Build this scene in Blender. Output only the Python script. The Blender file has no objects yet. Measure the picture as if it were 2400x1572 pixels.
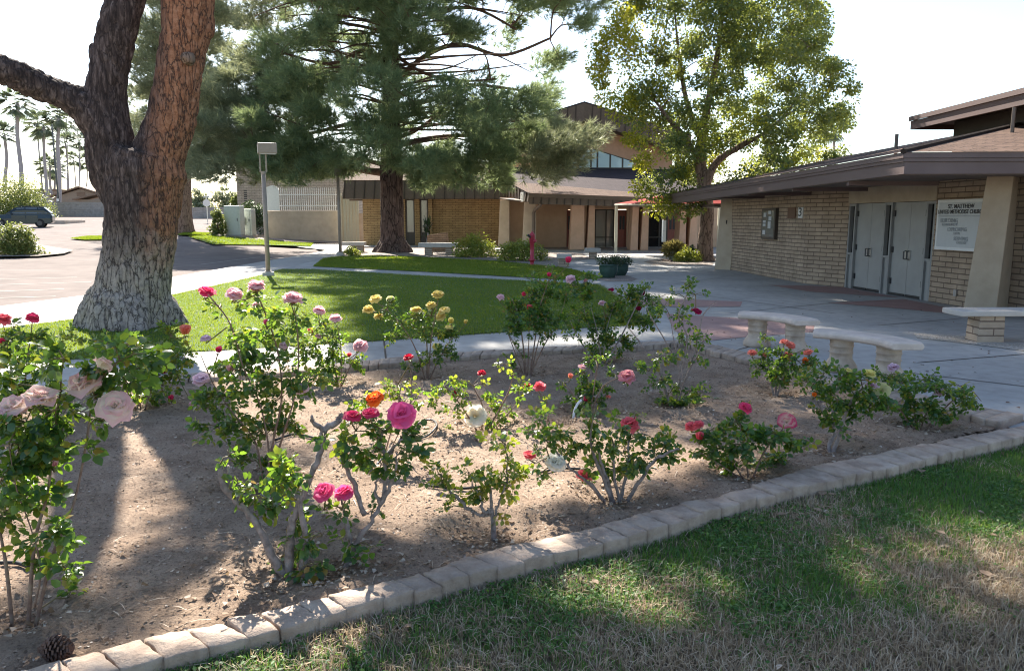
import bpy, math, random
import numpy as np
from mathutils import Vector, Matrix, noise
R = math.radians
random.seed(7); RNG = np.random.default_rng(7)
SC = bpy.context.scene; COL = SC.collection
# ------------------------------------------------------------------ camera, sky, sun, exposure
EYE, F, PITCH = 1.7, 1800.0, R(8.65)
CP, SP = math.cos(PITCH), math.sin(PITCH)
cam = bpy.data.objects.new('camera', bpy.data.cameras.new('camera')); COL.objects.link(cam)
cam.location = (0, 0, EYE); cam.rotation_euler = (R(90) - PITCH, 0, 0)
cam.data.lens = 27; cam.data.sensor_width = 36; cam.data.clip_start = 0.05; cam.data.clip_end = 3000
SC.camera = cam
SUN_AZ, SUN_EL = R(-20), R(39)          # 20 degrees left of straight ahead
SUNV = Vector((math.sin(SUN_AZ) * math.cos(SUN_EL), math.cos(SUN_AZ) * math.cos(SUN_EL), math.sin(SUN_EL)))
W = bpy.data.worlds.new('World'); SC.world = W; W.use_nodes = True
wn = W.node_tree.nodes; sky = wn.new('ShaderNodeTexSky'); sky.sky_type = 'NISHITA'; sky.sun_disc = False
sky.sun_elevation = SUN_EL; sky.sun_rotation = SUN_AZ; sky.air_density = 1.0; sky.dust_density = 0.7; sky.ozone_density = 1.0
W.node_tree.links.new(sky.outputs[0], wn['Background'].inputs[0]); wn['Background'].inputs[1].default_value = 0.078
sl = bpy.data.lights.new('sun', 'SUN'); sl.energy = 5.0; sl.angle = R(0.5); sl.color = (1.0, 0.93, 0.82)
so = bpy.data.objects.new('sun', sl); COL.objects.link(so); so.rotation_euler = SUNV.to_track_quat('Z', 'Y').to_euler()
SC.view_settings.view_transform = 'Standard'; SC.view_settings.look = 'None'
SC.view_settings.gamma = 1; SC.view_settings.exposure = 1.85
SC.cycles.max_bounces = 8; SC.cycles.transparent_max_bounces = 8; SC.cycles.use_denoising = True; SC.cycles.filter_width = 1.1

# ------------------------------------------------------------------ photo pixel -> world
def ray(px, py):
    x = (px - 1200) / F; y = (786 - py) / F
    return Vector((x, CP + y * SP, -SP + y * CP))
def P(px, py, y):                        # point on the vertical plane at distance y
    d = ray(px, py); t = y / d.y
    return Vector((d.x * t, y, EYE + d.z * t))
def gz(x, y):                            # the car park climbs gently to the far left
    t = min(max((y - 25) / 65, 0), 1.6); m = min(max((-x - 13) / 8, 0), 1); m = m * m * (3 - 2 * m)
    return 1.9 * t ** 1.3 * m if t > 0 else 0.0
def G(px, py, z=0.0):                    # point on the ground
    d = ray(px, py)
    if d.z > -0.002: d.z = -0.002
    t0 = (z - EYE) / d.z
    if px > 800: return Vector((d.x * t0, d.y * t0, z))
    t = 2.0
    while t < 400:
        if EYE + d.z * t <= gz(d.x * t, d.y * t) + z: break
        t += 0.05 if t < 40 else 0.2
    return Vector((d.x * t, d.y * t, EYE + d.z * t))

# ------------------------------------------------------------------ materials
def mnew(name):
    m = bpy.data.materials.new(name); m.use_nodes = True; n = m.node_tree.nodes
    return m, n, m.node_tree.links, n['Principled BSDF']
def ramp(n, stops):
    r = n.new('ShaderNodeValToRGB'); e = r.color_ramp.elements
    while len(e) < len(stops): e.new(0.5)
    for el, (p, c) in zip(e, stops): el.position = p; el.color = (*c, 1)
    return r
def noise_n(n, l, vec, scale, detail=6, rough=0.6):
    t = n.new('ShaderNodeTexNoise'); t.inputs['Scale'].default_value = scale; t.inputs['Detail'].default_value = detail
    t.inputs['Roughness'].default_value = rough
    if vec: l.new(vec, t.inputs['Vector'])
    return t
def mixc(n, l, fac, a, b, mode='MIX'):
    m = n.new('ShaderNodeMix'); m.data_type = 'RGBA'; m.blend_type = mode
    for k, v in ((0, fac), (6, a), (7, b)):
        if hasattr(v, 'is_linked') or hasattr(v, 'links'): l.new(v, m.inputs[k])
        elif k == 0: m.inputs[0].default_value = v
        else: m.inputs[k].default_value = (*v, 1)
    return m.outputs[2]
def bumpn(n, l, h, strength, dist, bsdf):
    b = n.new('ShaderNodeBump'); b.inputs['Strength'].default_value = strength; b.inputs['Distance'].default_value = dist
    l.new(h, b.inputs['Height']); l.new(b.outputs[0], bsdf.inputs['Normal']); return b
def nmat(name, stops, scale=6, rough=0.8, bump=0.3, bscale=60, bdist=0.01, big=None, metal=0, spec=0.5, stretch=None):
    m, n, l, b = mnew(name)
    g = n.new('ShaderNodeNewGeometry'); vec = g.outputs['Position']
    if stretch:
        mp = n.new('ShaderNodeMapping'); mp.inputs['Scale'].default_value = stretch; l.new(vec, mp.inputs[0]); vec = mp.outputs[0]
    t = noise_n(n, l, vec, scale); r = ramp(n, stops); l.new(t.outputs[0], r.inputs[0]); c = r.outputs[0]
    if big:
        t2 = noise_n(n, l, vec, big[0], 4); r2 = ramp(n, [(0.35, (big[1],) * 3), (0.65, (1, 1, 1))]); l.new(t2.outputs[0], r2.inputs[0])
        c = mixc(n, l, 1.0, c, r2.outputs[0], 'MULTIPLY')
    l.new(c, b.inputs['Base Color']); b.inputs['Roughness'].default_value = rough; b.inputs['Metallic'].default_value = metal
    b.inputs['Specular IOR Level'].default_value = spec
    if bump:
        t3 = noise_n(n, l, vec, bscale, 8, 0.7); bumpn(n, l, t3.outputs[0], bump, bdist, b)
    return m
def flat(name, c, rough=0.5, metal=0, var=0.12, scale=8, bump=0.05, bscale=80):
    lo = tuple(x * (1 - var) for x in c); hi = tuple(min(1, x * (1 + var)) for x in c)
    return nmat(name, [(0.3, lo), (0.7, hi)], scale, rough, bump, bscale, 0.005, metal=metal)
def brickm(name, c1, c2, mortar, bw=0.4, bh=0.1, mo=0.012, off=0.5, rough=0.85, bump=0.8):
    m, n, l, b = mnew(name)
    uv = n.new('ShaderNodeUVMap'); t = n.new('ShaderNodeTexBrick'); l.new(uv.outputs[0], t.inputs['Vector'])
    t.inputs['Scale'].default_value = 1; t.inputs['Brick Width'].default_value = bw; t.inputs['Row Height'].default_value = bh
    t.inputs['Mortar Size'].default_value = mo; t.inputs['Mortar Smooth'].default_value = 0.4; t.offset = off
    t.inputs['Color1'].default_value = (*c1, 1); t.inputs['Color2'].default_value = (*c2, 1); t.inputs['Mortar'].default_value = (*mortar, 1)
    g = n.new('ShaderNodeNewGeometry'); ns = noise_n(n, l, g.outputs['Position'], 2.5, 8)
    r = ramp(n, [(0.3, (0.72, 0.72, 0.72)), (0.7, (1.08, 1.08, 1.08))]); l.new(ns.outputs[0], r.inputs[0])
    l.new(mixc(n, l, 1.0, t.outputs[0], r.outputs[0], 'MULTIPLY'), b.inputs['Base Color']); b.inputs['Roughness'].default_value = rough; b.inputs['Specular IOR Level'].default_value = .08
    n2 = noise_n(n, l, g.outputs['Position'], 35, 8)
    mx = n.new('ShaderNodeMath'); mx.operation = 'MULTIPLY_ADD'; l.new(t.outputs[1], mx.inputs[0]); mx.inputs[1].default_value = -1.5; l.new(n2.outputs[0], mx.inputs[2])
    bumpn(n, l, mx.outputs[0], bump, 0.012, b)
    return m
def leafm(name, stops, trans, gloss=0.35, tfac=0.45, big=1.2, spec=0.5):
    """leaf: colour picked per leaf, with a translucent lobe so back light glows through"""
    m, n, l, b = mnew(name)
    g = n.new('ShaderNodeNewGeometry'); r = ramp(n, stops)
    t = noise_n(n, l, g.outputs['Position'], big, 3)
    a = n.new('ShaderNodeMath'); a.operation = 'MULTIPLY_ADD'; l.new(t.outputs[0], a.inputs[0]); a.inputs[1].default_value = 0.6; a.inputs[2].default_value = -0.3
    a2 = n.new('ShaderNodeMath'); a2.operation = 'ADD'; l.new(a.outputs[0], a2.inputs[0]); l.new(g.outputs['Random Per Island'], a2.inputs[1]); l.new(a2.outputs[0], r.inputs[0])
    l.new(r.outputs[0], b.inputs['Base Color']); b.inputs['Roughness'].default_value = gloss; b.inputs['Specular IOR Level'].default_value = spec
    tr = n.new('ShaderNodeBsdfTranslucent'); l.new(mixc(n, l, 0.75, r.outputs[0], trans), tr.inputs[0])
    ms = n.new('ShaderNodeMixShader'); ms.inputs[0].default_value = tfac
    l.new(b.outputs[0], ms.inputs[1]); l.new(tr.outputs[0], ms.inputs[2]); l.new(ms.outputs[0], n['Material Output'].inputs[0])
    return m
def petalm():
    m, n, l, b = mnew('petal'); a = n.new('ShaderNodeAttribute'); a.attribute_name = 'petal'
    l.new(a.outputs[0], b.inputs['Base Color']); b.inputs['Roughness'].default_value = 0.55; b.inputs['Specular IOR Level'].default_value = 0.25
    b.inputs['Sheen Weight'].default_value = 0.15
    tr = n.new('ShaderNodeBsdfTranslucent'); l.new(a.outputs[0], tr.inputs[0]); ms = n.new('ShaderNodeMixShader'); ms.inputs[0].default_value = 0.58
    l.new(b.outputs[0], ms.inputs[1]); l.new(tr.outputs[0], ms.inputs[2]); l.new(ms.outputs[0], n['Material Output'].inputs[0])
    return m
M = {}
M['asphalt'] = nmat('asphalt', [(0.3, (0.15, 0.122, 0.112)), (0.7, (0.215, 0.178, 0.163))], 1.2, 0.95, 0.5, 90, 0.012, (0.25, 0.82), spec=0.15)
M['concrete'] = nmat('concrete', [(0.3, (0.34, 0.315, 0.29)), (0.7, (0.43, 0.40, 0.37))], 3, 0.8, 0.15, 120, 0.004, (0.5, 0.85))
M['plaza'] = nmat('plaza_concrete', [(0.25, (0.31, 0.295, 0.275)), (0.5, (0.40, 0.385, 0.36)), (0.75, (0.47, 0.45, 0.42))], 5, 0.75, 0.15, 120, 0.004, (0.45, 0.74))
M['redpave'] = nmat('red_concrete', [(0.3, (0.30, 0.17, 0.15)), (0.7, (0.38, 0.235, 0.21))], 3, 0.7, 0.15, 120, 0.004, (0.7, 0.85))
M['dirt'] = nmat('dirt', [(0.3, (0.2, 0.16, 0.12)), (0.7, (0.32, 0.26, 0.2))], 5, 0.95, 0.6, 60, 0.02)
M['gravel'] = nmat('gravel', [(0.35, (0.10, 0.08, 0.07)), (0.5, (0.26, 0.21, 0.18)), (0.65, (0.42, 0.36, 0.31))], 30, 0.95, 1.0, 40, 0.03)
M['palegravel'] = nmat('pale_gravel', [(0.35, (0.25, 0.21, 0.17)), (0.5, (0.45, 0.40, 0.34)), (0.65, (0.6, 0.55, 0.5))], 45, 0.95, 1.0, 60, 0.02)
M['lawnbase'] = nmat('lawn_thatch', [(0.3, (0.04, 0.10, 0.012)), (0.7, (0.075, 0.16, 0.022))], 4, 0.9, 0.8, 60, 0.03, (0.5, 0.7))
M['turfbase'] = nmat('dry_thatch', [(0.3, (0.13, 0.095, 0.06)), (0.55, (0.25, 0.185, 0.125)), (0.7, (0.33, 0.26, 0.18))], 25, 0.95, 1.0, 70, 0.03, (1.1, 0.6))
def soilm():
    m, n, l, b = mnew('garden_soil'); g = n.new('ShaderNodeNewGeometry'); v = g.outputs['Position']
    t = noise_n(n, l, v, 3.0, 10, 0.65); r = ramp(n, [(0.3, (0.24, 0.165, 0.115)), (0.5, (0.37, 0.265, 0.19)), (0.7, (0.46, 0.345, 0.255))]); l.new(t.outputs[0], r.inputs[0])
    t2 = noise_n(n, l, v, 70, 6, 0.8); r2 = ramp(n, [(0.36, (0.45, 0.42, 0.40)), (0.48, (0.95, 0.95, 0.95)), (0.62, (1.1, 1.1, 1.1)), (0.70, (1.7, 1.65, 1.6))]); l.new(t2.outputs[0], r2.inputs[0])
    l.new(mixc(n, l, 1.0, r.outputs[0], r2.outputs[0], 'MULTIPLY'), b.inputs['Base Color']); b.inputs['Roughness'].default_value = 0.95
    b.inputs['Specular IOR Level'].default_value = 0.2
    t3 = noise_n(n, l, v, 28, 10, 0.8); bumpn(n, l, t3.outputs[0], 0.9, 0.035, b)
    return m
M['soil'] = soilm()
M['edging'] = nmat('edging_block', [(0.3, (0.31, 0.225, 0.17)), (0.5, (0.44, 0.335, 0.26)), (0.7, (0.53, 0.42, 0.335))], 9, 0.9, 0.7, 45, 0.015, (2.5, 0.75))
M['wingbrick'] = brickm('ochre_slump_block', (0.50, 0.345, 0.18), (0.41, 0.28, 0.15), (0.15, 0.10, 0.06), 0.42, 0.112, 0.012)
M['whitebrick'] = brickm('pale_slump_block', (0.46, 0.42, 0.36), (0.42, 0.385, 0.33), (0.2, 0.18, 0.16), 0.42, 0.13, 0.013)
M['pinkbrick'] = brickm('pink_slump_block', (0.46, 0.35, 0.25), (0.40, 0.30, 0.215), (0.20, 0.15, 0.115), 0.40, 0.105, 0.012)
M['legbrick'] = brickm('bench_block', (0.48, 0.38, 0.29), (0.42, 0.33, 0.25), (0.2, 0.15, 0.12), 0.6, 0.10, 0.010)
M['monbrick'] = brickm('monument_block', (0.42, 0.27, 0.175), (0.36, 0.23, 0.15), (0.22, 0.15, 0.1), 0.40, 0.10, 0.012)
M['peach'] = nmat('peach_stucco', [(0.3, (0.52, 0.30, 0.19)), (0.7, (0.62, 0.36, 0.235))], 3, 0.9, 0.4, 90, 0.006)
M['tan'] = nmat('tan_stucco', [(0.3, (0.39, 0.31, 0.22)), (0.7, (0.48, 0.39, 0.285))], 3, 0.9, 0.5, 60, 0.01)
M['salmon'] = nmat('salmon_stucco', [(0.3, (0.56, 0.36, 0.25)), (0.7, (0.66, 0.43, 0.31))], 3, 0.9, 0.4, 60, 0.008)
M['brownstucco'] = nmat('brown_stucco', [(0.3, (0.54, 0.35, 0.23)), (0.7, (0.62, 0.42, 0.28))], 3, 0.9, 0.4, 60, 0.008)
M['cream'] = nmat('cream_stucco', [(0.3, (0.50, 0.40, 0.31)), (0.7, (0.62, 0.52, 0.41))], 2, 0.9, 0.3, 50, 0.008, (0.8, 0.85))
M['fascia'] = flat('brown_metal', (0.13, 0.097, 0.076), 0.45)
M['seam'] = flat('dark_seam', (0.05, 0.036, 0.028), 0.5)
M['mauve'] = nmat('mauve_board', [(0.3, (0.10, 0.066, 0.061)), (0.7, (0.135, 0.092, 0.086))], 2, 0.5, 0.15, 40, 0.004, stretch=(1, 0.2, 1))
M['soffit'] = flat('soffit_board', (0.16, 0.12, 0.095), 0.8)
def shinglem(name, c1, c2, mort):
    return brickm(name, c1, c2, mort, 0.34, 0.14, 0.012, 0.37, 0.9, 0.9)
M['shingle'] = shinglem('brown_shingle', (0.17, 0.112, 0.085), (0.13, 0.085, 0.066), (0.045, 0.034, 0.028))
M['shingle2'] = shinglem('shaded_grey_shingle', (0.075, 0.057, 0.060), (0.06, 0.046, 0.049), (0.035, 0.03, 0.03))
M['doorgrey'] = flat('grey_door_paint', (0.30, 0.295, 0.28), 0.45, var=0.10, scale=2)
M['framegrey'] = flat('grey_frame_paint', (0.25, 0.25, 0.245), 0.4, var=0.07)
M['reddoor'] = flat('red_door', (0.25, 0.065, 0.04), 0.5)
M['creamdoor'] = flat('cream_metal_gate', (0.55, 0.52, 0.40), 0.5, var=0.05)
M['white'] = flat('white_paint', (0.72, 0.72, 0.70), 0.45, var=0.05)
M['signpanel'] = flat('sign_panel', (0.50, 0.52, 0.53), 0.35, var=0.03)
M['black'] = flat('black_paint', (0.02, 0.02, 0.022), 0.45)
M['ghost'] = flat('grey_letter', (0.36, 0.38, 0.40), 0.5)
M['bronze'] = flat('bronze_frame', (0.045, 0.035, 0.028), 0.4)
M['hingemetal'] = flat('dark_metal', (0.07, 0.07, 0.075), 0.35, 0.7)
M['steel'] = flat('steel', (0.45, 0.45, 0.46), 0.3, 0.9)
M['utility'] = flat('pale_green_cabinet', (0.50, 0.53, 0.48), 0.5, var=0.07)
M['lamppaint'] = flat('tan_lamp_paint', (0.28, 0.23, 0.185), 0.5)
M['red'] = flat('red_enamel', (0.42, 0.035, 0.06), 0.4)
M['canvas'] = nmat('red_canvas', [(.3, (0.24, 0.045, 0.04)), (.7, (0.30, 0.06, 0.052))], 4, 0.95, 0.1, 40, 0.004, spec=0.05)
M['greenpot'] = flat('green_glaze', (0.045, 0.085, 0.07), 0.22, var=0.25)
M['greypot'] = flat('sage_glaze', (0.24, 0.25, 0.19), 0.5, var=0.12)
M['bench'] = nmat('cast_stone', [(0.3, (0.60, 0.48, 0.40)), (0.7, (0.71, 0.58, 0.485))], 6, 0.85, 0.5, 70, 0.008, (3, 0.85))
M['benchleg'] = nmat('cast_stone_leg', [(0.3, (0.54, 0.41, 0.31)), (0.7, (0.65, 0.52, 0.40))], 8, 0.9, 0.7, 70, 0.01, (4, 0.75))
M['slab'] = nmat('slab_stone', [(0.3, (0.42, 0.385, 0.345)), (0.7, (0.52, 0.48, 0.43))], 6, 0.85, 0.4, 70, 0.006)
M['wood'] = flat('brown_wood', (0.16, 0.085, 0.05), 0.7)
M['orange'] = flat('yellow_orange_enamel', (0.65, 0.30, 0.03), 0.45)
M['carpaint'] = flat('dark_car_paint', (0.028, 0.040, 0.046), 0.2, 0.3, var=0.05, bump=0)
M['carglass'] = flat('car_glass', (0.11, 0.14, 0.17), 0.08, 0.0, var=0.02, bump=0)  # grey blue base colour stands in for the reflection on the windows
M['tyre'] = flat('tyre_rubber', (0.02, 0.02, 0.02), 0.8)
M['lens'] = flat('lamp_lens', (0.7, 0.72, 0.75), 0.1, 0.3)
M['blockwall'] = brickm('grey_block', (0.42, 0.385, 0.36), (0.39, 0.36, 0.335), (0.33, 0.30, 0.28), 0.4, 0.2, 0.01)
M['housewall'] = flat('house_stucco', (0.30, 0.235, 0.18), 0.9)
M['houseroof'] = flat('house_roof', (0.22, 0.15, 0.105), 0.9)
def glassm(name, c, rough=0.04):
    m, n, l, b = mnew(name); b.inputs['Base Color'].default_value = (*c, 1); b.inputs['Roughness'].default_value = rough
    b.inputs['Specular IOR Level'].default_value = 1.0; b.inputs['Coat Weight'].default_value = 1.0; b.inputs['Coat Roughness'].default_value = 0.02
    g = n.new('ShaderNodeNewGeometry'); t = noise_n(n, l, g.outputs['Position'], 0.8, 2); bumpn(n, l, t.outputs[0], 0.04, 0.1, b)
    return m
M['glass'] = flat('dark_window_glass', (0.012, 0.013, 0.014), 0.12, var=.02, bump=0)
M['blueglass'] = glassm('pale_blue_glass', (0.42, 0.58, 0.63), 0.25)  # pale reflection painted into the base colour
M['caseglass'] = glassm('case_glass', (0.17, 0.18, 0.165), 0.15)
# bark
def barkm(name, stops, scale, stretch, dark, bump=1.0, bdist=0.06):
    m, n, l, b = mnew(name); g = n.new('ShaderNodeNewGeometry'); mp = n.new('ShaderNodeMapping'); mp.inputs['Scale'].default_value = stretch
    l.new(g.outputs['Position'], mp.inputs[0]); v = n.new('ShaderNodeTexVoronoi'); v.feature = 'DISTANCE_TO_EDGE'; v.inputs['Scale'].default_value = scale
    w = noise_n(n, l, mp.outputs[0], scale * 0.7, 6); mm = mixc(n, l, 0.22, mp.outputs[0], w.outputs['Color'], 'ADD'); l.new(mm, v.inputs['Vector'])
    t = noise_n(n, l, mp.outputs[0], scale * 1.5, 8, 0.7); r = ramp(n, stops); l.new(t.outputs[0], r.inputs[0])
    cr = ramp(n, [(0.0, (1, 1, 1)), (0.085, (0, 0, 0))]); l.new(v.outputs[0], cr.inputs[0])
    l.new(mixc(n, l, cr.outputs[0], r.outputs[0], dark), b.inputs['Base Color']); b.inputs['Roughness'].default_value = 0.95; b.inputs['Specular IOR Level'].default_value = 0.15
    cl = n.new('ShaderNodeMath'); cl.operation = 'MINIMUM'; l.new(v.outputs[0], cl.inputs[0]); cl.inputs[1].default_value = 0.18
    ad = n.new('ShaderNodeMath'); ad.operation = 'MULTIPLY_ADD'; l.new(t.outputs[0], ad.inputs[0]); ad.inputs[1].default_value = 0.15; l.new(cl.outputs[0], ad.inputs[2])
    bumpn(n, l, ad.outputs[0], bump, bdist, b)
    return m, n, l, b, r, cr
M['pinebark'] = barkm('pine_bark', [(0.3, (0.05, 0.034, 0.03)), (0.5, (0.115, 0.077, 0.066)), (0.7, (0.20, 0.145, 0.125))], 5, (1, 1, 0.28), (0.025, 0.018, 0.016))[0]
M['limb'] = nmat('limb_bark', [(0.3, (0.10, 0.06, 0.045)), (0.7, (0.23, 0.13, 0.09))], 9, 0.95, 0.8, 30, 0.02)
M['ashbark'] = barkm('grey_brown_bark', [(0.3, (0.15, 0.10, 0.075)), (0.7, (0.30, 0.21, 0.16))], 7, (1, 1, 0.25), (0.07, 0.045, 0.035))[0]
M['palmbark'] = flat('palm_bark', (0.34, 0.31, 0.305), 0.9)
M['cane'] = nmat('old_rose_cane', [(0.3, (0.15, 0.115, 0.10)), (0.5, (0.29, 0.23, 0.205)), (0.7, (0.40, 0.33, 0.30))], 25, 0.9, 0.9, 60, 0.012)
M['greencane'] = nmat('young_rose_cane', [(0.3, (0.10, 0.10, 0.035)), (0.7, (0.20, 0.13, 0.06))], 14, 0.6, 0.2, 60, 0.004)
M['browncane'] = nmat('brown_rose_cane', [(0.3, (0.13, 0.075, 0.05)), (0.5, (0.23, 0.14, 0.10)), (0.7, (0.30, 0.23, 0.15))], 20, 0.8, 0.5, 60, 0.006)
# foliage
M['roseleaf'] = leafm('rose_leaf', [(0.0, (0.019, 0.062, 0.031)), (0.45, (0.036, 0.10, 0.038)), (0.80, (0.075, 0.15, 0.04)), (0.93, (0.19, 0.19, 0.04)), (1.0, (0.34, 0.17, 0.04))], (0.30, 0.50, 0.03), 0.30, 0.42, 3)
M['roseleafyellow'] = leafm('light_rose_leaf', [(0.0, (0.05, 0.10, 0.03)), (0.5, (0.12, 0.19, 0.035)), (0.85, (0.26, 0.28, 0.045)), (1.0, (0.42, 0.24, 0.05))], (0.52, 0.60, 0.04), 0.35, 0.48, 3)
M['needle'] = leafm('pine_needle', [(0.0, (0.06, 0.12, 0.085)), (0.5, (0.14, 0.215, 0.12)), (1.0, (0.31, 0.34, 0.16))], (0.42, 0.50, 0.20), 0.5, 0.45, 0.35, 0.35)
M['needlepale'] = leafm('pale_pine_needle', [(0.0, (0.09, 0.13, 0.085)), (0.5, (0.19, 0.23, 0.14)), (1.0, (0.36, 0.36, 0.21))], (0.48, 0.50, 0.26), 0.5, 0.38, 0.35, 0.35)
M['broadleaf'] = leafm('yellowing_broad_leaf', [(0.0, (0.04, 0.08, 0.045)), (0.5, (0.095, 0.145, 0.06)), (0.85, (0.18, 0.21, 0.05)), (1.0, (0.36, 0.32, 0.04))], (0.40, 0.44, 0.07), 0.4, 0.45, 0.25)
M['broadleafyellow'] = leafm('yellow_broad_leaf', [(0.0, (0.08, 0.14, 0.03)), (0.5, (0.24, 0.27, 0.04)), (1.0, (0.48, 0.40, 0.04))], (0.62, 0.60, 0.04), 0.4, 0.5, 0.4)
M['shrubleaf'] = leafm('shrub_leaf', [(0.0, (0.09, 0.15, 0.04)), (0.6, (0.24, 0.29, 0.06)), (1.0, (0.48, 0.38, 0.09))], (0.52, 0.56, 0.06), 0.45, 0.4, 2)
M['oleander'] = leafm('oleander_leaf', [(0.0, (0.07, 0.12, 0.035)), (0.6, (0.16, 0.21, 0.06)), (1.0, (0.30, 0.30, 0.11))], (0.35, 0.38, 0.08), 0.4, 0.35, 0.8)
M['darkshrub'] = leafm('dark_shrub_leaf', [(0.0, (0.015, 0.035, 0.018)), (1.0, (0.05, 0.085, 0.035))], (0.1, 0.17, 0.03), 0.45, 0.3, 2)
M['strawgrass'] = leafm('straw_ornamental_grass', [(0.0, (0.13, 0.13, 0.04)), (0.6, (0.30, 0.25, 0.10)), (1.0, (0.42, 0.33, 0.17))], (0.5, 0.42, 0.12), 0.6, 0.4, 3)
M['palmfrond'] = leafm('palm_frond', [(0.0, (0.08, 0.115, 0.075)), (1.0, (0.19, 0.22, 0.13))], (0.2, 0.24, 0.1), 0.4, 0.3, 1)
M['lawnblade'] = leafm('lawn_blade', [(0.0, (0.040, 0.10, 0.013)), (0.4, (0.075, 0.145, 0.018)), (0.75, (0.15, 0.195, 0.03)), (1.0, (0.32, 0.27, 0.09))], (0.36, 0.45, 0.025), 0.5, 0.45, 0.55, 0.3)
M['turfgreen'] = leafm('green_turf_blade', [(0.0, (0.035, 0.11, 0.03)), (0.6, (0.08, 0.19, 0.045)), (1.0, (0.17, 0.26, 0.07))], (0.22, 0.38, 0.04), 0.5, 0.4, 4, 0.3)
M['turfdry'] = leafm('dry_turf_blade', [(0.0, (0.20, 0.14, 0.09)), (0.5, (0.40, 0.30, 0.20)), (1.0, (0.66, 0.56, 0.42))], (0.52, 0.39, 0.22), 0.7, 0.3, 4, 0.2)
M['litter'] = leafm('dry_litter', [(0.0, (0.13, 0.075, 0.045)), (0.6, (0.30, 0.205, 0.135)), (1.0, (0.58, 0.48, 0.38))], (0.5, 0.35, 0.2), 0.7, 0.2, 4, 0.3)
M['pebble'] = leafm('soil_crumb', [(0.0, (0.11, 0.075, 0.055)), (0.6, (0.27, 0.20, 0.145)), (0.96, (0.42, 0.33, 0.26)), (1.0, (0.60, 0.52, 0.44))], (0.3, 0.25, 0.2), 0.9, 0.0, 4, 0.2)
M['petal'] = petalm()

# ------------------------------------------------------------------ objects and mesh builders
def chainloc(o):
    v = Vector((0, 0, 0))
    while o is not None: v += o.location; o = o.parent
    return v
def tag(o, label=None, cat=None, group=None, kind=None):
    if label: o['label'] = label
    if cat: o['category'] = cat
    if group: o['group'] = group
    if kind: o['kind'] = kind
    return o
def empty(name, loc, label, cat, group=None):
    o = bpy.data.objects.new(name, None); COL.objects.link(o); o.location = loc; o.empty_display_size = 0.2
    return tag(o, label, cat, group)
def link(name, me, mat, parent=None, loc=None):
    o = bpy.data.objects.new(name, me); COL.objects.link(o)
    if mat: me.materials.append(mat)
    if parent: o.parent = parent
    if loc is not None: o.location = loc
    return o
def uvproj(me):
    uv = me.uv_layers.new(name='UVMap'); n = len(me.loops); nv = len(me.vertices)
    co = np.zeros(nv * 3); me.vertices.foreach_get('co', co); co = co.reshape(-1, 3)
    out = np.zeros((n, 2))
    for p in me.polygons:
        nr = p.normal; idx = [me.loops[i].vertex_index for i in p.loop_indices]; c = co[idx]
        if abs(nr.z) > 0.93: u = c[:, 0]; v = c[:, 1]
        else:
            t = Vector((-nr.y, nr.x, 0)).normalized(); s = Vector(nr).cross(t)
            if s.z < 0: s = -s
            u = c @ np.array(t); v = c @ np.array(s)
        for k, i in enumerate(p.loop_indices): out[i] = (u[k], v[k])
    uv.data.foreach_set('uv', out.ravel())
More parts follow.
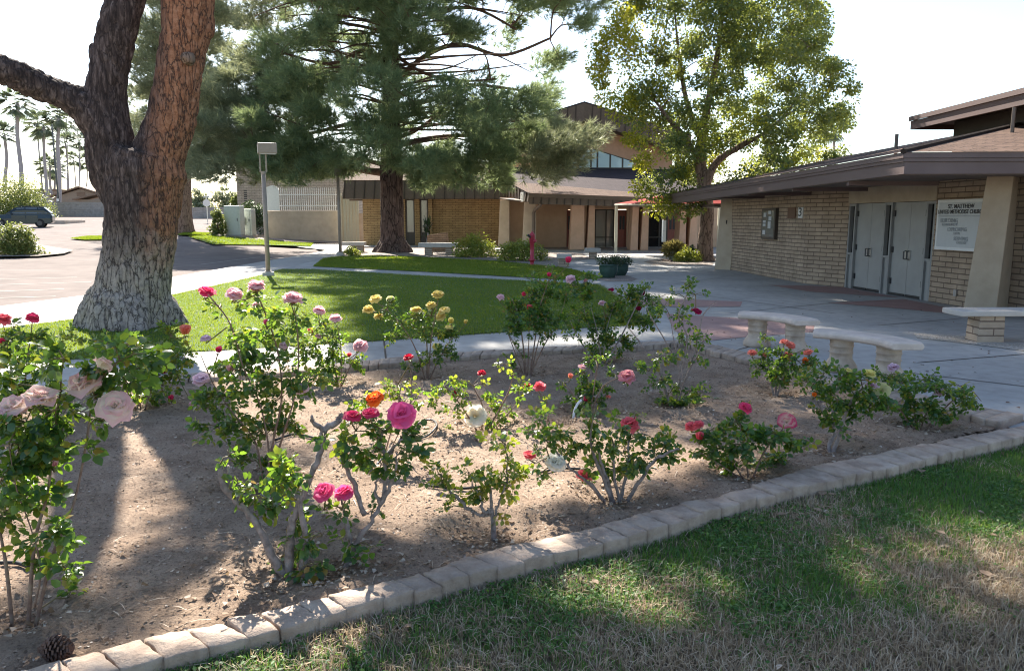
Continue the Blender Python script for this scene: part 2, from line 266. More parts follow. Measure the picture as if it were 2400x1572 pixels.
class MB:
    def __init__(s): s.V = []; s.F = []
    def add(s, vs, fs):
        o = len(s.V); s.V += [tuple(v) for v in vs]; s.F += [[i + o for i in f] for f in fs]; return s
    def prism(s, bot, top):              # two loops of equal length
        n = len(bot); return s.add(list(bot) + list(top), [list(range(n))[::-1], list(range(n, 2 * n))] + [[i, (i + 1) % n, n + (i + 1) % n, n + i] for i in range(n)])
    def box(s, x0, x1, y0, y1, z0, z1):
        b = [(x0, y0), (x1, y0), (x1, y1), (x0, y1)]; return s.prism([(x, y, z0) for x, y in b], [(x, y, z1) for x, y in b])
    def obox(s, c, hx, hy, z0, z1, yaw=0.0, taper=1.0):
        ca, sa = math.cos(yaw), math.sin(yaw)
        def q(k, z): return [(c[0] + (sx * hx * ca - sy * hy * sa) * k, c[1] + (sx * hx * sa + sy * hy * ca) * k, z) for sx, sy in ((-1, -1), (1, -1), (1, 1), (-1, 1))]
        return s.prism(q(1, z0), q(taper, z1))
    def slab(s, quad, th, d=None):       # extrude a quad along d (default -normal)
        q = [Vector(v) for v in quad]
        if d is None: d = -(q[1] - q[0]).cross(q[2] - q[0]).normalized() * th
        return s.prism([v + d for v in q], q)
    def wall(s, a, b, z0, z1, th):       # a vertical wall from a to b (xy), thickness to the right of a->b
        a = Vector((a[0], a[1], 0)); b = Vector((b[0], b[1], 0)); t = (b - a).normalized(); nn = Vector((-t.y, t.x, 0)) * th
        pts = [a, b, b + nn, a + nn]; return s.prism([(p.x, p.y, z0) for p in pts], [(p.x, p.y, z1) for p in pts])
    def tube(s, pts, rad, seg=8, cap=True):
        pts = [Vector(p) for p in pts]; n = len(pts)
        if not hasattr(rad, '__len__'): rad = [rad] * n
        up = None; rings = []
        for i, p in enumerate(pts):
            t = (pts[min(i + 1, n - 1)] - pts[max(i - 1, 0)])
            t = t.normalized() if t.length > 1e-9 else Vector((0, 0, 1))
            if up is None: up = t.orthogonal().normalized()
            up = (up - t * up.dot(t)); up = up.normalized() if up.length > 1e-6 else t.orthogonal().normalized()
            sd = t.cross(up)
            rings += [p + (up * math.cos(a) + sd * math.sin(a)) * rad[i] for a in [2 * math.pi * k / seg for k in range(seg)]]
        fs = [[i * seg + k, i * seg + (k + 1) % seg, (i + 1) * seg + (k + 1) % seg, (i + 1) * seg + k] for i in range(n - 1) for k in range(seg)]
        if cap: fs += [list(range(seg))[::-1], list(range((n - 1) * seg, n * seg))]
        return s.add(rings, fs)
    def lathe(s, prof, c, seg=20):       # prof: (r, z) pairs
        return s.tube([(c[0], c[1], c[2] + z) for r, z in prof], [max(r, 1e-4) for r, z in prof], seg) if False else s._lathe(prof, c, seg)
    def _lathe(s, prof, c, seg):
        n = len(prof); vs = [(c[0] + r * math.cos(2 * math.pi * k / seg), c[1] + r * math.sin(2 * math.pi * k / seg), c[2] + z) for r, z in prof for k in range(seg)]
        fs = [[i * seg + k, i * seg + (k + 1) % seg, (i + 1) * seg + (k + 1) % seg, (i + 1) * seg + k] for i in range(n - 1) for k in range(seg)]
        return s.add(vs, fs + [list(range(seg))[::-1], list(range((n - 1) * seg, n * seg))])
    def mesh(s, name, off):
        me = bpy.data.meshes.new(name); me.from_pydata([(v[0] - off.x, v[1] - off.y, v[2] - off.z) for v in s.V], [], s.F); me.update()
        return me
    def build(s, name, mat, parent=None, base=None, bevel=0, smooth=False, uv=True, seg=2, mat2=None, split=0):
        off = chainloc(parent) if parent else (Vector(base) if base is not None else Vector((0, 0, 0)))
        me = s.mesh(name, off)
        if uv: uvproj(me)
        o = link(name, me, mat, parent, base if (base is not None and not parent) else None)
        if mat2: me.materials.append(mat2); me.polygons.foreach_set('material_index', [0] * split + [1] * (len(s.F) - split))
        if smooth: me.polygons.foreach_set('use_smooth', [True] * len(me.polygons))
        if bevel:
            b = o.modifiers.new('bevel', 'BEVEL'); b.width = bevel; b.segments = seg; b.limit_method = 'ANGLE'
        return o
def npmesh(name, V, T, mat, parent=None, base=None, col=None, smooth=False):
    """V (n,3) world verts, T (m,3) triangles"""
    off = np.array(chainloc(parent) if parent else (base if base is not None else (0, 0, 0)))
    me = bpy.data.meshes.new(name); V = np.asarray(V, dtype=np.float32) - off; T = np.asarray(T, dtype=np.int32)
    me.vertices.add(len(V)); me.vertices.foreach_set('co', V.ravel().astype(np.float32))
    me.loops.add(T.size); me.loops.foreach_set('vertex_index', T.ravel())
    me.polygons.add(len(T)); me.polygons.foreach_set('loop_start', np.arange(0, T.size, 3, dtype=np.int32))
    me.polygons.foreach_set('loop_total', np.full(len(T), 3, dtype=np.int32))
    if smooth: me.polygons.foreach_set('use_smooth', np.ones(len(T), dtype=bool))
    me.update(calc_edges=True)
    if col is not None:
        a = me.color_attributes.new('petal', 'FLOAT_COLOR', 'POINT'); a.data.foreach_set('color', np.c_[col, np.ones(len(col))].astype(np.float32).ravel())
    return link(name, me, mat, parent, base if (base is not None and not parent) else None)
def unit(a): return a / np.maximum(np.linalg.norm(a, axis=-1, keepdims=True), 1e-9)
def scatter(tv, tt, pos, dr, nm, size):
    """place template verts (x along dr, y across, z along normal) at each pos"""
    dr = unit(dr); nm = unit(nm - dr * (nm * dr).sum(1, keepdims=True)); sd = np.cross(nm, dr)
    size = np.asarray(size).reshape(-1, 1, 1) if np.ndim(size) else size
    V = pos[:, None, :] + (tv[None, :, 0:1] * dr[:, None, :] + tv[None, :, 1:2] * sd[:, None, :] + tv[None, :, 2:3] * nm[:, None, :]) * size
    T = tt[None, :, :] + (np.arange(len(pos)) * len(tv))[:, None, None]
    return V.reshape(-1, 3), T.reshape(-1, 3)
LEAF_V = np.array([(0, 0, 0), (.26, .34, .07), (.26, -.34, .07), (.35, 0, 0), (.66, .31, .05), (.66, -.31, .05), (.7, 0, -.03), (1, 0, -.12)])
LEAF_T = np.array([(0, 3, 1), (0, 2, 3), (3, 4, 1), (3, 6, 4), (3, 2, 5), (3, 5, 6), (6, 7, 4), (6, 5, 7)])
QL_V = np.array([(0, 0, 0), (.5, .32, .06), (.5, -.32, .06), (1, 0, -.08)]); QL_T = np.array([(0, 3, 1), (0, 2, 3)])
def randdir(n, rng=RNG): return unit(rng.normal(size=(n, 3)))
def inpoly(px, py, poly):
    c = False; j = len(poly) - 1
    for i in range(len(poly)):
        xi, yi = poly[i]; xj, yj = poly[j]
        if (yi > py) != (yj > py) and px < (xj - xi) * (py - yi) / (yj - yi) + xi: c = not c
        j = i
    return c
def inpoly_np(X, Y, poly):
    c = np.zeros(X.shape, bool); j = len(poly) - 1
    for i in range(len(poly)):
        xi, yi = poly[i]; xj, yj = poly[j]
        with np.errstate(divide='ignore', invalid='ignore'):
            k = ((yi > Y) != (yj > Y)) & (X < (xj - xi) * (Y - yi) / (yj - yi + 1e-12) + xi)
        c ^= k; j = i
    return c
def gpoly(pts): return [tuple(G(px, py)[:2]) for px, py in pts]
def sheet(name, poly, z, mat, kind='structure', step=None, label=None, cat=None):
    """flat sheet on the ground; with step it follows the terrain"""
    if step:
        xs = [p[0] for p in poly]; ys = [p[1] for p in poly]; import bmesh
        bm = bmesh.new(); bm.faces.new([bm.verts.new((x, y, 0)) for x, y in poly])
        x = math.floor(min(xs) / step) * step
        while x < max(xs):
            bmesh.ops.bisect_plane(bm, geom=bm.verts[:] + bm.edges[:] + bm.faces[:], plane_co=(x, 0, 0), plane_no=(1, 0, 0)); x += step
        y = math.floor(min(ys) / step) * step
        while y < max(ys):
            bmesh.ops.bisect_plane(bm, geom=bm.verts[:] + bm.edges[:] + bm.faces[:], plane_co=(0, y, 0), plane_no=(0, 1, 0)); y += step
        for v in bm.verts: v.co.z = gz(v.co.x, v.co.y) + z
        bmesh.ops.recalc_face_normals(bm, faces=bm.faces)
        me = bpy.data.meshes.new(name); bm.to_mesh(me); bm.free()
        for p in me.polygons:
            if p.normal.z < 0: p.flip()
        o = link(name, me, mat)
    else:
        b = MB(); a = sum(poly[i][0] * poly[(i + 1) % len(poly)][1] - poly[(i + 1) % len(poly)][0] * poly[i][1] for i in range(len(poly)))
        pl = poly if a > 0 else poly[::-1]; b.add([(x, y, z) for x, y in pl], [list(range(len(pl)))]); o = b.build(name, mat)
    return tag(o, label, cat, None, kind)

# ================================================================== THE SETTING
def ground():
    xs = np.unique(np.concatenate([np.linspace(-700, -90, 14), np.arange(-90, 30, 2.0), np.linspace(30, 700, 14)]))
    ys = np.unique(np.concatenate([np.linspace(-150, -6, 6), np.arange(-6, 150, 2.5), np.linspace(150, 1500, 16)]))
    X, Y = np.meshgrid(xs, ys); Z = np.array([[gz(x, y) - 0.12 for x in xs] for y in ys]); nx = len(xs)
    V = np.stack([X, Y, Z], -1).reshape(-1, 3); T = []
    for j in range(len(ys) - 1):
        for i in range(nx - 1):
            a = j * nx + i; T += [(a, a + 1, a + nx + 1), (a, a + nx + 1, a + nx)]
    tag(npmesh('ground', V, T, M['dirt']), kind='structure')
ground()
SW_UP = gpoly([(-500, 830), (0, 718), (241, 687), (408, 649), (599, 616), (731, 594), (770, 586)])
SW_LO = gpoly([(820, 596), (746, 607), (664, 631), (592, 651), (408, 691), (220, 743), (0, 771), (-500, 890)])
lot = SW_UP[:-1] + gpoly([(751, 589), (739, 583), (620, 577)]) + [(-22, 62), (-22, 140), (-130, 140), (-130, 5)]
sheet('parking_lot', lot, -0.05, M['asphalt'], step=4)
b = MB(); pl = SW_UP + gpoly([(800, 572), (870, 580)]) + SW_LO
b.prism([(x, y, -0.13) for x, y in pl[::-1]], [(x, y, 0.004) for x, y in pl[::-1]]); tag(b.build('sidewalk', M['concrete']), kind='structure')
plz = gpoly([(-500, 1010), (-500, 890), (0, 771), (220, 743), (592, 651), (746, 607), (820, 592)]) + [(-16, 52), (20, 52), (20, 15.1), tuple(G(2560, 985, .072)[:2]), tuple(G(2400, 1010)[:2])] + [tuple(G(1620, 803)[:2])]
sheet('plaza', plz, -0.001, M['plaza'])
for q in ([(1560, 735), (1660, 742), (1760, 747), (1910, 760), (1905, 778), (1730, 792), (1640, 801), (1580, 775)], [(1490, 699), (1600, 701), (1740, 707), (1735, 719), (1600, 720), (1480, 716)],
          [(1800, 668), (1900, 670), (1976, 673), (2112, 698), (2021, 692), (1900, 684)], [(1940, 710), (2118, 701), (2257, 729), (2262, 737), (2223, 735), (2094, 722)]):
    sheet('red_paving_band', gpoly(q), 0.004, M['redpave'])
b = MB()
for p0, p1 in (((2053, 763), (2256, 746)), ((1720, 822), (1772, 808)), ((2005, 892), (2022, 876)), ((1880, 775), (2050, 803)), ((1500, 672), (1960, 735)), ((1300, 700), (1600, 690)), ((2100, 870), (2400, 905)), ((900, 799), (905, 845)), ((1190, 779), (1215, 824)), ((1470, 765), (1500, 802)), ((640, 815), (600, 870)), ((1420, 690), (1760, 640)), ((1480, 730), (1560, 690)), ((1700, 735), (2000, 705)), ((2150, 850), (2400, 830)), ((1620, 600), (1560, 640)), ((2260, 905), (2180, 960))):
    a = G(*p0); c = G(*p1); t = (c - a).normalized() * 0.011; nn = Vector((-t.y, t.x, 0))
    b.add([(v.x, v.y, 0.0035) for v in (a + nn, a - nn, c - nn, c + nn)], [[0, 1, 2, 3]])
tag(b.build('paving_joints', M['seam']), kind='structure')
b = MB()
for p0, p1 in (((-150, 668), (214, 657)), ((-150, 684), (150, 673)), ((-150, 698), (130, 690)), ((-150, 655), (180, 646)), ((470, 617), (610, 600))):
    a = G(*p0); c = G(*p1); t = (c - a).normalized() * 0.035; nn = Vector((-t.y, t.x, 0)); b.add([(v.x, v.y, -0.044) for v in (a + nn, a - nn, c - nn, c + nn)], [[0, 1, 2, 3]])
tag(b.build('bay_marking', M['concrete']), kind='structure')
LAWN1 = gpoly([(-500, 893), (0, 773), (220, 745), (408, 693), (592, 652), (664, 632), (731, 632), (1000, 648), (1323, 664), (1400, 668), (1423, 682), (1528, 760), (1188, 778), (899, 798), (503, 823), (0, 853), (-500, 890)])
LAWN2 = gpoly([(757, 607), (782, 603), (859, 601), (936, 601), (1000, 604), (1167, 613), (1308, 627), (1341, 632), (1415, 652), (1345, 657), (1323, 656), (1000, 638), (733, 625)])
LAWN3 = gpoly([(440, 556), (500, 553), (560, 557), (735, 571), (728, 578), (620, 575), (500, 574)])
LAWN4 = gpoly([(165, 560), (205, 555), (300, 554), (300, 562), (200, 563)])
LAWN5 = gpoly([(415, 552), (437, 545), (500, 548), (480, 553)])
for q, nm in ((LAWN1, 'lawn'), (LAWN2, 'lawn')): sheet(nm, q, 0.012, M['lawnbase'])
for q in (LAWN3, LAWN4, LAWN5): sheet('grass_verge', q, 0.03, M['lawnbase'], step=3)
for q, mt in (([(790, 602), (860, 600), (1000, 603), (1167, 612), (1308, 626), (1312, 615), (1390, 607), (1365, 594), (1300, 591), (1172, 584), (850, 577), (800, 590)], 'gravel'),
              ([(1508, 613), (1551, 606), (1680, 602), (1669, 623), (1627, 621), (1532, 622)], 'gravel'), ([(1395, 655), (1420, 648), (1470, 646), (1494, 654), (1480, 660), (1430, 660)], 'gravel'),
              ([(2140, 781), (2280, 790), (2400, 800), (2520, 812), (2520, 840), (2400, 823), (2230, 801), (2150, 793)], 'palegravel'), ([(-120, 578), (100, 576), (172, 588), (150, 596), (90, 602), (-120, 606)], 'gravel'),
              ([(525, 558), (560, 560), (740, 570), (800, 571), (800, 564), (620, 560), (530, 553)], 'gravel')):
    sheet('gravel', gpoly(q), 0.006 if mt != 'gravel' or q[0][0] > 760 else 0.04, M[mt], step=None if q[0][0] > 760 else 3)

# edging rows
def poly_at(pts, s):
    for a, c in zip(pts[:-1], pts[1:]):
        L = (c - a).length
        if s <= L: return a.lerp(c, s / L)
        s -= L
    return pts[-1] + (pts[-1] - pts[-2]).normalized() * s
def plen(pts): return sum((c - a).length for a, c in zip(pts[:-1], pts[1:]))
def edging(name, label, fr, bk, w, zt, zb, rng):
    LF, LB = plen(fr), plen(bk); s = 0.0; b = MB(); hs = 0.0
    while s < LF:
        ww = w * rng.uniform(0.9, 1.12); g = 0.0015
        f0, f1 = poly_at(fr, s + g), poly_at(fr, s + ww - g); k = LB / LF; b0, b1 = poly_at(bk, (s + g) * k), poly_at(bk, (s + ww - g) * k)
        dz = rng.uniform(-0.005, 0.005); hs += 0; js = [Vector((rng.uniform(-.009, .009), rng.uniform(-.009, .009), dz + rng.uniform(-.005, .005))) for _ in range(4)]
        # a block with a slightly slumped, irregular outline
        q = [f0 + js[0], f1 + js[1], b1 + js[2], b0 + js[3]]; n = 5
        top = []; 
        for a, c in zip(q, q[1:] + q[:1]):
            for t in range(n): 
                v = a.lerp(c, t / n); top.append(v + Vector((rng.uniform(-.004, .004), rng.uniform(-.004, .004), rng.uniform(-.003, .003))))
        cen = sum(q, Vector()) / 4
        low = [cen + (v - cen) * 1.012 for v in top]
        N = len(top); o = len(b.V); ins = [cen + (v - cen) * 0.955 + Vector((0, 0, 0.006)) for v in top]
        rings = [[(v.x, v.y, zb) for v in low], [(v.x, v.y, v.z - 0.02) for v in low], [(v.x, v.y, v.z) for v in top], [tuple(v) for v in ins]]
        V = sum(rings, []) + [(cen.x, cen.y, cen.z + 0.007)]
        Fs = [[r * N + i, r * N + (i + 1) % N, (r + 1) * N + (i + 1) % N, (r + 1) * N + i] for r in range(3) for i in range(N)] + [[3 * N + i, 3 * N + (i + 1) % N, 4 * N] for i in range(N)]
        b.add(V, Fs); s += ww
    o = b.build(name, M['edging'], None, smooth=True, uv=False); tag(o, label, 'edging', 'block edging round the rose bed'); return o
ZT = 0.072
NF = [G(x, y, ZT) for x, y in ((60, 1640), (250, 1580), (450, 1525), (582, 1497), (665, 1473), (797, 1435), (929, 1397), (1049, 1365), (1174, 1332), (1271, 1307), (1374, 1281), (1459, 1262), (1559, 1235), (1669, 1197), (1862, 1145), (2068, 1101), (2253, 1055), (2400, 1023), (2560, 985))]
NB = [G(x, y, ZT) for x, y in ((-60, 1600), (160, 1545), (400, 1486), (570, 1445), (705, 1413), (833, 1381), (957, 1353), (1068, 1320), (1126, 1297), (1226, 1275), (1318, 1253), (1412, 1232), (1529, 1197), (1644, 1172), (1700, 1160), (1904, 1093), (2072, 1059), (2400, 998), (2520, 975))]
NF[0] = NF[1] + (NF[1] - NF[2]).normalized() * 4.0; NB[0] = NB[1] + (NB[1] - NB[2]).normalized() * 4.0
edging('block_edging', 'long front row of pale rough blocks between the rose bed and dry grass', NF, NB, 0.142, ZT - 0.012, -0.12, np.random.default_rng(3))
BI = [G(x, y, 0.06) for x, y in ((-900, 1062), (-300, 975), (-100, 945), (430, 890), (807, 864), (1050, 838), (1300, 822), (1480, 812), (1600, 803))]
BO = [G(x, y, 0.06) for x, y in ((-900, 1038), (-300, 955), (-100, 928), (430, 874), (807, 850), (1050, 827), (1300, 813), (1480, 803), (1622, 795))]
edging('block_edging', 'back row of narrow brown blocks between the rose bed and the path', BI, BO, 0.13, 0.05, -0.1, np.random.default_rng(4))
RI = [G(x, y, 0.06) for x, y in ((1606, 804), (1650, 818), (1750, 843), (2000, 912), (2277, 975), (2345, 990))]
RO = [G(x, y, 0.06) for x, y in ((1622, 795), (1665, 806), (1768, 830), (2025, 898), (2320, 958), (2400, 972))]
edging('block_edging', 'right row of brown blocks between the rose bed and the curved benches', RI, RO, 0.13, 0.05, -0.1, np.random.default_rng(5))
SOILPOLY = [tuple(v[:2]) for v in NB[:-2]] + [tuple(v[:2]) for v in RO[::-1]] + [tuple(v[:2]) for v in BO[::-1]] + [(-9, 5.4)]
BASINS = []
def soilz(x, y):
    z = 0.012 + 0.030 * noise.noise((x * .55, y * .55, 3.1)) + 0.016 * noise.noise((x * 1.9, y * 1.9, 7.7)) + 0.005 * noise.noise((x * 7, y * 7, 1)) 
    for bx, by, r in BASINS:
        d = math.hypot(x - bx, y - by) / r
        if d < 1.8: z += 0.03 * math.exp(-((d - 1.05) / .28) ** 2) - 0.035 * math.exp(-(d / .7) ** 2)
    return z
def soil():
    st = 0.045; xs = np.arange(-9, 4.8, st); ys = np.arange(-1.2, 11.2, st); X, Y = np.meshgrid(xs, ys); nx = len(xs)
    ins = inpoly_np(X, Y, SOILPOLY); vis = (X > -7.6) & (Y > .2)
    ins &= vis; idx = -np.ones(X.shape, int); V = []
    need = ins.copy(); need[1:, :] |= ins[:-1, :]; need[:, 1:] |= ins[:, :-1]; need[1:, 1:] |= ins[:-1, :-1]
    for j, i in zip(*np.nonzero(need)):
        idx[j, i] = len(V); x, y = X[j, i], Y[j, i]
        V.append((x, y, soilz(x, y) + 0.006 * noise.noise((x * 18, y * 18, 5)) + 0.003 * noise.noise((x * 37, y * 37, 9))))
    T = []
    for j, i in zip(*np.nonzero(ins)):
        if j + 1 < len(ys) and i + 1 < nx:
            a, b_, c, d = idx[j, i], idx[j, i + 1], idx[j + 1, i + 1], idx[j + 1, i]
            if min(a, b_, c, d) >= 0: T += [(a, b_, c), (a, c, d)]
    tag(npmesh('garden_soil', V, T, M['soil'], smooth=True), kind='structure')
turf = [tuple(v[:2]) for v in NF] + [(20, 15.1), (20, -8), (-12, -8)]
sheet('front_lawn', turf, -0.012, M['turfbase'])

# ------------------------------------------------------------------ grass
def samp(poly, n, rng):
    xs = [p[0] for p in poly]; ys = [p[1] for p in poly]; out = []
    tot = 0
    while tot < n:
        X = rng.uniform(min(xs), max(xs), n); Y = rng.uniform(min(ys), max(ys), n); k = inpoly_np(X, Y, poly); out.append(np.c_[X[k], Y[k]]); tot += k.sum()
    return np.concatenate(out)[:n]
def blades(name, pts, z, h, w, mat, rng, lean=0.5, curl=True, label=None, cat=None):
    n = len(pts); a = rng.uniform(0, 2 * np.pi, n); d = np.c_[np.cos(a), np.sin(a)]; s = np.c_[-d[:, 1], d[:, 0]]
    H = h * rng.uniform(0.45, 1.25, n); L = H * np.abs(rng.normal(0, lean, n)).clip(0, 2.2); Wd = w * rng.uniform(0.6, 1.3, n)
    z = np.broadcast_to(z, (n,))
    b0 = np.c_[pts - s * Wd[:, None] / 2, z]; b1 = np.c_[pts + s * Wd[:, None] / 2, z]
    m0 = np.c_[pts + d * (L * .35)[:, None] - s * (Wd * .4)[:, None], z + H * .6]; m1 = np.c_[pts + d * (L * .35)[:, None] + s * (Wd * .4)[:, None], z + H * .6]
    t = np.c_[pts + d * L[:, None], z + H * np.where(L > H, .75, 1.0)]
    if curl:
        V = np.stack([b0, b1, m0, m1, t], 1).reshape(-1, 3); T = (np.array([(0, 1, 3), (0, 3, 2), (2, 3, 4)])[None] + (np.arange(n) * 5)[:, None, None]).reshape(-1, 3)
    else:
        V = np.stack([b0, b1, t], 1).reshape(-1, 3); T = (np.array([(0, 1, 2)])[None] + (np.arange(n) * 3)[:, None, None]).reshape(-1, 3)
    return tag(npmesh(name, V, T, mat), label, cat, None, 'stuff')
def nz(p, s, o): return np.array([noise.noise((x * s, y * s, o)) for x, y in p])
rg = np.random.default_rng(11)
p = samp(LAWN1, 260000, rg); p = p[rg.random(len(p)) < np.clip(1.25 - (p[:, 1] - 9) / 16, .25, 1)]
blades('grass', p, 0.01, 0.034, 0.010, M['lawnblade'], rg, 0.45, False, 'short bright green grass of the shaded lawn behind the roses', 'grass')
ed = []
for a, c in zip(LAWN1, LAWN1[1:] + LAWN1[:1]):
    L = math.hypot(c[0] - a[0], c[1] - a[1]); m_ = int(L * 260); t_ = rg.random(m_)[:, None]; w_ = .035 + .05 * np.abs(np.sin(t_ * L * 2.3) * np.sin(t_ * L * 5.1)); ed.append(np.array(a) * (1 - t_) + np.array(c) * t_ + rg.normal(0, 1, (m_, 2)) * w_)
blades('grass', np.concatenate(ed), 0.004, 0.04, 0.010, M['lawnblade'], rg, 0.7, False, 'ragged edge of the green lawn along the paths', 'grass')
p = samp(LAWN2, 60000, rg); blades('grass', p, 0.01, 0.05, 0.02, M['lawnblade'], rg, 0.45, False, 'strip of bright green grass in front of the tall pine', 'grass')
for q in (LAWN3, LAWN4, LAWN5):
    p = samp(q, 9000, rg); z = np.array([gz(x, y) + 0.02 for x, y in p]); o = blades('grass', p, z, 0.07, 0.05, M['lawnblade'], rg, 0.4, False, 'patch of grass along the far car park kerb', 'grass')
FT = [tuple(v[:2]) for v in NF] + [(8.6, 8.4), (8.6, 3.0), (3.2, 2.0), (-2.2, 2.2)]
FT = [(x, y) for x, y in FT if abs(x) < y * 0.78 + 3.9]
p = samp(FT, 330000, rg); k = 1.7 * nz(p, 0.75, 2) + 0.9 * nz(p, 2.3, 9) + 0.5 * nz(p, 6, 4) + (0.42 - np.abs(p[:, 1] - (3.25 + 0.56 * p[:, 0])) * .95)
k += np.where(p[:, 0] > 2.2, 0.35, 0) - np.where((p[:, 1] < 3.6) & (p[:, 0] > .3), 0.30, 0)
u = rg.random(len(p)); k += .8 * nz(p, 14, 6); green = u < 1 / (1 + np.exp(-(k * 3.0 + 0.25)))
pg = p[green]; pd = p[~green]; pd = pd[rg.random(len(pd)) < 0.62]
blades('grass', pd, -0.016, 0.050, 0.0040, M['turfdry'], rg, 1.3, True, 'dry straw coloured grass of the front lawn', 'grass')
blades('grass', pg[: int(len(pg) * .6)], -0.016, 0.043, 0.0048, M['turfgreen'], rg, 0.7, True, 'green grass growing through the dry front lawn', 'grass')
pw = pg[int(len(pg) * .6):]; pw = pw[nz(pw, 1.4, 30) > -0.08]; n = len(pw)
V, T = scatter(QL_V, QL_T, np.c_[pw, -0.012 + rg.uniform(0.0, 0.035, n)], unit(np.c_[rg.normal(size=(n, 2)), rg.uniform(-.2, .4, n)]), unit(np.c_[rg.normal(0, .45, (n, 2)), np.ones(n)]), rg.uniform(.012, .028, n))
tag(npmesh('clover', V, T, M['turfgreen']), 'small round leaved weeds spreading through the front lawn', 'weeds', None, 'stuff')

# ================================================================== BUILDINGS
def text(body, loc, size, mat, parent, name='lettering', rx=R(90), rz=0.0, align='CENTER', ext=0.002, sx=1.0):
    c = bpy.data.curves.new(name, 'FONT'); c.body = body; c.size = size; c.extrude = ext; c.align_x = align; c.align_y = 'CENTER'; c.materials.append(mat); c.offset = size * 0.008
    tmp = bpy.data.objects.new(name, c); COL.objects.link(tmp); me = bpy.data.meshes.new_from_object(tmp.evaluated_get(bpy.context.evaluated_depsgraph_get())); bpy.data.objects.remove(tmp)
    o = bpy.data.objects.new(name, me); COL.objects.link(o); o.parent = parent; o.location = Vector(loc) - chainloc(parent); o.rotation_euler = (rx, 0, rz); o.scale = (sx, 1, 1)
    if not me.materials: me.materials.append(mat)
    return o
def pxbox(b, px0, px1, pt, pb, y, th, z0=None):
    my = (pt + pb) / 2; a = P(px0, my, y); c = P(px1, my, y); zt = P(px0, pt, y).z; zb = P(px0, pb, y).z if z0 is None else z0
    return b.box(a.x, c.x, y, y + th, zb, zt)

# ---- the long wing with the brown seamed fascia (building 2)
YW = 50.0
wing = empty('parish_wing', (P(1000, 570, YW).x, YW, 0), 'low ochre brick wing with deep brown seamed fascia behind the tall pine', 'building')
b = MB()
for p0, p1 in ((851, 950), (972, 984), (1004, 1012)): pxbox(b, p0, p1, 462, 573, YW, 0.35, 0)
b.build('wall', M['wingbrick'], wing)
b = MB(); pxbox(b, 1012, 1174, 462, 573, YW + 0.02, 0.35, 0); b.build('wall', M['wingbrick'], wing)
b = MB(); pxbox(b, 1004, 1013, 462, 573, YW - 0.25, 0.3, 0); b.build('pier', M['wingbrick'], wing)
for p0, p1 in ((950, 972), (984, 1004)):
    b = MB(); x0, x1 = P(p0, 500, YW).x, P(p1, 500, YW).x
    b.box(x0, x0 + .09, YW + .1, YW + .2, 0.02, 2.95).box(x1 - .09, x1, YW + .1, YW + .2, 0.02, 2.95).box(x0 + .09, x1 - .09, YW + .1, YW + .2, 2.85, 2.95).box(x0 + .09, x1 - .09, YW + .1, YW + .2, 0.75, 0.84)
    w = b.build('window', M['bronze'], wing)
    MB().box(x0 + .09, x1 - .09, YW + .14, YW + .16, 0.84, 2.85).build('pane', M['caseglass'], w)
    MB().box(x0 + .09, x1 - .09, YW + .13, YW + .18, 0.02, 0.75).build('panel', M['bronze'], w)
b = MB(); x0 = P(803, 440, 49.4).x; x1 = P(1187, 440, 49.0).x; zb, zt = P(1000, 466, 49.2).z, P(1000, 423, 49.9).z
b.prism([(x0, 49.2, zb), (x1, 49.2, zb), (x1, 50.6, zb), (x0 + .3, 50.6, zb)], [(x0 + .05, 49.75, zt), (x1, 49.75, zt), (x1, 50.6, zt), (x0 + .3, 50.6, zt)])
sp0 = len(b.F); n = 17
for i in range(n):
    x = x0 + .1 + (x1 - x0 - .2) * i / (n - 1); b.slab([(x - .02, 49.15, zb), (x + .02, 49.15, zb), (x + .02, 49.70, zt), (x - .02, 49.70, zt)], .06)
b.build('fascia', M['fascia'], wing, mat2=M['seam'], split=sp0)
b = MB(); b.slab([(x0, 49.72, zt + .003), (x1 + .1, 49.72, zt + .003), (x1 + .1, 58, zt + 1.75), (x0 + .2, 58, zt + 1.75)], .12); b.build('roof', M['shingle'], wing)
b = MB(); b.box(x0 + .2, x1, 50.36, 50.6, zb - .1, zb); b.build('soffit', M['soffit'], wing)
MB().box(x0 + 1.6, x1 + 4, 50.7, 57.9, -.1, 2.9).build('inner_wall', M['brownstucco'], wing)

# ---- the church hall: porch with pillars, shingle roof and the tall gable with clerestory windows
hall = empty('church_hall', (3.0, 46.5, 0), 'tall gabled church hall with peach stucco, brown seamed roof edge and pillared porch', 'building')
YB = 46.5
b = MB(); zw = 2.95
def hx(px, y): return P(px, 520, y).x
for p0, p1 in ((1172, 1328), (1341, 1394), (1440, 1448), (1469, 1519), (1588, 1760)): b.box(hx(p0, YB), hx(p1, YB), YB, YB + .3, -.05, zw)
b.box(hx(1328, YB), hx(1341, YB), YB, YB + .3, 2.22, zw); b.box(hx(1394, YB), hx(1440, YB), YB, YB + .3, 2.28, zw); b.box(hx(1448, YB), hx(1469, YB), YB, YB + .3, 2.28, zw); b.box(hx(1519, YB), hx(1588, YB), YB, YB + .3, 2.15, zw)
b.build('porch_wall', M['brownstucco'], hall)
for p0, p1, mt in ((1328.5, 1340.5, 1), (1448.5, 1468.5, 2), (1566, 1587, 2)):
    b = MB(); b.box(hx(p0, YB), hx(p1, YB), YB + .12, YB + .18, 0, 2.2); d = b.build('door', M['reddoor'], hall)
    for k in range(mt):
        xx = hx(p0, YB) + (hx(p1, YB) - hx(p0, YB)) * (.5 if mt == 1 else (.32, .68)[k]); MB().box(xx - .06, xx + .06, YB + .09, YB + .118, 1.05, 1.85).build('pane', M['black'], d)
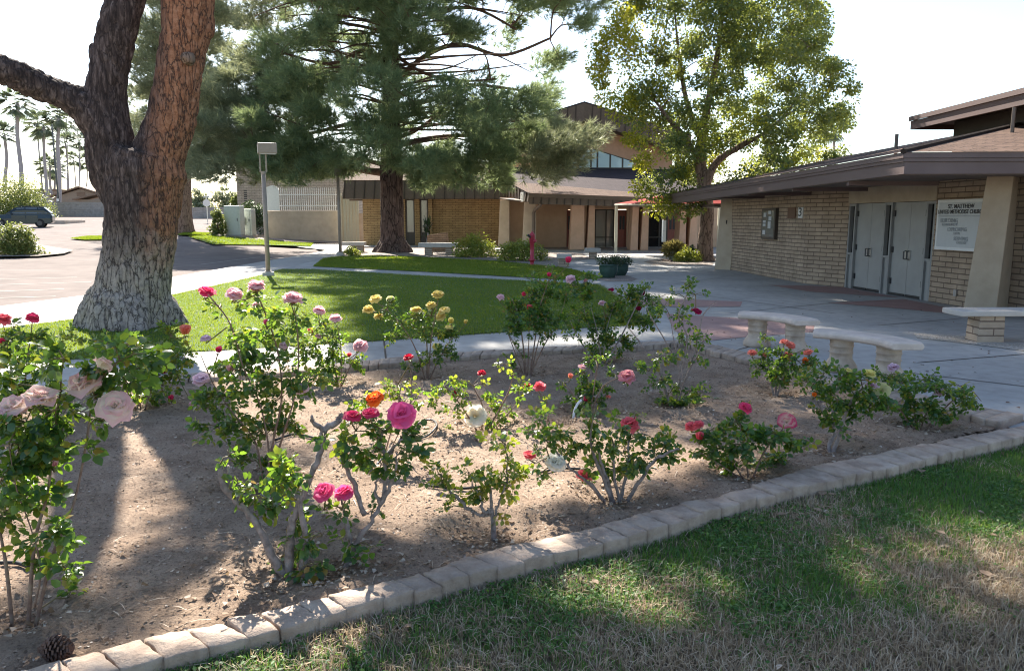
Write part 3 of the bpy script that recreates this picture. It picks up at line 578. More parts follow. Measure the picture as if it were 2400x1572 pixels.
for p0, p1, zt_ in ((1394.5, 1439.5, 2.25), (1519.5, 1566, 2.13)):
    b = MB(); x0_, x1_ = hx(p0, YB), hx(p1, YB); xm = (x0_ + x1_) / 2 + .1
    b.box(x0_, x0_ + .07, YB + .08, YB + .2, 0, zt_).box(x1_ - .07, x1_, YB + .08, YB + .2, 0, zt_).box(x0_ + .07, x1_ - .07, YB + .08, YB + .2, zt_ - .07, zt_).box(xm - .04, xm + .04, YB + .07, YB + .2, 0, zt_ - .07).box(x0_ + .07, xm - .04, YB + .09, YB + .2, .55, .62).box(xm + .04, x1_ - .07, YB + .09, YB + .2, .55, .62)
    w = b.build('glazed_entrance', M['bronze'], hall); MB().box(x0_ + .07, x1_ - .07, YB + .13, YB + .15, .01, zt_ - .07).build('pane', M['caseglass'] if p0 < 1500 else M['glass'], w)
for p0, p1, y0, mt, dp in ((1172, 1194, 45.3, 'cream', 1.0), (1229, 1256, 43.6, 'cream', 1.0), (1341, 1369.5, 42.6, 'salmon', 1.2), (1381, 1394, 42.6, 'salmon', 1.2), (1483, 1496, 42.0, 'salmon', 1.2), (1507, 1520, 42.0, 'salmon', 1.2), (1596, 1608, 41.6, 'salmon', 1.2), (1620, 1634, 41.6, 'salmon', 1.2)):
    b = MB(); xa, xb = hx(p0, y0), hx(p1, y0)
    b.prism([(xa - .12, y0 - .1, 0), (xb, y0 - .1, 0), (xb, y0 + dp, 0), (xa - .12, y0 + dp, 0)], [(xa, y0, 2.62 if y0 < 44 else 2.75), (xb, y0, 2.62 if y0 < 44 else 2.75), (xb, y0 + dp, 2.62 if y0 < 44 else 2.75), (xa, y0 + dp, 2.62 if y0 < 44 else 2.75)])
    b.build('pillar', M[mt], hall, bevel=.02)
# angled fascia return carrying the number, then the porch fascia and gutter
q0, q1 = P(1187.5, 471, 49.0), P(1187.5, 425, 49.0); r0, r1 = P(1237, 473, 42.2), P(1240, 453, 42.2)
b = MB(); b.slab([q0, r0, r1, q1], .12); sp0 = len(b.F)
for i in range(7):
    t = (i + .4) / 7; a, c = q0.lerp(r0, t), q1.lerp(r1, t); dd = (r0 - q0).normalized() * .035; oo = Vector((-.05, -.05, 0)); b.slab([a - dd + oo, a + dd + oo, c + dd + oo, c - dd + oo], .06)
b.build('fascia', M['fascia'], hall, mat2=M['seam'], split=sp0)
e0, e1 = P(1240, 478, 42.2), P(1660, 489, 40.2); t0, t1 = P(1241, 461, 42.2), P(1660, 475, 40.2)
b = MB(); b.slab([e0, e1, t1, t0], .1); sp0 = len(b.F)
for i in range(22):
    t = (i + .5) / 22; a, c = e0.lerp(e1, t), t0.lerp(t1, t); oo = Vector((0, -.05, 0)); b.slab([a + Vector((-.03, -.05, 0)), a + Vector((.03, -.05, 0)), c + Vector((.03, -.05, 0)), c + Vector((-.03, -.05, 0))], .05)
b.build('fascia', M['fascia'], hall, mat2=M['seam'], split=sp0)
g0, g1 = P(1239, 462, 42.0), P(1660, 476, 40.0); h0, h1 = P(1239, 453, 42.0), P(1660, 468, 40.0)
b = MB(); b.slab([g0, g1, h1, h0], .18); gt = b.build('gutter', M['fascia'], hall)
b = MB(); ds = P(1256, 470, 42.0); b.tube([P(1268, 478, 41.9), P(1266, 481, 41.95), P(1254, 492, 43.3), P(1250, 500, 43.35), P(1250, 579, 43.35)], .09, 8); b.build('downspout', M['fascia'], hall, uv=False)
b = MB(); b.slab([(hx(1172, 50) , 46.3, 2.9), (e0.x, 42.3, 2.62), (e1.x, 40.3, 2.3), (e1.x, 50, 2.9)], .06); b.build('soffit', M['soffit'], hall)
# porch roof: sunlit strip, then the broad shingle roof rising to the clerestory
v0, v1, v2, v3 = q1 + Vector((0, 0, .01)), h0 + Vector((0, 0, .01)), h1 + Vector((0, 0, .01)), P(1490, 462, 44.5)
b = MB(); b.add([v0, v1, v2, P(1660, 466, 42)], [[0, 1, 2, 3]]); b.build('porch_roof', M['shingle'], hall)
b = MB(); b.add([P(1187, 426, 49.0), P(1660, 467, 42.3), P(1660, 398, 60.2), P(1150, 391, 60.2)], [[0, 1, 2, 3]]); b.build('main_roof', M['shingle2'], hall)  # shade of this slope is put into its darker shingle colour
YC = 60.5; zs = P(1400, 398, YC).z; pk = P(1364, 290, YC); slope = .30
def gable_z(x): return pk.z - slope * abs(x - pk.x)
xl, xr = P(1150, 350, YC).x, pk.x + (pk.x - P(1150, 350, YC).x)
b = MB(); b.prism([(xl, YC, zs - 3), (xr, YC, zs - 3), (xr, YC, gable_z(xr) + .3), (pk.x, YC, pk.z + .3), (xl, YC, gable_z(xl) + .3)], [(xl, YC + .4, zs - 3), (xr, YC + .4, zs - 3), (xr, YC + .4, gable_z(xr) + .3), (pk.x, YC + .4, pk.z + .3), (xl, YC + .4, gable_z(xl) + .3)]); b.build('gable_wall', M['peach'], hall)
H_ = P(1364, 250, YC).z - pk.z
for sx_, xe in ((-1, xl - 1), (1, xr + 1)):
    b = MB(); A = Vector((pk.x, YC - 1.6, pk.z)); B_ = Vector((xe, YC - 1.6, pk.z - slope * abs(xe - pk.x))); up = Vector((0, -.25, H_))
    qd = [A, B_, B_ + up, A + up] if sx_ > 0 else [B_, A, A + up, B_ + up]; b.slab(qd, .12, Vector((0, .15, 0))); sp0 = len(b.F)
    for i in range(1, 13):
        t = i / 13; c = A.lerp(B_, t); b.slab([c + Vector((-.04, -.03, 0)), c + Vector((.04, -.03, 0)), c + up + Vector((.04, -.03, 0)), c + up + Vector((-.04, -.03, 0))], .05, Vector((0, .05, 0)))
    b.build('gable_fascia', M['fascia'], hall, mat2=M['seam'], split=sp0)
    b = MB(); o_ = Vector((0, 14, 0)); b.slab([A + up, B_ + up, B_ + up + o_, A + up + o_], .15, Vector((0, 0, .12))); b.build('gable_roof', M['shingle2'], hall)
    b = MB(); b.slab([A, B_, B_ + Vector((0, 1.6, 0)), A + Vector((0, 1.6, 0))], .1, Vector((0, 0, .06))); b.build('gable_soffit', M['soffit'], hall)
px0 = [1329, 1356, 1385, 1400, 1430, 1459, 1487]
for p0, p1 in zip(px0[:-1], px0[1:]):
    xa, xb = P(p0, 370, YC).x, P(p1, 370, YC).x; zl = min(gable_z(xa), pk.z) - 2.55; zr = gable_z(xb) - 2.55
    zl = gable_z(xa) - 1.6; zr = gable_z(xb) - 1.6
    b = MB(); b.slab([(xa, YC - .06, zs + .1), (xb, YC - .06, zs + .1), (xb, YC - .06, zr), (xa, YC - .06, zl)], .1, Vector((0, .05, 0))); w = b.build('window', M['bronze'], hall)
    b = MB(); b.slab([(xa + .07, YC - .09, zs + .16), (xb - .07, YC - .09, zs + .16), (xb - .07, YC - .09, zr - .08), (xa + .07, YC - .09, zl - .08)], .1, Vector((0, .02, 0))); b.build('pane', M['blueglass'], w)
b = MB(); b.box(xl, xr, YC - .12, YC - .005, zs - .25, zs + .08); b.build('sill', M['tan'], hall)
def number_sign(name, body, c, w, h, rz, label, cat='number sign'):
    e = empty(name, c, label, cat); b = MB(); b.obox((c[0], c[1]), w / 2, .012, c[2] - h / 2, c[2] + h / 2, rz); b.build('plate', M['white'], e, bevel=.003)
    n_ = Vector((math.sin(rz), -math.cos(rz), 0)); text(body, Vector(c) + n_ * .016, h * .85, M['black'], e, 'numeral', R(90), rz); return e
s0 = q0.lerp(r0, .86).lerp(q1.lerp(r1, .86), .45); ang = math.atan2((r0 - q0).y, (r0 - q0).x)
nd = Vector((math.sin(ang), -math.cos(ang), 0)); number_sign('number_sign', '2', tuple(s0 + nd * .16), .85, .52, ang, 'small white plate with a black 2 on the brown fascia')

# ---- pale brick annex, low wall with white railing, cream gate
YA = 63.0
anx = empty('brick_annex', (P(680, 560, YA).x, YA, 0), 'windowless pale brick annex behind the white railing', 'building')
xa, xb = P(557, 480, YA).x, P(830, 480, YA).x; za = P(680, 385, YA).z
MB().box(xa, xb, YA, YA + 9, -.1, za).build('wall', M['whitebrick'], anx)
b = MB(); b.box(xa - .15, xb + .1, YA - .15, YA + 9.1, za, za + .35); b.build('roof_edge', M['fascia'], anx)
b = MB()
for i in range(9): b.box(xa + .55, xa + .8, YA - .03, YA - .003, 2.6 + i * .16, 2.68 + i * .16)
b.build('vent', M['black'], anx)
YL = 56.0
lw = empty('low_wall', (P(700, 566, YL).x, YL, 0), 'low cream stucco wall under the white railing beside the cream gate', 'wall')
xa, xb = P(622, 530, YL).x, P(797, 530, YL).x; zl_ = P(700, 494, YL).z
MB().box(xa, xb, YL, YL + .25, -.1, zl_).build('wall_body', M['cream'], lw, bevel=.03)
rl = empty('railing', ((xa + xb) / 2, YL + .1, zl_), 'white metal picket railing on top of the low cream wall', 'railing')
zt = P(700, 440, YL).z; xa = P(653, 470, YL).x; b = MB(); n = 30
for i in range(n): x = xa + (xb - xa) * i / (n - 1); b.box(x - .018, x + .018, YL + .08, YL + .12, zl_ + .02, zt)
b.build('picket', M['white'], rl, uv=False); rl.children[0].name = 'pickets'; rl.children[0]['kind'] = 'stuff'
for z in (zl_ + .32, zt - .52): MB().box(xa - .02, xb + .02, YL + .06, YL + .14, z, z + .06).build('rail', M['white'], rl)
bd = empty('screen_panel', (P(641, 490, YL).x, YL - .2, zl_), 'white rounded metal panel at the left end of the railing', 'panel')
b = MB(); xc = P(640, 470, YL).x; rr = P(655, 470, YL).x - xc; zc = P(640, 450, YL).z
prof = [(xc - rr * 1.3, zl_), (xc + rr, zl_)] + [(xc + rr * math.cos(a) if a < 1.6 else xc + rr * 1.0 * math.cos(a), zc + rr * 1.0 * math.sin(a)) for a in np.linspace(0, 1.9, 9)] + [(xc - rr * 1.3, zc + rr * .55)]
b.prism([(x, YL - .05, z) for x, z in prof], [(x, YL - .0, z) for x, z in prof]); b.build('panel_sheet', M['white'], bd)
gt = empty('metal_gate', (P(820, 568, 55.4).x, 55.4, 0), 'tall cream sheet metal gate with vertical ribs beside the ochre brick wing', 'gate')
xa, xb = P(803, 510, 55.4).x, P(841, 510, 55.4).x; zt = P(820, 459, 55.4).z; MB().box(xa, xb, 55.4, 55.45, .05, zt).build('gate_leaf', M['creamdoor'], gt)
b = MB()
for i in range(6): x = xa + (xb - xa) * i / 5; b.box(x - .022, x + .022, 55.35, 55.397, .05, zt)
b.build('rib', M['creamdoor'], gt); b = MB(); b.box(xa - .15, xa - .03, 55.3, 55.45, 0, zt + .2); b.build('post', M['creamdoor'], gt)
b = MB(); b.box(xb + .02, P(852, 510, 55.4).x, 55.4, 55.6, 0, P(845, 500, 55.4).z); b.build('side_wall', M['cream'], gt)

# ---- building 3 on the right
r3 = empty('brick_building', (8, 17, 0), 'pink block building with mauve eaves and grey double doors beside the paved court', 'building')
A_ = Vector((7.30, 26.1, 0)); Bc = Vector((7.72, 20.3, 0)); Cc = Vector((8.30, 19.15, 0)); D_ = Vector((8.66, 15.9, 0)); F_ = Vector((9.45, 8.0, 0)); HW = 2.62
def w3(a, c, z0, z1, mat, th=.25, name='wall'): b = MB(); b.wall(c, a, z0, z1, -th); return b.build(name, M[mat], r3)
# outward is to the left/front: thickness goes inward
def wallin(a, c, z0, z1, mat, name='wall', th=.3, out=0.0):
    a = Vector((a[0], a[1], 0)); c = Vector((c[0], c[1], 0)); t = (c - a).normalized(); inn = Vector((-t.y, t.x, 0)); o = -inn * out
    pts = [a + o, c + o, c + inn * th, a + inn * th]; b = MB(); b.prism([(p.x, p.y, z0) for p in pts], [(p.x, p.y, z1) for p in pts]); return b.build(name, M[mat], r3)
wallin(A_, Bc, -.05, HW, 'pinkbrick'); wallin(Bc, Cc, -.05, HW, 'pinkbrick'); wallin(D_, F_, -.05, HW, 'pinkbrick')
wallin(Vector((13, 26.4, 0)), A_, -.05, HW, 'pinkbrick')
# battered stucco pillar at the far corner
def pillar(bq, tq, z1, mat='tan'): b = MB(); b.prism([(x, y, -.02) for x, y in bq], [(x, y, z1) for x, y in tq]); return b.build('pillar', M[mat], r3, bevel=.012)
pillar([(6.86, 26.05), (7.30, 25.7), (7.75, 26.3), (7.30, 26.8)], [(7.02, 26.15), (7.42, 25.8), (7.8, 26.4), (7.40, 26.9)], 2.42)
pillar([(7.88, 13.35), (8.34, 13.15), (8.95, 13.75), (8.50, 14.0)], [(8.10, 13.35), (8.46, 13.2), (8.80, 13.6), (8.50, 13.85)], 2.45)
# door wall
dt = (D_ - Cc).normalized(); dn = Vector((dt.y, -dt.x, 0)); L3 = (D_ - Cc).length
if dn.x > 0: dn = -dn
def at3(s, z, out=0.0): p = Cc + dt * s + dn * out; return (p.x, p.y, z)
def bar3(s0, s1, z0, z1, o0, o1, name, mat, parent):
    b = MB(); b.prism([at3(s0, z0, o1), at3(s1, z0, o1), at3(s1, z0, o0), at3(s0, z0, o0)], [at3(s0, z1, o1), at3(s1, z1, o1), at3(s1, z1, o0), at3(s0, z1, o0)]); return b.build(name, M[mat], parent)
bar3(-.02, L3 + .02, 2.06, HW, -.3, .02, 'header', 'tan', r3)
bar3(0.0, L3, -.05, 2.06, -.3, -.16, 'entry_backing', 'black', r3)
sl3 = [0, .36, .36 + .95, 1.65, 1.65 + 1.2, L3]; DW = (L3 - .3 * 3) / 2; edges = [(0, .3, 's'), (.3, .3 + DW, 'd'), (.3 + DW, .6 + DW, 's'), (.6 + DW, .6 + 2 * DW, 'd'), (.6 + 2 * DW, L3, 's')]
for k, (s0, s1, ty) in enumerate(edges):
    if ty == 's':
        fr3 = bar3(s0 + .002, s0 + .055, -.01, 2.055, -.155, .0, 'sidelight', 'framegrey', r3)
        bar3(s1 - .055, s1 - .002, -.01, 2.055, -.155, .0, 'frame', 'framegrey', fr3); bar3(s0 + .056, s1 - .056, 2.0, 2.055, -.155, -.003, 'frame', 'framegrey', fr3)
        bar3(s0 + .056, s1 - .056, .82, .87, -.155, -.003, 'frame', 'framegrey', fr3)
        bar3(s0 + .056, s1 - .056, -.01, .819, -.155, -.05, 'panel', 'doorgrey', fr3); bar3(s0 + .056, s1 - .056, .871, 1.999, -.12, -.09, 'pane', 'glass', fr3)
    else:
        m = (s0 + s1) / 2
        for a0, a1, hs in ((s0 + .003, m - .004, a1_ if False else m - .05), (m + .004, s1 - .003, m + .05)):
            d3 = bar3(a0, a1, .02, 2.05, -.15, -.06, 'door', 'doorgrey', r3)
            hx_ = hs; bar3(hx_ - .03, hx_ + .03, .80, 1.02, -.06, -.045, 'handle', 'steel', d3); hb = MB(); hb.tube([at3(hx_, .82, -.05), at3(hx_, .83, .01), at3(hx_, .99, .01), at3(hx_, 1.0, -.05)], .014, 8); hb.build('pull', M['hingemetal'], d3, uv=False)
            he = a0 + .02 if hs > m else a1 - .02; he = a1 - .03 if hs > m else a0 + .03
            for z in (.25, .95, 1.75): bar3(he - .022, he + .022, z, z + .13, -.06, -.03, 'hinge', 'hingemetal', d3)
            bar3(a0 + .02, a1 - .02, .021, .06, -.06, -.035, 'kick_strip', 'black', d3)
# eaves: two tier fascia, soffit, hipped shingle roof
E0 = Vector((5.86, 30.0, 2.25)); E1 = Vector((6.10, 12.2, 2.385)); E2 = Vector((16.0, 11.9, 2.39)); up1 = Vector((0, 0, .21)); up2 = Vector((0, 0, .16))
def board(a, c, u, out, name, mat, th=.05):
    t = (c - a); t.z = 0; t.normalize(); nn = Vector((t.y, -t.x, 0)); 
    a, c = a + nn * out, c + nn * out; b = MB(); b.prism([a, c, c - nn * th, a - nn * th], [a + u, c + u, c + u - nn * th, a + u - nn * th]); return b
ts = (E1 - E0); ts.z = 0; ts.normalize(); tf = (E2 - E1); tf.z = 0; tf.normalize()
for (a, c, s) in ((E0, E1, 1), (E1, E2, 1)):
    t = c - a; t.z = 0; t.normalize(); nn = Vector((t.y, -t.x, 0)) 
    if nn.x > .5 or nn.y > .5: nn = -nn
    for u0, u1, o0, nm in ((0, .185, 0, 'fascia'), (.188, .238, .03, 'fascia'), (.241, .325, .05, 'gutter')):
        z0 = Vector((0, 0, u0)); z1 = Vector((0, 0, u1)); ex = t * (o0 if a is E0 else 0); ey = -t * (o0 if a is E1 else 0)
        p = [a + nn * o0 + ey, c + nn * o0 + ex, c - nn * .06 + ex * 0, a - nn * .06]
        if a is E0: p[2] = p[2] - t * .061
        else: p[3] = p[3] + t * .0; p[0] = p[0] 
        b = MB(); b.prism([v + z0 for v in p], [v + z1 for v in p]); b.build(nm, M['mauve'], r3)
zr = Vector((0, 0, .327)); sl = .20
c0, c1, c2 = E0 + zr, E1 + zr, E2 + zr; c0.x -= .07; c1.x -= .07; c1.y -= .07; c2.y -= .07
ridge = 6.5
h1_ = c1 + Vector((ridge, ridge, ridge * sl)); h0_ = c0 + Vector((ridge, 0, ridge * sl + .1)); h2_ = c2 + Vector((0, ridge, ridge * sl))
b = MB(); b.add([c0, c1, h1_, h0_], [[0, 1, 2, 3]]); b.build('roof', M['shingle'], r3)
b = MB(); b.add([c1, c2, h2_, h1_], [[0, 1, 2, 3]]); b.build('roof', M['shingle'], r3)
MB().tube([c1 + Vector((0, 0, .012)), h1_ + Vector((0, 0, .015))], .045, 6).build('hip_cap', M['shingle'], r3, uv=False)
MB().slab([E0 + Vector((0.05, 0, .02)), E1 + Vector((.05, .05, .02)), Vector((8.6, 15, 2.47)), Vector((7.6, 30, 2.40))], .03).build('soffit', M['soffit'], r3)
MB().slab([E1 + Vector((.05, .05, .02)), E2 + Vector((0, .05, .02)), Vector((16, 15, 2.47)), Vector((8.6, 15, 2.47))], .03).build('soffit', M['soffit'], r3)
for y in (14.2, 17.0, 20.2, 23.2): MB().box(6.12, 7.75, y, y + .1, 2.20 + .09, 2.30 + .07).build('rafter_tail', M['mauve'], r3)
b = MB(); b.slab([E0, E0 + Vector((4, 0, .8)), E0 + Vector((4, 0, 1.17)), E0 + Vector((0, 0, .37))], .05, Vector((0, .05, 0))); b.build('end_fascia', M['mauve'], r3)
b = MB(); b.box(7.0, 7.9, 26.95, 29.9, 2.1, 2.2); b.build('soffit', M['soffit'], r3)
# raised roof monitor
mx, my0, my1, mz = 10.18, 20.2, 9.0, 3.94
MB().box(mx, mx + .06, my1, my0, mz, mz + .21).build('monitor_fascia', M['mauve'], r3); MB().box(mx - .05, mx, my1, my0 + .02, mz + .213, mz + .31).build('monitor_fascia', M['mauve'], r3)
MB().box(mx + .062, 17, my0 - .06, my0, mz, mz + .25).build('monitor_fascia', M['mauve'], r3); MB().box(mx + .062, 17, my1, my0 - .062, mz + .1, mz + .16).build('monitor_soffit', M['bronze'], r3)  # soffit coloured dark to stand in for shade under the raised roof
b = MB(); b.slab([(mx - .05, my1, mz + .32), (17, my1, mz + 1.4), (17, my0 + .02, mz + 1.4), (mx - .05, my0 + .02, mz + .32)], .08); b.build('monitor_roof', M['shingle'], r3)
MB().box(mx + .75, 16.8, my1, my0 - .65, 2.9, mz + .1).build('monitor_wall', M['bronze'], r3)  # wall colour darkened the same way, painting the shade below the eave
b = MB(); vp = P(2098, 372, 22); b.tube([(vp.x, 22, 2.9), (vp.x, 22, 4.02)], .05, 8); b.build('vent_pipe', M['fascia'], r3, uv=False)
b = MB(); vp = P(2373, 300, 15.2); b.tube([(vp.x, 15.2, 3.1), (vp.x, 15.2, 3.8)], .035, 8); b.build('vent_pipe', M['fascia'], r3, uv=False)
# wall fittings of building 3
wt = (Bc - A_).normalized(); wnn = Vector((wt.y, -wt.x, 0)); wnn = -wnn if wnn.x > 0 else wnn; wyaw = math.atan2(wt.y, wt.x)
def onwall(px, py, a=A_, t=wt):          # where the pixel ray meets the vertical wall plane through a along t
    d = ray(px, py); n_ = Vector((-t.y, t.x, 0)); k = (a - Vector((0, 0, EYE))).dot(n_) / d.dot(n_); return Vector((0, 0, EYE)) + d * k
def wplate(name, px0, px1, pt, pb, mat, parent, out, th=.03, a=A_, t=wt, nn=wnn, inset=0.0, bev=.004):
    l, r_ = onwall(px0, (pt + pb) / 2, a, t), onwall(px1, (pt + pb) / 2, a, t); m_ = (l + r_) / 2; zt, zb = onwall((px0 + px1) / 2, pt, a, t).z, onwall((px0 + px1) / 2, pb, a, t).z
    tt = (r_ - l).normalized(); l, r_ = l + tt * inset, r_ - tt * inset; zt -= inset; zb += inset
    p = [l + nn * out, r_ + nn * out, r_ + nn * (out - th), l + nn * (out - th)]; b = MB(); b.prism([(v.x, v.y, zb) for v in p], [(v.x, v.y, zt) for v in p]); return b.build(name, M[mat], parent, bevel=bev), m_, zb, zt, l, r_
cs = empty('notice_case', onwall(1807, 525), 'dark framed glass notice case on the pale block wall', 'notice case')
_, m_, zb, zt, l, r_ = wplate('frame', 1792, 1824, 488, 561, 'bronze', cs, .10, .10)
wplate('pane', 1792, 1824, 488, 561, 'caseglass', cs, .105, .02, inset=.07, bev=0)
for k in range(7):
    f = (.25, .25, .25, .28, .62, .66, .62)[k]; zz = zb + (zt - zb) * (.15, .42, .53, .72, .35, .6, .8)[k]; c_ = l.lerp(r_, f) + wnn * .112
    b = MB(); b.obox((c_.x, c_.y), .10, .002, zz, zz + (.13, .07, .07, .12, .2, .12, .1)[k], wyaw); b.build('notice', M['signpanel'], cs)
pq = empty('plaque', onwall(1857, 499), 'small square dark brown plaque beside the number 3', 'plaque'); wplate('plate', 1848, 1865.5, 486, 512, 'wood', pq, .03)
s3 = onwall(1878, 498) + wnn * .02; e = empty('number_sign', s3, 'white plate with a black 3 on the pale block wall', 'number sign'); wplate('plate', 1873, 1883, 486, 511, 'white', e, .03)
text('3', s3 + wnn * .014, .30, M['black'], e, 'numeral', R(90), wyaw + math.pi, sx=1.4) if False else None
rzw = math.atan2(-wnn.x, wnn.y) + math.pi; text('3', s3 + wnn * .014, .32, M['black'], e, 'numeral', R(90), rzw, sx=1.5)
e = empty('wall_light', onwall(1709, 521), 'small dark box light at the far end of the block wall', 'wall light'); wplate('housing', 1706, 1713, 516, 525, 'bronze', e, .16, .15)
wt2 = (F_ - D_).normalized(); wn2 = Vector((wt2.y, -wt2.x, 0)); wn2 = -wn2 if wn2.x > 0 else wn2
sg = empty('marquee_sign', onwall(2240, 530, D_, wt2), 'white framed changeable letter church sign on the pink block wall, partly behind the pillar', 'sign')
kw = dict(a=D_, t=wt2, nn=wn2)
_, m_, zb, zt, l, r_ = wplate('frame', 2207, 2325, 467, 588, 'white', sg, .12, .12, **kw)
wplate('panel', 2207, 2325, 467, 588, 'signpanel', sg, .125, .02, inset=.06, bev=0, **kw)
rz2 = math.atan2(-wn2.x, wn2.y) + math.pi; W_ = (r_ - l).length; tt2 = (r_ - l).normalized(); HS = zt - zb
MB().prism([tuple(l + tt2 * .06 + wn2 * o + Vector((0, 0, zb + HS * .655 - l.z))) for o in (.135,)] * 0 or [((l + tt2 * .06 + wn2 * .131).x, (l + tt2 * .06 + wn2 * .131).y, zb + HS * .665), ((r_ - tt2 * .06 + wn2 * .131).x, (r_ - tt2 * .06 + wn2 * .131).y, zb + HS * .665), ((r_ - tt2 * .06 + wn2 * .12).x, (r_ - tt2 * .06 + wn2 * .12).y, zb + HS * .665), ((l + tt2 * .06 + wn2 * .12).x, (l + tt2 * .06 + wn2 * .12).y, zb + HS * .665)],
           [((l + tt2 * .06 + wn2 * .131).x, (l + tt2 * .06 + wn2 * .131).y, zb + HS * .685), ((r_ - tt2 * .06 + wn2 * .131).x, (r_ - tt2 * .06 + wn2 * .131).y, zb + HS * .685), ((r_ - tt2 * .06 + wn2 * .12).x, (r_ - tt2 * .06 + wn2 * .12).y, zb + HS * .685), ((l + tt2 * .06 + wn2 * .12).x, (l + tt2 * .06 + wn2 * .12).y, zb + HS * .685)]).build('divider', M['ghost'], sg)
def sline(body, f, zf, size, mat, sx=1.0): p = l.lerp(r_, f) + wn2 * .134; text(body, (p.x, p.y, zb + HS * zf), size, M[mat], sg, 'lettering', R(90), rz2, sx=sx)
sline('ST. MATTHEW', .50, .86, .115, 'black'); sline('UNITED METHODIST CHURCH', .50, .755, .112, 'black', .86)
sline('BUILDING', .28, .585, .115, 'ghost'); sline('COMMUNITY', .30, .505, .075, 'ghost'); sline('EXPLORING', .46, .41, .105, 'ghost'); sline('FAITH', .46, .33, .07, 'ghost'); sline('SERVING', .55, .23, .105, 'ghost'); sline('OTHERS', .57, .155, .075, 'ghost')
e = empty('outlet_cover', onwall(2241, 686, D_, wt2), 'small grey outlet cover low on the pink block wall', 'outlet'); wplate('cover', 2237, 2244, 679, 694, 'steel', e, .03, .03, **kw)

# ================================================================== TREES
def trunk_obj(name, tubes, mat, parent, voxel, amp, sc=5.0, stretch=.3, seed=0):
    """fuse several tapered tubes into one bark skin (voxel remesh) and roughen it"""
    b = MB()
    for pts, rad in tubes: b.tube(pts, rad, 16)
    tmp = b.build(name, None, parent, uv=False); rm = tmp.modifiers.new('r', 'REMESH'); rm.mode = 'VOXEL'; rm.voxel_size = voxel
    sm = tmp.modifiers.new('s', 'SMOOTH'); sm.factor = .5; sm.iterations = 8
    dg = bpy.context.evaluated_depsgraph_get(); me = bpy.data.meshes.new_from_object(tmp.evaluated_get(dg)); tmp.modifiers.clear(); old = tmp.data; tmp.data = me
    nv = len(me.vertices); co = np.zeros(nv * 3); me.vertices.foreach_get('co', co); co = co.reshape(-1, 3); nr = np.zeros(nv * 3); me.vertices.foreach_get('normal', nr); nr = nr.reshape(-1, 3)
    dsp = np.empty(nv)
    for i in range(nv):
        x, y, z = co[i]; q = (x * sc + seed, y * sc, z * sc * stretch); w = noise.noise_vector((x * 3, y * 3, z * 2)); d = noise.voronoi((q[0] + w[0] * .5, q[1] + w[1] * .5, q[2] + w[2] * .5))[0]
        dsp[i] = min(d[1] - d[0], .45) - .28 + .7 * noise.noise((x * 1.6, y * 1.6, z * 1.1 + seed))
    co += nr * (dsp * amp)[:, None]; me.vertices.foreach_set('co', co.ravel()); me.polygons.foreach_set('use_smooth', [True] * len(me.polygons)); me.update()
    me.materials.clear(); me.materials.append(mat); return tmp
def smoothpts(pts, n=6):
    pts = [Vector(p) for p in pts]; out = []
    for i in range(len(pts) - 1):
        p0, p1, p2, p3 = pts[max(i - 1, 0)], pts[i], pts[i + 1], pts[min(i + 2, len(pts) - 1)]
        for k in range(n):
            t = k / n; out.append(.5 * ((2 * p1) + (p2 - p0) * t + (2 * p0 - 5 * p1 + 4 * p2 - p3) * t * t + (3 * p1 - p0 - 3 * p2 + p3) * t ** 3))
    return out + [pts[-1]]
def interp(vals, n): return list(np.interp(np.linspace(0, len(vals) - 1, n), range(len(vals)), vals))
def limb(pts, rad, n=6): q = smoothpts(pts, n); return q, interp(rad, len(q))
def clumps(poly, n, y0, ry, rng, gaps=(), mind=0.8, yfun=None):
    xs = [p[0] for p in poly]; ys = [p[1] for p in poly]; cx = (min(xs) + max(xs)) / 2; hw = (max(xs) - min(xs)) / 2; out = []; tries = 0
    while len(out) < n and tries < n * 60:
        tries += 1; px, py = rng.uniform(min(xs), max(xs)), rng.uniform(min(ys), max(ys))
        if not inpoly(px, py, poly): continue
        if any(((px - g[0]) / g[2]) ** 2 + ((py - g[1]) / g[3]) ** 2 < 1 for g in gaps): continue
        k = math.sqrt(max(0.05, 1 - ((px - cx) / hw) ** 2)); y = y0 + ry * k * rng.uniform(-1, 1)
        if yfun: y = yfun(px, py, y)
        p = P(px, py, y)
        if all((p - q).length > mind for q in out): out.append(p)
    return out
def connect(cl, nodes, b, rmax, rmin, sag=.15, bias=1.0):
    """join every clump to the nearest earlier node with a bent branch; nodes: (point, radius)"""
    ax = [Vector(p) for p, r in nodes]; nd = list(nodes)
    cl = sorted(cl, key=lambda c: min((c - a).length for a in ax)); 
    for c in cl:
        best = min(nd, key=lambda q: (q[0] - c).length + (0 if q[1] > rmin * 1.5 else .4) + max(0, q[0].z - c.z) * .5 * bias); a, ra = best; L = (c - a).length
        r0 = min(ra * .6, rmin + (rmax - rmin) * min(1, L / 6)); r0 = max(r0, rmin)
        m1 = a.lerp(c, .4) + Vector((random.uniform(-.1, .1) * L, random.uniform(-.1, .1) * L, (random.uniform(-.05, .12) + sag * .5) * L)); m2 = a.lerp(c, .75) + Vector((0, 0, random.uniform(-.02, .1) * L))
        q, rr = limb([a, m1, m2, c], [r0, r0 * .75, r0 * .5, rmin * .6], 3); b.tube(q, rr, 5, False)
        nd.append((c, rmin)); nd.append((m2, r0 * .5)); nd.append((m1, r0 * .75))
NEED_V = np.array([(0, .5, 0), (0, -.5, 0), (1, 0, 0)]); NEED_T = np.array([(0, 1, 2)])
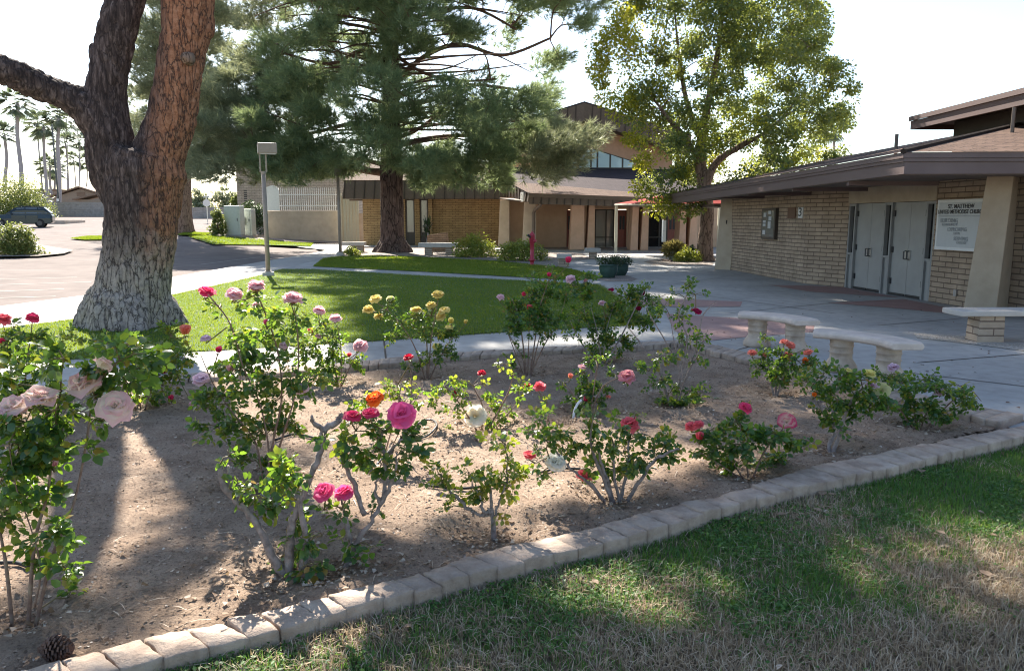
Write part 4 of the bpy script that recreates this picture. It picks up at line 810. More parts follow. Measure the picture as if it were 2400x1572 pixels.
def pine_foliage(name, cl, cr, tufts, needles, nlen, nwid, mat, parent, rng, axis=None, flat_=0.55):
    C = np.array(cl); n = len(C); K = tufts
    off = randdir(n * K, rng) * (rng.random((n * K, 1)) ** .5) * np.array([1, 1, flat_]) * (np.repeat(cr * rng.uniform(.6, 1.3, n), K))[:, None]
    base = np.repeat(C, K, 0) + off; ctr = np.array(axis if axis is not None else C.mean(0)); ow = base - ctr; ow[:, 2] *= .3
    ax = unit(unit(ow) * .7 + unit(off + 1e-6) * .6 + np.array([0, 0, .45]) + rng.normal(0, .25, base.shape))
    d = np.repeat(ax, needles, 0) * 1.0 + rng.normal(0, .62, (len(base) * needles, 3)); b0 = np.repeat(base, needles, 0) + np.repeat(ax, needles, 0) * rng.uniform(-.14, .06, (len(d), 1))
    nm = randdir(len(d), rng); L = nlen * rng.uniform(.6, 1.15, len(d))
    tv = NEED_V * np.array([1, nwid / nlen, 1]); V, T = scatter(tv, NEED_T, b0, d, nm, L); return npmesh(name, V, T, mat, parent)
def leaf_crown(name, cl, cr, per, size, mat, parent, rng, tpl=(QL_V, QL_T), flat_=.8, droop=-.25, up=.8):
    C = np.array(cl); n = len(C); off = randdir(n * per, rng) * (rng.random((n * per, 1)) ** .45) * np.array([1, 1, flat_]) * np.repeat(cr * rng.uniform(.55, 1.3, n), per)[:, None]
    pos = np.repeat(C, per, 0) + off; d = unit(off) * .7 + rng.normal(0, .5, pos.shape) + np.array([0, 0, droop]); nm = rng.normal(0, .5, pos.shape) + np.array([0, 0, up]) + unit(off) * .35
    V, T = scatter(tpl[0], tpl[1], pos, d, nm, size * rng.uniform(.6, 1.25, len(pos))); return npmesh(name, V, T, mat, parent)

# ---- the big forked tree in front
Y0 = 12.3; TB = G(310, 762); Y0 = TB.y
def Q(px, py, dy=0.0): return P(px, py, Y0 + dy)
big = empty('pine_tree', (TB.x, Y0, 0), 'big forked tree with whitewashed flared base standing closest on the lawn', 'tree')
tub = [limb([Q(307, 800), Q(308, 740), Q(312, 690), Q(322, 620), Q(330, 540), Q(338, 460), Q(345, 400), Q(352, 360)], [.86, .66, .585, .54, .535, .56, .60, .52], 6),
       limb([Q(330, 470), Q(368, 380), Q(395, 300), Q(412, 220), Q(428, 130), Q(440, 50), Q(445, -60), Q(470, -250, .5), Q(520, -420, 1.0)], [.40, .41, .37, .345, .34, .365, .365, .31, .25], 6),
       limb([Q(310, 500), Q(268, 400), Q(256, 300), Q(250, 230), Q(262, 140), Q(284, 50), Q(305, -40), Q(335, -220, -.4), Q(340, -400, -.8)], [.34, .36, .36, .31, .29, .275, .27, .22, .15], 6),
       limb([Q(262, 330), Q(215, 270, -.1), Q(165, 232, -.25), Q(100, 205, -.45), Q(30, 175, -.7), Q(-60, 140, -1.0), Q(-200, 60, -1.6), Q(-420, -80, -2.4)], [.30, .30, .25, .21, .205, .20, .16, .10], 6)]
tub.append(limb([Q(262, 160), Q(236, 128), Q(228, 100)], [.16, .17, .08], 3)); tub.append(limb([Q(440, 110), Q(470, 70), Q(472, 20)], [.2, .2, .12], 3))
for a, r_ in ((3.5, .78), (4.4, .72), (5.3, .82), (0.1, .80), (2.9, .62), (4.9, .7)):   # root flares
    tub.append(limb([Vector((TB.x, Y0, .75)), Vector((TB.x + math.cos(a) * .45, Y0 + math.sin(a) * .45, .34)), Vector((TB.x + math.cos(a) * r_, Y0 + math.sin(a) * r_, -.08))], [.32, .26, .13], 5))
mb_, n_, l_, bs_, r_, cr_ = barkm('limewashed_bark', [(0.3, (0.028, 0.021, 0.02)), (0.5, (0.075, 0.055, 0.05)), (0.72, (0.22, 0.17, 0.155))], 11, (1, 1, .24), (0.022, 0.018, 0.018), 1.0, .05)
g_ = n_.new('ShaderNodeNewGeometry'); sp = n_.new('ShaderNodeSeparateXYZ'); l_.new(g_.outputs['Position'], sp.inputs[0])
def mrange(sock, a, c, noisy=None):
    m = n_.new('ShaderNodeMapRange'); m.inputs[1].default_value = a; m.inputs[2].default_value = c
    if noisy is not None: ad = n_.new('ShaderNodeMath'); ad.operation = 'ADD'; l_.new(sock, ad.inputs[0]); l_.new(noisy, ad.inputs[1]); sock = ad.outputs[0]
    l_.new(sock, m.inputs[0]); return m.outputs[0]
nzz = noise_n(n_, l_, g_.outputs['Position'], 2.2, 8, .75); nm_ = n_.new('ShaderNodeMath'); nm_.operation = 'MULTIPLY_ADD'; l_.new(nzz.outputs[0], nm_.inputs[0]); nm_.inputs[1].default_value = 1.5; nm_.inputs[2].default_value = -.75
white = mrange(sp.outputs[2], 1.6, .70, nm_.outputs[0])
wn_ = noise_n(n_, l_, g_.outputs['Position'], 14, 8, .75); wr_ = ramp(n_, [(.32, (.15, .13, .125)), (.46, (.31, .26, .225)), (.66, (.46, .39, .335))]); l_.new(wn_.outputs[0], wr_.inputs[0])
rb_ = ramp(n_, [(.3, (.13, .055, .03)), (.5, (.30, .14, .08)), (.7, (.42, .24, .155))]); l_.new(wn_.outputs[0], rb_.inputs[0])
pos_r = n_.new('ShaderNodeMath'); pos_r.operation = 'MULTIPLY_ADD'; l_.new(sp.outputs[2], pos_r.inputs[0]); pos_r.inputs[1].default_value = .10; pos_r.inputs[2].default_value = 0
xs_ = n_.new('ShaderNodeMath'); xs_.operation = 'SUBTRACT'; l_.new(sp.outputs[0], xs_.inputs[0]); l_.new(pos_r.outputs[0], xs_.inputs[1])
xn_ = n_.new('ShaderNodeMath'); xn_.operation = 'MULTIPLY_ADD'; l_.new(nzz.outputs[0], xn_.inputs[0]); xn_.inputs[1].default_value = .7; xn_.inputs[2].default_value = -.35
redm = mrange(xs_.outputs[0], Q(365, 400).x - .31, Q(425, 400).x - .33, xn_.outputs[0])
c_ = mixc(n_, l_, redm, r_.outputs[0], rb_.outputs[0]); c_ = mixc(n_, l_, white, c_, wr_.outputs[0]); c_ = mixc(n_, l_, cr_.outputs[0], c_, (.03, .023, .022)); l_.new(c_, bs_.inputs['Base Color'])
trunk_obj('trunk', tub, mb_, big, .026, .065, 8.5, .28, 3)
kb = MB(); kp = Q(433, 135, -.33)
for r0, dz in ((.085, 0), (.055, .03), (.03, .05)): kb.tube([kp + Vector((.02, .1, 0)), kp + Vector((0, -.02 - dz * .6, 0))], [r0 * 1.3, r0 * .8], 12)
kb.build('knot', M['ashbark'], big, smooth=True, uv=False)
# its unseen crown, shaped by clumps added where they shade bed and front grass
rgb = np.random.default_rng(21); cl = []
TGT = [(gx, gy) for gx in np.arange(-4.6, 8.2, .85) for gy in np.arange(1.0, 7.2, .8)]
kx, ky = -SUNV.x / SUNV.z, -SUNV.y / SUNV.z
def ingap(x, y): f = min(1.15, max(-.1, (y - 4.0) / 2.3)); return (3.7 < y < 6.7 and abs(x - (-2.25 - 1.0 * f)) < .62) or math.hypot(x + 1.15, y - 3.25) < .62
def edge_y(x): return 3.72 + .575 * x
for gx, gy in TGT:
    gx += rgb.uniform(-.4, .4); gy += rgb.uniform(-.4, .4); ed = edge_y(gx)
    inf = gy < ed - .1                                        # the grass in front of the edging
    leftbed = gx < -1.7 and 3.3 < gy < 6.0 and gy > ed
    rightbed = gx > 1.9 and ed < gy < ed + 2.2
    pr = .97 if inf else (.6 if leftbed else (.75 if rightbed else 0.0))
    if inf and gx < -.3: pr = .8
    if rgb.random() > pr or ingap(gx, gy): continue
    h = rgb.uniform(8.2, 11.5); p = Vector((gx - kx * h, gy - ky * h, h))
    if p.z < 1.7 + .285 * p.y + .8: continue
    cl.append(p)
for _ in range(26):
    gx, gy, h = rgb.uniform(.2, 7.5), rgb.uniform(2.2, 7), rgb.uniform(8.5, 12); p = Vector((gx - kx * h, gy - ky * h, h))
    if gy < edge_y(gx) - .1 and p.z > 1.7 + .285 * p.y + .8 and noise.noise((gx * .8, gy * .8, 3)) > -.25: cl.append(p)
S1 = [[(430, 1190), (560, 1150), (600, 1190), (500, 1240), (560, 1370), (400, 1430), (250, 1520), (-100, 1572), (-100, 1490), (150, 1410), (300, 1350)], [(640, 1425), (900, 1350), (1150, 1270), (1190, 1320), (950, 1410), (650, 1500)], [(1370, 1240), (1700, 1150), (2100, 1040), (2400, 960), (2400, 1030), (2000, 1130), (1500, 1280), (1380, 1290)]]
c2 = []  # small clumps added out of view to shade the edging and left bed
for pl in S1:
    got = []
    for _ in range(900):
        px, py = rgb.uniform(-100, 2400), rgb.uniform(960, 1572)
        if not inpoly(px, py, pl): continue
        g = G(px, py)
        if any(math.hypot(g.x - q[0], g.y - q[1]) < .34 for q in got): continue
        if ingap(g.x, g.y): continue
        if pl is not S1[0] and noise.noise((g.x * 1.3, g.y * 1.3, 2)) > .16: continue
        got.append((g.x, g.y)); h = rgb.uniform(7.0, 8.8); c = Vector((g.x - kx * h, g.y - ky * h, h))
        if c.z > 1.7 + .285 * c.y + .6: c2.append(c)
lead = [(Q(470, -250, .5), .3), (Q(520, -420, 1.0), .25), (Q(340, -400, -.8), .15), (Q(-200, 60, -1.6), .14)]
bb = MB(); q, rr = limb([Q(520, -420, 1.0), Vector((-3.2, 13.2, 9.0)), Vector((-.5, 14, 9.4)), Vector((2.2, 15.2, 9.6))], [.25, .2, .15, .08]); bb.tube(q, rr, 8); lead += [(v, .14) for v in q[4::3]]
connect(cl + c2, lead, bb, .10, .02); bb.build('branches', M['limb'], big, smooth=True, uv=False)
pine_foliage('crown', [tuple(c) for c in cl], .66, 64, 16, .32, .024, M['needle'], big, rgb, (-2, 14, 9))
pine_foliage('added_shade_crown', [tuple(c) for c in c2], .40, 44, 14, .26, .022, M['needle'], big, rgb, (-2, 14, 8))

# ---- the tall pine in the middle
YP = 39.5; pb = P(921, 588, YP)
pine = empty('pine_tree', (pb.x, YP, 0), 'tall spreading dark pine in the middle of the lawn', 'tree')
rp = np.random.default_rng(5)
tr = limb([P(921, 600, YP), P(921, 580, YP), P(920, 555, YP), P(919, 500, YP), P(918, 430, YP), P(917, 350, YP), P(916, 250, YP), P(915, 120, YP), P(914, 0, YP), P(914, -160, YP), P(915, -300, YP), P(920, -420, YP)], [1.15, .86, .62, .585, .59, .55, .46, .40, .36, .27, .17, .06], 4)
fl = [limb([Vector((pb.x, YP, .9)), Vector((pb.x + math.cos(a) * .5, YP + math.sin(a) * .5, .35)), Vector((pb.x + math.cos(a) * 1.05, YP + math.sin(a) * 1.0, -.05))], [.4, .3, .15], 4) for a in (3.4, 4.3, 5.2, 6.1)]
trunk_obj('trunk', [tr] + fl, M['pinebark'], pine, .07, .07, 4.5, .3, 8)
LOW = [(452, 250), (520, 190), (560, 120), (560, 0), (610, -180), (730, -330), (900, -420), (1080, -360), (1230, -230), (1330, -120), (1420, -30), (1410, 40), (1340, 120), (1300, 150), (1235, 160), (1245, 182), (1315, 205), (1308, 260), (1320, 330), (1200, 385), (1120, 420), (1010, 440), (960, 390), (800, 395), (700, 410), (560, 395), (460, 400), (445, 330)]
GAPS = [(820, 355, 26, 20), (1160, 140, 95, 38), (1240, 120, 60, 30), (1060, 118, 70, 26), (800, 330, 30, 18), (1000, 150, 60, 22), (860, 200, 36, 22), (980, 210, 40, 18), (1280, 60, 55, 36), (1120, 40, 80, 24), (1360, 10, 30, 20), (960, 130, 40, 24), (1210, 160, 60, 26), (540, 70, 30, 60), (780, 120, 36, 18), (1180, 210, 50, 16), (840, 60, 40, 20), (1020, 300, 30, 18), (700, 60, 26, 16), (985, 60, 34, 18)]
GAPS = [(a, c, d * 1.05, e_ * 1.1) for a, c, d, e_ in GAPS]
cl1 = clumps(LOW, 470, YP, 8.0, rp, GAPS, .70)
for sp_ in ([(1290, 330), (1325, 345), (1345, 360), (1385, 322), (1330, 385), (1300, 400), (1270, 410), (1250, 385), (1395, 312), (1330, 310), (1360, 335), (1290, 370)], ):
    cl1 += [P(x, y, 37 + rp.uniform(-1.5, 1.5)) for x, y in sp_]
for x0, x1, y0, y1, n_k in ((450, 560, 200, 400, 26), (560, 820, 330, 405, 26), (960, 1190, 350, 428, 26), (600, 760, 150, 330, 16), (1180, 1320, 280, 370, 10)):
    for _ in range(n_k): cl1.append(P(rp.uniform(x0, x1), rp.uniform(y0, y1), YP - rp.uniform(0, 5)))
axis = [(P(917, y, YP), .35) for y in range(430, -380, -40)]
bb = MB()
for pts, r0 in (([(905, 405), (860, 400), (800, 390), (770, 395)], .22), ([(925, 375), (985, 378), (1050, 395), (1120, 375)], .16), ([(912, 300), (830, 290), (740, 310), (640, 330)], .15), ([(920, 250), (1010, 235), (1100, 200), (1240, 215)], .14), ([(916, 200), (1000, 130), (1080, 105), (1180, 130), (1290, 90)], .15), ([(915, 160), (850, 120), (770, 150), (650, 120)], .14), ([(915, 60), (1010, 30), (1110, 20), (1210, 70)], .13), ([(915, 330), (985, 300), (1040, 250), (1060, 190)], .12), ([(914, 120), (990, 170), (1080, 190), (1160, 185)], .10), ([(914, -20), (1040, -30), (1160, -60)], .12), ([(914, 20), (820, 20), (700, -20)], .12), ([(925, 340), (1040, 320), (1180, 320), (1320, 330)], .13), ([(912, 390), (820, 370), (700, 380), (560, 370)], .13)):
    yy = [YP] + [YP + rp.uniform(-3.2, -.8) * (i + 1) / len(pts) for i in range(len(pts) - 1)]; q, rr = limb([P(x, y, w) for (x, y), w in zip(pts, yy)], interp([r0, r0 * .35], len(pts)), 5); bb.tube(q, rr, 7, False); axis += [(v, .08) for v in q[5::3]]
SHP = [(560, 655), (800, 690), (900, 740), (900, 850), (1000, 880), (1250, 905), (1500, 960), (1700, 1000), (1800, 1060), (2450, 960), (2450, 640), (1330, 640), (700, 612)]
hid = []  # unseen clumps added to the pine crown to shade lawn and plaza
for _ in range(60):
    y_ = rp.uniform(-60, 360); sx_ = rp.choice([-1, 1]); L_ = rp.uniform(120, 330); d_ = rp.uniform(-5, -1.2); a_ = P(917, y_, YP); e1_ = P(917 + sx_ * L_ * .55, y_ - rp.uniform(-10, 40), YP + d_ * .6); e2_ = P(917 + sx_ * L_, y_ + rp.uniform(-40, 40), YP + d_); q, rr = limb([a_, e1_, e2_], [.075, .045, .015], 4); bb.tube(q, rr, 5, False)
    for v in q[3::2]: bb.tube([v, v + Vector((rp.uniform(-.6, .6), rp.uniform(-.6, .2), rp.uniform(-.7, .5)))], [.02, .006], 4, False)
for _ in range(1500):
    px, py = rp.uniform(540, 2450), rp.uniform(610, 1060)
    if not inpoly(px, py, SHP): continue
    t = G(px, py)
    if rp.random() > min(1, 14 / t.y) * (.55 if py > 830 else 1): continue
    if noise.noise((t.x * .38, t.y * .75, 4.4)) + .5 * noise.noise((t.x * .9, t.y * 1.6, 8)) > (.16 if px < 1330 else .05): continue
    for _k in range(8):
        h = rp.uniform(13.5, 27); c = Vector((t.x - kx * h, t.y - ky * h, h)); lim = 9.8 if h < 20 else 9.8 - (h - 20) * .55
        if math.hypot(c.x - pb.x - .6, c.y - YP) < lim and c.x > pb.x - 5 and c.z > 1.7 + .285 * c.y + .9 and all((c - q).length > .9 for q in hid): hid.append(c); break
axis += [(Vector((pb.x, YP, z)), .16) for z in np.arange(18, 27, .8)]
connect(cl1 + hid, axis, bb, .09, .022, .1); bb.tube([P(915, -300, YP), (pb.x, YP, 23), (pb.x + .2, YP, 27.5)], [.17, .12, .04], 8); bb.build('branches', M['limb'], pine, smooth=True, uv=False)
C1 = [c for c in cl1]; rp.shuffle(C1)
dark = [tuple(c) for c in C1 if not (c.x < P(640, 300, YP).x or (c.x > P(1240, 300, YP).x and c.z < P(0, 300, YP).z))]; pale = [tuple(c) for c in C1 if (c.x < P(640, 300, YP).x or (c.x > P(1240, 300, YP).x and c.z < P(0, 300, YP).z))]  # paler needles paint sunlight onto the left flank and low right tufts
pine_foliage('crown', dark, .92, 62, 20, .42, .027, M['needle'], pine, rp, (pb.x, YP, 8), .66)
pine_foliage('unseen_shade_crown', [tuple(c) for c in hid], 1.0, 56, 16, .44, .034, M['needle'], pine, rp, (pb.x, YP, 16), .6)
pine_foliage('crown', pale, 1.0, 66, 20, .42, .027, M['needlepale'], pine, rp, (pb.x, YP, 8), .62)

# ---- pine behind the big trunk, at the car park corner
p2 = G(437, 546); Y2 = p2.y; pn2 = empty('pine_tree', tuple(p2), 'hazy green pine with a limewashed trunk behind the big forked tree', 'tree')
tr = limb([P(438, 556, Y2), P(436, 543, Y2), P(434, 500, Y2), P(434, 400, Y2), P(432, 250, Y2), P(430, 80, Y2), P(430, -120, Y2), P(432, -260, Y2)], [1.0, .62, .47, .42, .36, .28, .18, .05], 4)
trunk_obj('trunk', [tr], M['ashbark'], pn2, .08, .06, 4, .3, 2)
PO2 = [(315, 330), (300, 150), (330, 20), (380, -160), (450, -260), (520, -180), (560, -60), (545, 90), (520, 160), (500, 250), (470, 300), (420, 330), (360, 350)]
cl = clumps(PO2, 130, Y2, 6, np.random.default_rng(9), [(480, 40, 26, 30), (350, 250, 22, 18), (500, 150, 18, 30), (400, 310, 18, 18)], 1.0); bb = MB(); connect(cl, [(P(432, y, Y2), .3) for y in range(340, -240, -40)], bb, .10, .03, .1); bb.build('branches', M['limb'], pn2, uv=False)
pine_foliage('crown', [tuple(c) for c in cl], 1.35, 80, 16, .48, .040, M['needlepale'], pn2, np.random.default_rng(10), (p2.x, Y2, 9))

# ---- yellowing broadleaf tree beside the court
YT = 31.0; tb = P(1653, 612, YT); bl = empty('broadleaf_tree', (tb.x, YT, 0), 'leafy tree turning yellow green beside the pink block building', 'tree')
tr = [limb([P(1653, 622, YT), P(1652, 605, YT), P(1653, 560, YT), P(1658, 500, YT), P(1650, 430, YT), P(1640, 370, YT), P(1650, 290, YT), P(1672, 180, YT), P(1690, 60, YT), P(1690, -60, YT)], [.52, .37, .30, .27, .26, .22, .17, .13, .09, .03], 5),
      limb([P(1652, 440, YT), P(1680, 380, YT - .5), P(1740, 340, YT - 1), P(1810, 300, YT - 1.4), P(1870, 230, YT - 1.5)], [.20, .15, .12, .09, .04], 5), limb([P(1642, 390, YT), P(1610, 330, YT - .8), P(1560, 270, YT - 1.5), P(1510, 200, YT - 1.8)], [.16, .12, .09, .04], 5),
      limb([P(1645, 330, YT), P(1610, 240, YT + .6), P(1590, 120, YT + 1), P(1580, 0, YT + 1)], [.14, .1, .08, .03], 5)]
trunk_obj('trunk', tr, M['ashbark'], bl, .05, .035, 6, .3, 5)
POB = [(1640, -150), (1780, -110), (1900, -20), (1935, 60), (1960, 90), (2000, 130), (2005, 190), (1985, 270), (1990, 350), (1920, 385), (1850, 400), (1760, 420), (1700, 440), (1560, 440), (1515, 430), (1502, 395), (1478, 335), (1428, 265), (1400, 180), (1395, 110), (1430, 50), (1440, -40), (1530, -130)]
GB = [(1900, 300, 22, 16), (1870, 210, 18, 14), (1960, 220, 16, 18), (1610, 330, 18, 26), (1560, 360, 20, 14), (1780, 355, 22, 12), (1470, 160, 14, 18), (1700, 380, 16, 10), (1940, 330, 20, 12), (1640, 230, 14, 18)]
rb = np.random.default_rng(14); cl = clumps(POB, 330, YT, 4.4, rb, GB, .50)
cl += [P(x, y, YT - 2) for x, y in ((1530, 460), (1500, 440), (1545, 480), (1575, 478), (1600, 482), (1630, 485), (1560, 470))]
ax = [(v, .15) for t, _ in tr for v in t[8::3]]; bb = MB()
for t, r_ in tr: bb.tube(t[4:], [x * .6 for x in r_[4:]], 6)
connect(cl, ax, bb, .06, .012, .1); bb.build('branches', M['ashbark'], bl, smooth=True, uv=False)
yl = [tuple(c) for c in cl if c.x < P(1500 + rb.uniform(-50, 70), 300, YT).x or (c.z < P(0, 300, YT).z and rb.random() < .22)]; gl = [tuple(c) for c in cl if tuple(c) not in set(yl)]
leaf_crown('crown', gl, .56, 270, .135, M['broadleaf'], bl, rb); leaf_crown('yellowing_foliage', yl, .54, 250, .13, M['broadleafyellow'], bl, rb)

# ---- palms far left and one far right
def palm(px, pt, pbase, Y, rng, label, crown=1.9, tw=.26, lean=0, nf=34):
    base = P(px + lean, pbase, Y); top = P(px, pt, Y); gzv = gz(base.x, Y); base.z = min(gzv, base.z)
    e = empty('palm_tree', tuple(base), label, 'palm tree', 'tall palms beyond the car park' if px < 300 else None)
    q, rr = limb([base, base.lerp(top, .35) + Vector((rng.uniform(-.3, .3), 0, 0)), base.lerp(top, .7) + Vector((rng.uniform(-.2, .2), 0, 0)), top], [tw * 1.25, tw, tw * .85, tw * .8], 4); b = MB(); b.tube(q, rr, 8); b.build('trunk', M['palmbark'], e, smooth=True, uv=False)
    V = []; T = []
    for i in range(nf):
        az = rng.uniform(0, 2 * np.pi); el = rng.uniform(-.9, 1.35); L = crown * rng.uniform(.75, 1.1); d = np.array([math.cos(az) * math.cos(el), math.sin(az) * math.cos(el), math.sin(el)]); side = np.array([-math.sin(az), math.cos(az), 0])
        st = np.array(top); mid = st + d * L * .5; 
        for k in range(-6, 7):                # fan of leaf segments
            a = k / 6 * 1.15; dd = d * math.cos(a) + side * math.sin(a); tip = mid + dd * L * .55 + np.array([0, 0, -abs(a) * .12 * L - .10 * L]); w = side * .05 * L + np.array([0, 0, .025 * L]); o = len(V); V += [mid - w * .8, mid + w * .8, tip]; T.append((o, o + 1, o + 2))
        o = len(V); V += [st - side * .04, st + side * .04, mid]; T.append((o, o + 1, o + 2))
    npmesh('fronds', V, T, M['palmfrond'], e)
rq = np.random.default_rng(31)
for args in ((42, 241, 430, 105, 'thick tall palm left of the others above the big hedge', 2.9, .29, 0), (10, 318, 430, 112, 'short palm at the far left edge of the picture', 2.6, .25, 3), (88, 288, 440, 120, 'slender leaning palm right of the thick tall palm', 2.5, .13, 10), (102, 296, 440, 108, 'palm with a wide pale crown between the slender ones', 2.8, .22, 6),
             (139, 272, 470, 108, 'thick palm whose crown touches the big tree limb', 3.0, .28, -4), (153, 335, 440, 130, 'palm with a ragged hanging skirt of dead fronds', 2.9, .14, 6), (155, 280, 440, 150, 'tall thin palm partly behind the big limb', 2.8, .14, 0), (118, 388, 445, 118, 'low bushy palm in front of the thick trunk', 2.6, .2, 0), (124, 400, 445, 124, 'lowest bushy palm near the grey house roof', 2.4, .2, 4),
             (172, 374, 440, 150, 'small far palm left of the big trunk', 2.2, .12, 3), (187, 332, 440, 140, 'leaning far palm closest to the big trunk', 2.3, .12, -4), (180, 290, 440, 150, 'very thin far palm rising beside the big limb', 1.9, .11, 5), (203, 380, 440, 150, 'smallest far palm half behind the big trunk', 2.3, .12, -3)): palm(*args[:4], rq, *args[4:])
palm(1953, 300, 420, 70, rq, 'lone palm rising behind the pink block building', 1.9, .13, -2)

# ---- shrubs
def shrub(name, px, pbase, rx, h_px, Y, mat, label, seed, cat='shrub', group=None, leaf=.09, n=46, per=60, ry=None, cr=None, stems=True, zb=None):
    r = np.random.default_rng(seed); base = P(px, pbase, Y); base.z = zb if zb is not None else gz(base.x, Y); k = Y / F; RX, H = rx * k, h_px * k; RY = ry or RX * .7; e = empty(name, tuple(base), label, cat, group); cl = []
    while len(cl) < n:
        u = r.uniform(-1, 1, 3); u[2] = abs(u[2])
        if (u ** 2).sum() < 1 and ((u ** 2).sum() > .2): cl.append((base.x + u[0] * RX, base.y + u[1] * RY, base.z + .04 + u[2] * H * r.uniform(.8, 1.04)))
    if stems:
        b = MB()
        for c in cl[:22]: m_ = Vector(base).lerp(Vector(c), .5) + Vector((0, 0, .1 * H)); b.tube([base, m_, c], [.018, .012, .005], 4, False)
        b.build('stems', M['limb'], e, uv=False)
    leaf_crown('foliage', cl, cr or min(RX, H) * .34, per, leaf, M[mat], e, r); return e
shrub('flowering_shrub', 1112, 603, 54, 46, 34.5, 'shrubleaf', 'low yellow green shrub left of the red standpipe', 1, leaf=.10, n=60, per=60, group='low shrubs in the gravel bed')
shrub('flowering_shrub', 1222, 611, 62, 46, 31.5, 'shrubleaf', 'low yellow green shrub spreading behind the red standpipe', 2, leaf=.10, n=66, per=60, group='low shrubs in the gravel bed')
shrub('small_shrub', 826, 600, 20, 22, 35.5, 'shrubleaf', 'small shrub beneath the slab bench by the far lamp post', 3, leaf=.09, n=26, per=40)
shrub('round_shrub', 1614, 614, 33, 28, 30.6, 'shrubleaf', 'small round light green shrub at the foot of the yellowing tree', 4, leaf=.08, n=40, per=60)
shrub('dark_shrub', 1622, 592, 13, 26, 34, 'darkshrub', 'dark shrub between the sage pot and the tree trunk', 5, leaf=.1, n=20, per=50)
c5 = G(40, 598); shrub('oleander_bush', 36, 598, 54, 72, c5.y, 'oleander', 'rounded light green bush on the gravel island at left', 6, leaf=.12, n=90, per=60, cat='bush')
shrub('big_hedge', 20, 505, 96, 104, 86, 'oleander', 'huge rounded hedge overhanging the grey block wall at far left', 7, leaf=.20, n=150, per=130, cat='hedge', zb=1.6)
c6 = G(513, 552); shrub('upright_bush', 511, 552, 17, 74, c6.y, 'oleander', 'narrow upright bush left of the pale cabinets', 8, leaf=.13, n=50, per=60, cat='bush')
shrub('dark_hedge', 597, 556, 32, 80, 58, 'darkshrub', 'dark clipped hedge behind the pale cabinets', 9, leaf=.14, n=60, per=70, cat='hedge')
for i, (x, yb, rx, h, Y, lb) in enumerate(((40, 470, 34, 60, 128, 'dark tree crown at the foot of the thick tall palm'), (185, 470, 50, 45, 160, 'pale tree crown behind the grey house roof'), (470, 500, 26, 80, 120, 'bare brownish tree beyond the stop sign'), (528, 500, 30, 82, 110, 'grey green tree right of the stop sign'), (555, 470, 14, 60, 75, 'light green bush against the brick annex'), (235, 470, 30, 35, 150, 'tree crown touching the left side of the big trunk'))):
    shrub('distant_tree', x, yb, rx, h, Y, ('darkshrub', 'oleander', 'needlepale', 'needlepale', 'oleander', 'oleander')[i], lb, 40 + i, cat='tree', group='trees beyond the car park', leaf=.4, n=60, per=50, zb=1.5)
# spiky plant by the wing window
yb_ = P(1002, 562, 47.5); e = empty('yucca', (yb_.x, 47.5, 0), 'spiky green yucca against the narrow wing window', 'plant'); V = []; T = []; ry_ = np.random.default_rng(3)
for i in range(95):
    az = ry_.uniform(0, 6.28); el = ry_.uniform(-.5, 1.5); L = ry_.uniform(.55, .85); o = np.array([yb_.x + ry_.uniform(-.15, .15), 47.5 + ry_.uniform(-.15, .15), ry_.choice([.55, .95, 1.3]) + ry_.uniform(-.15, .15)]); d = np.array([math.cos(az) * math.cos(el), math.sin(az) * math.cos(el), math.sin(el)]); s = np.array([-math.sin(az), math.cos(az), 0]) * .035; k = len(V); V += [o - s, o + s, o + d * L * .55 + s * .8, o + d * L * .55 - s * .8, o + d * L + np.array([0, 0, -.12])]; T += [(k, k + 1, k + 2), (k, k + 2, k + 3), (k + 3, k + 2, k + 4)]
npmesh('leaves', V, T, M['darkshrub'], e); b = MB(); b.tube([(yb_.x, 47.5, 0), (yb_.x + .05, 47.5, .7), (yb_.x, 47.5, 1.35)], [.1, .08, .06], 8); b.build('stem', M['palmbark'], e, uv=False)

# ================================================================== STREET FURNITURE
def lamp(px, pb_, head, arms, label, yaw, pw):
    g = G(px, pb_); Y = g.y; e = empty('lamp_post', (g.x, Y, 0), label, 'lamp post', 'tan box head lamp posts'); zt = P(px, head[3], Y).z; zh = P(px, head[2], Y).z; hw = (head[1] - head[0]) / 2 / F * Y
    b = MB(); b.obox((g.x, Y), .17, .17, -.05, .12, yaw); b.build('footing', M['slab'], e, bevel=.02)
    zp = zt - (.55 if arms else .0); b = MB(); b.tube([(g.x, Y, .1), (g.x, Y, zp)], [pw, pw * .92], 12); b.build('pole', M['lamppaint'], e, smooth=True, uv=False)
    b = MB(); b.tube([(g.x, Y, .12), (g.x, Y, .16)], [pw * 1.6, pw * 1.5], 12); b.build('collar', M['lamppaint'], e, uv=False)
    if arms:
        b = MB(); b.tube([(g.x, Y, zp - .04), (g.x, Y, zp + .04)], pw * 1.1, 12); b.build('pole_cap', M['lamppaint'], e, uv=False)
        for s in (-1, 1): b = MB(); b.obox((g.x + s * .085 * math.cos(yaw), Y + s * .085 * math.sin(yaw)), .02, .03, zp + .02, zt + .01, yaw); b.build('arm', M['lamppaint'], e)
    b = MB(); cx = P((head[0] + head[1]) / 2, head[3], Y).x; b.obox((cx, Y), hw * .86, hw * .55, zt, zh, yaw); h = b.build('lamp_head', M['lamppaint'], e, bevel=.012)
    b = MB(); b.obox((cx, Y), hw * .74, hw * .45, zt - .015, zt - .002, yaw); b.build('lens', M['signpanel'], h)
lamp(629, 647, (602, 651, 336, 360), True, 'nearer tan lamp post with twin arms standing at the lawn edge', .35, .068)
lamp(798, 598, (783, 814, 394, 411), False, 'farther dark lamp post in front of the cream gate', .1, .075)
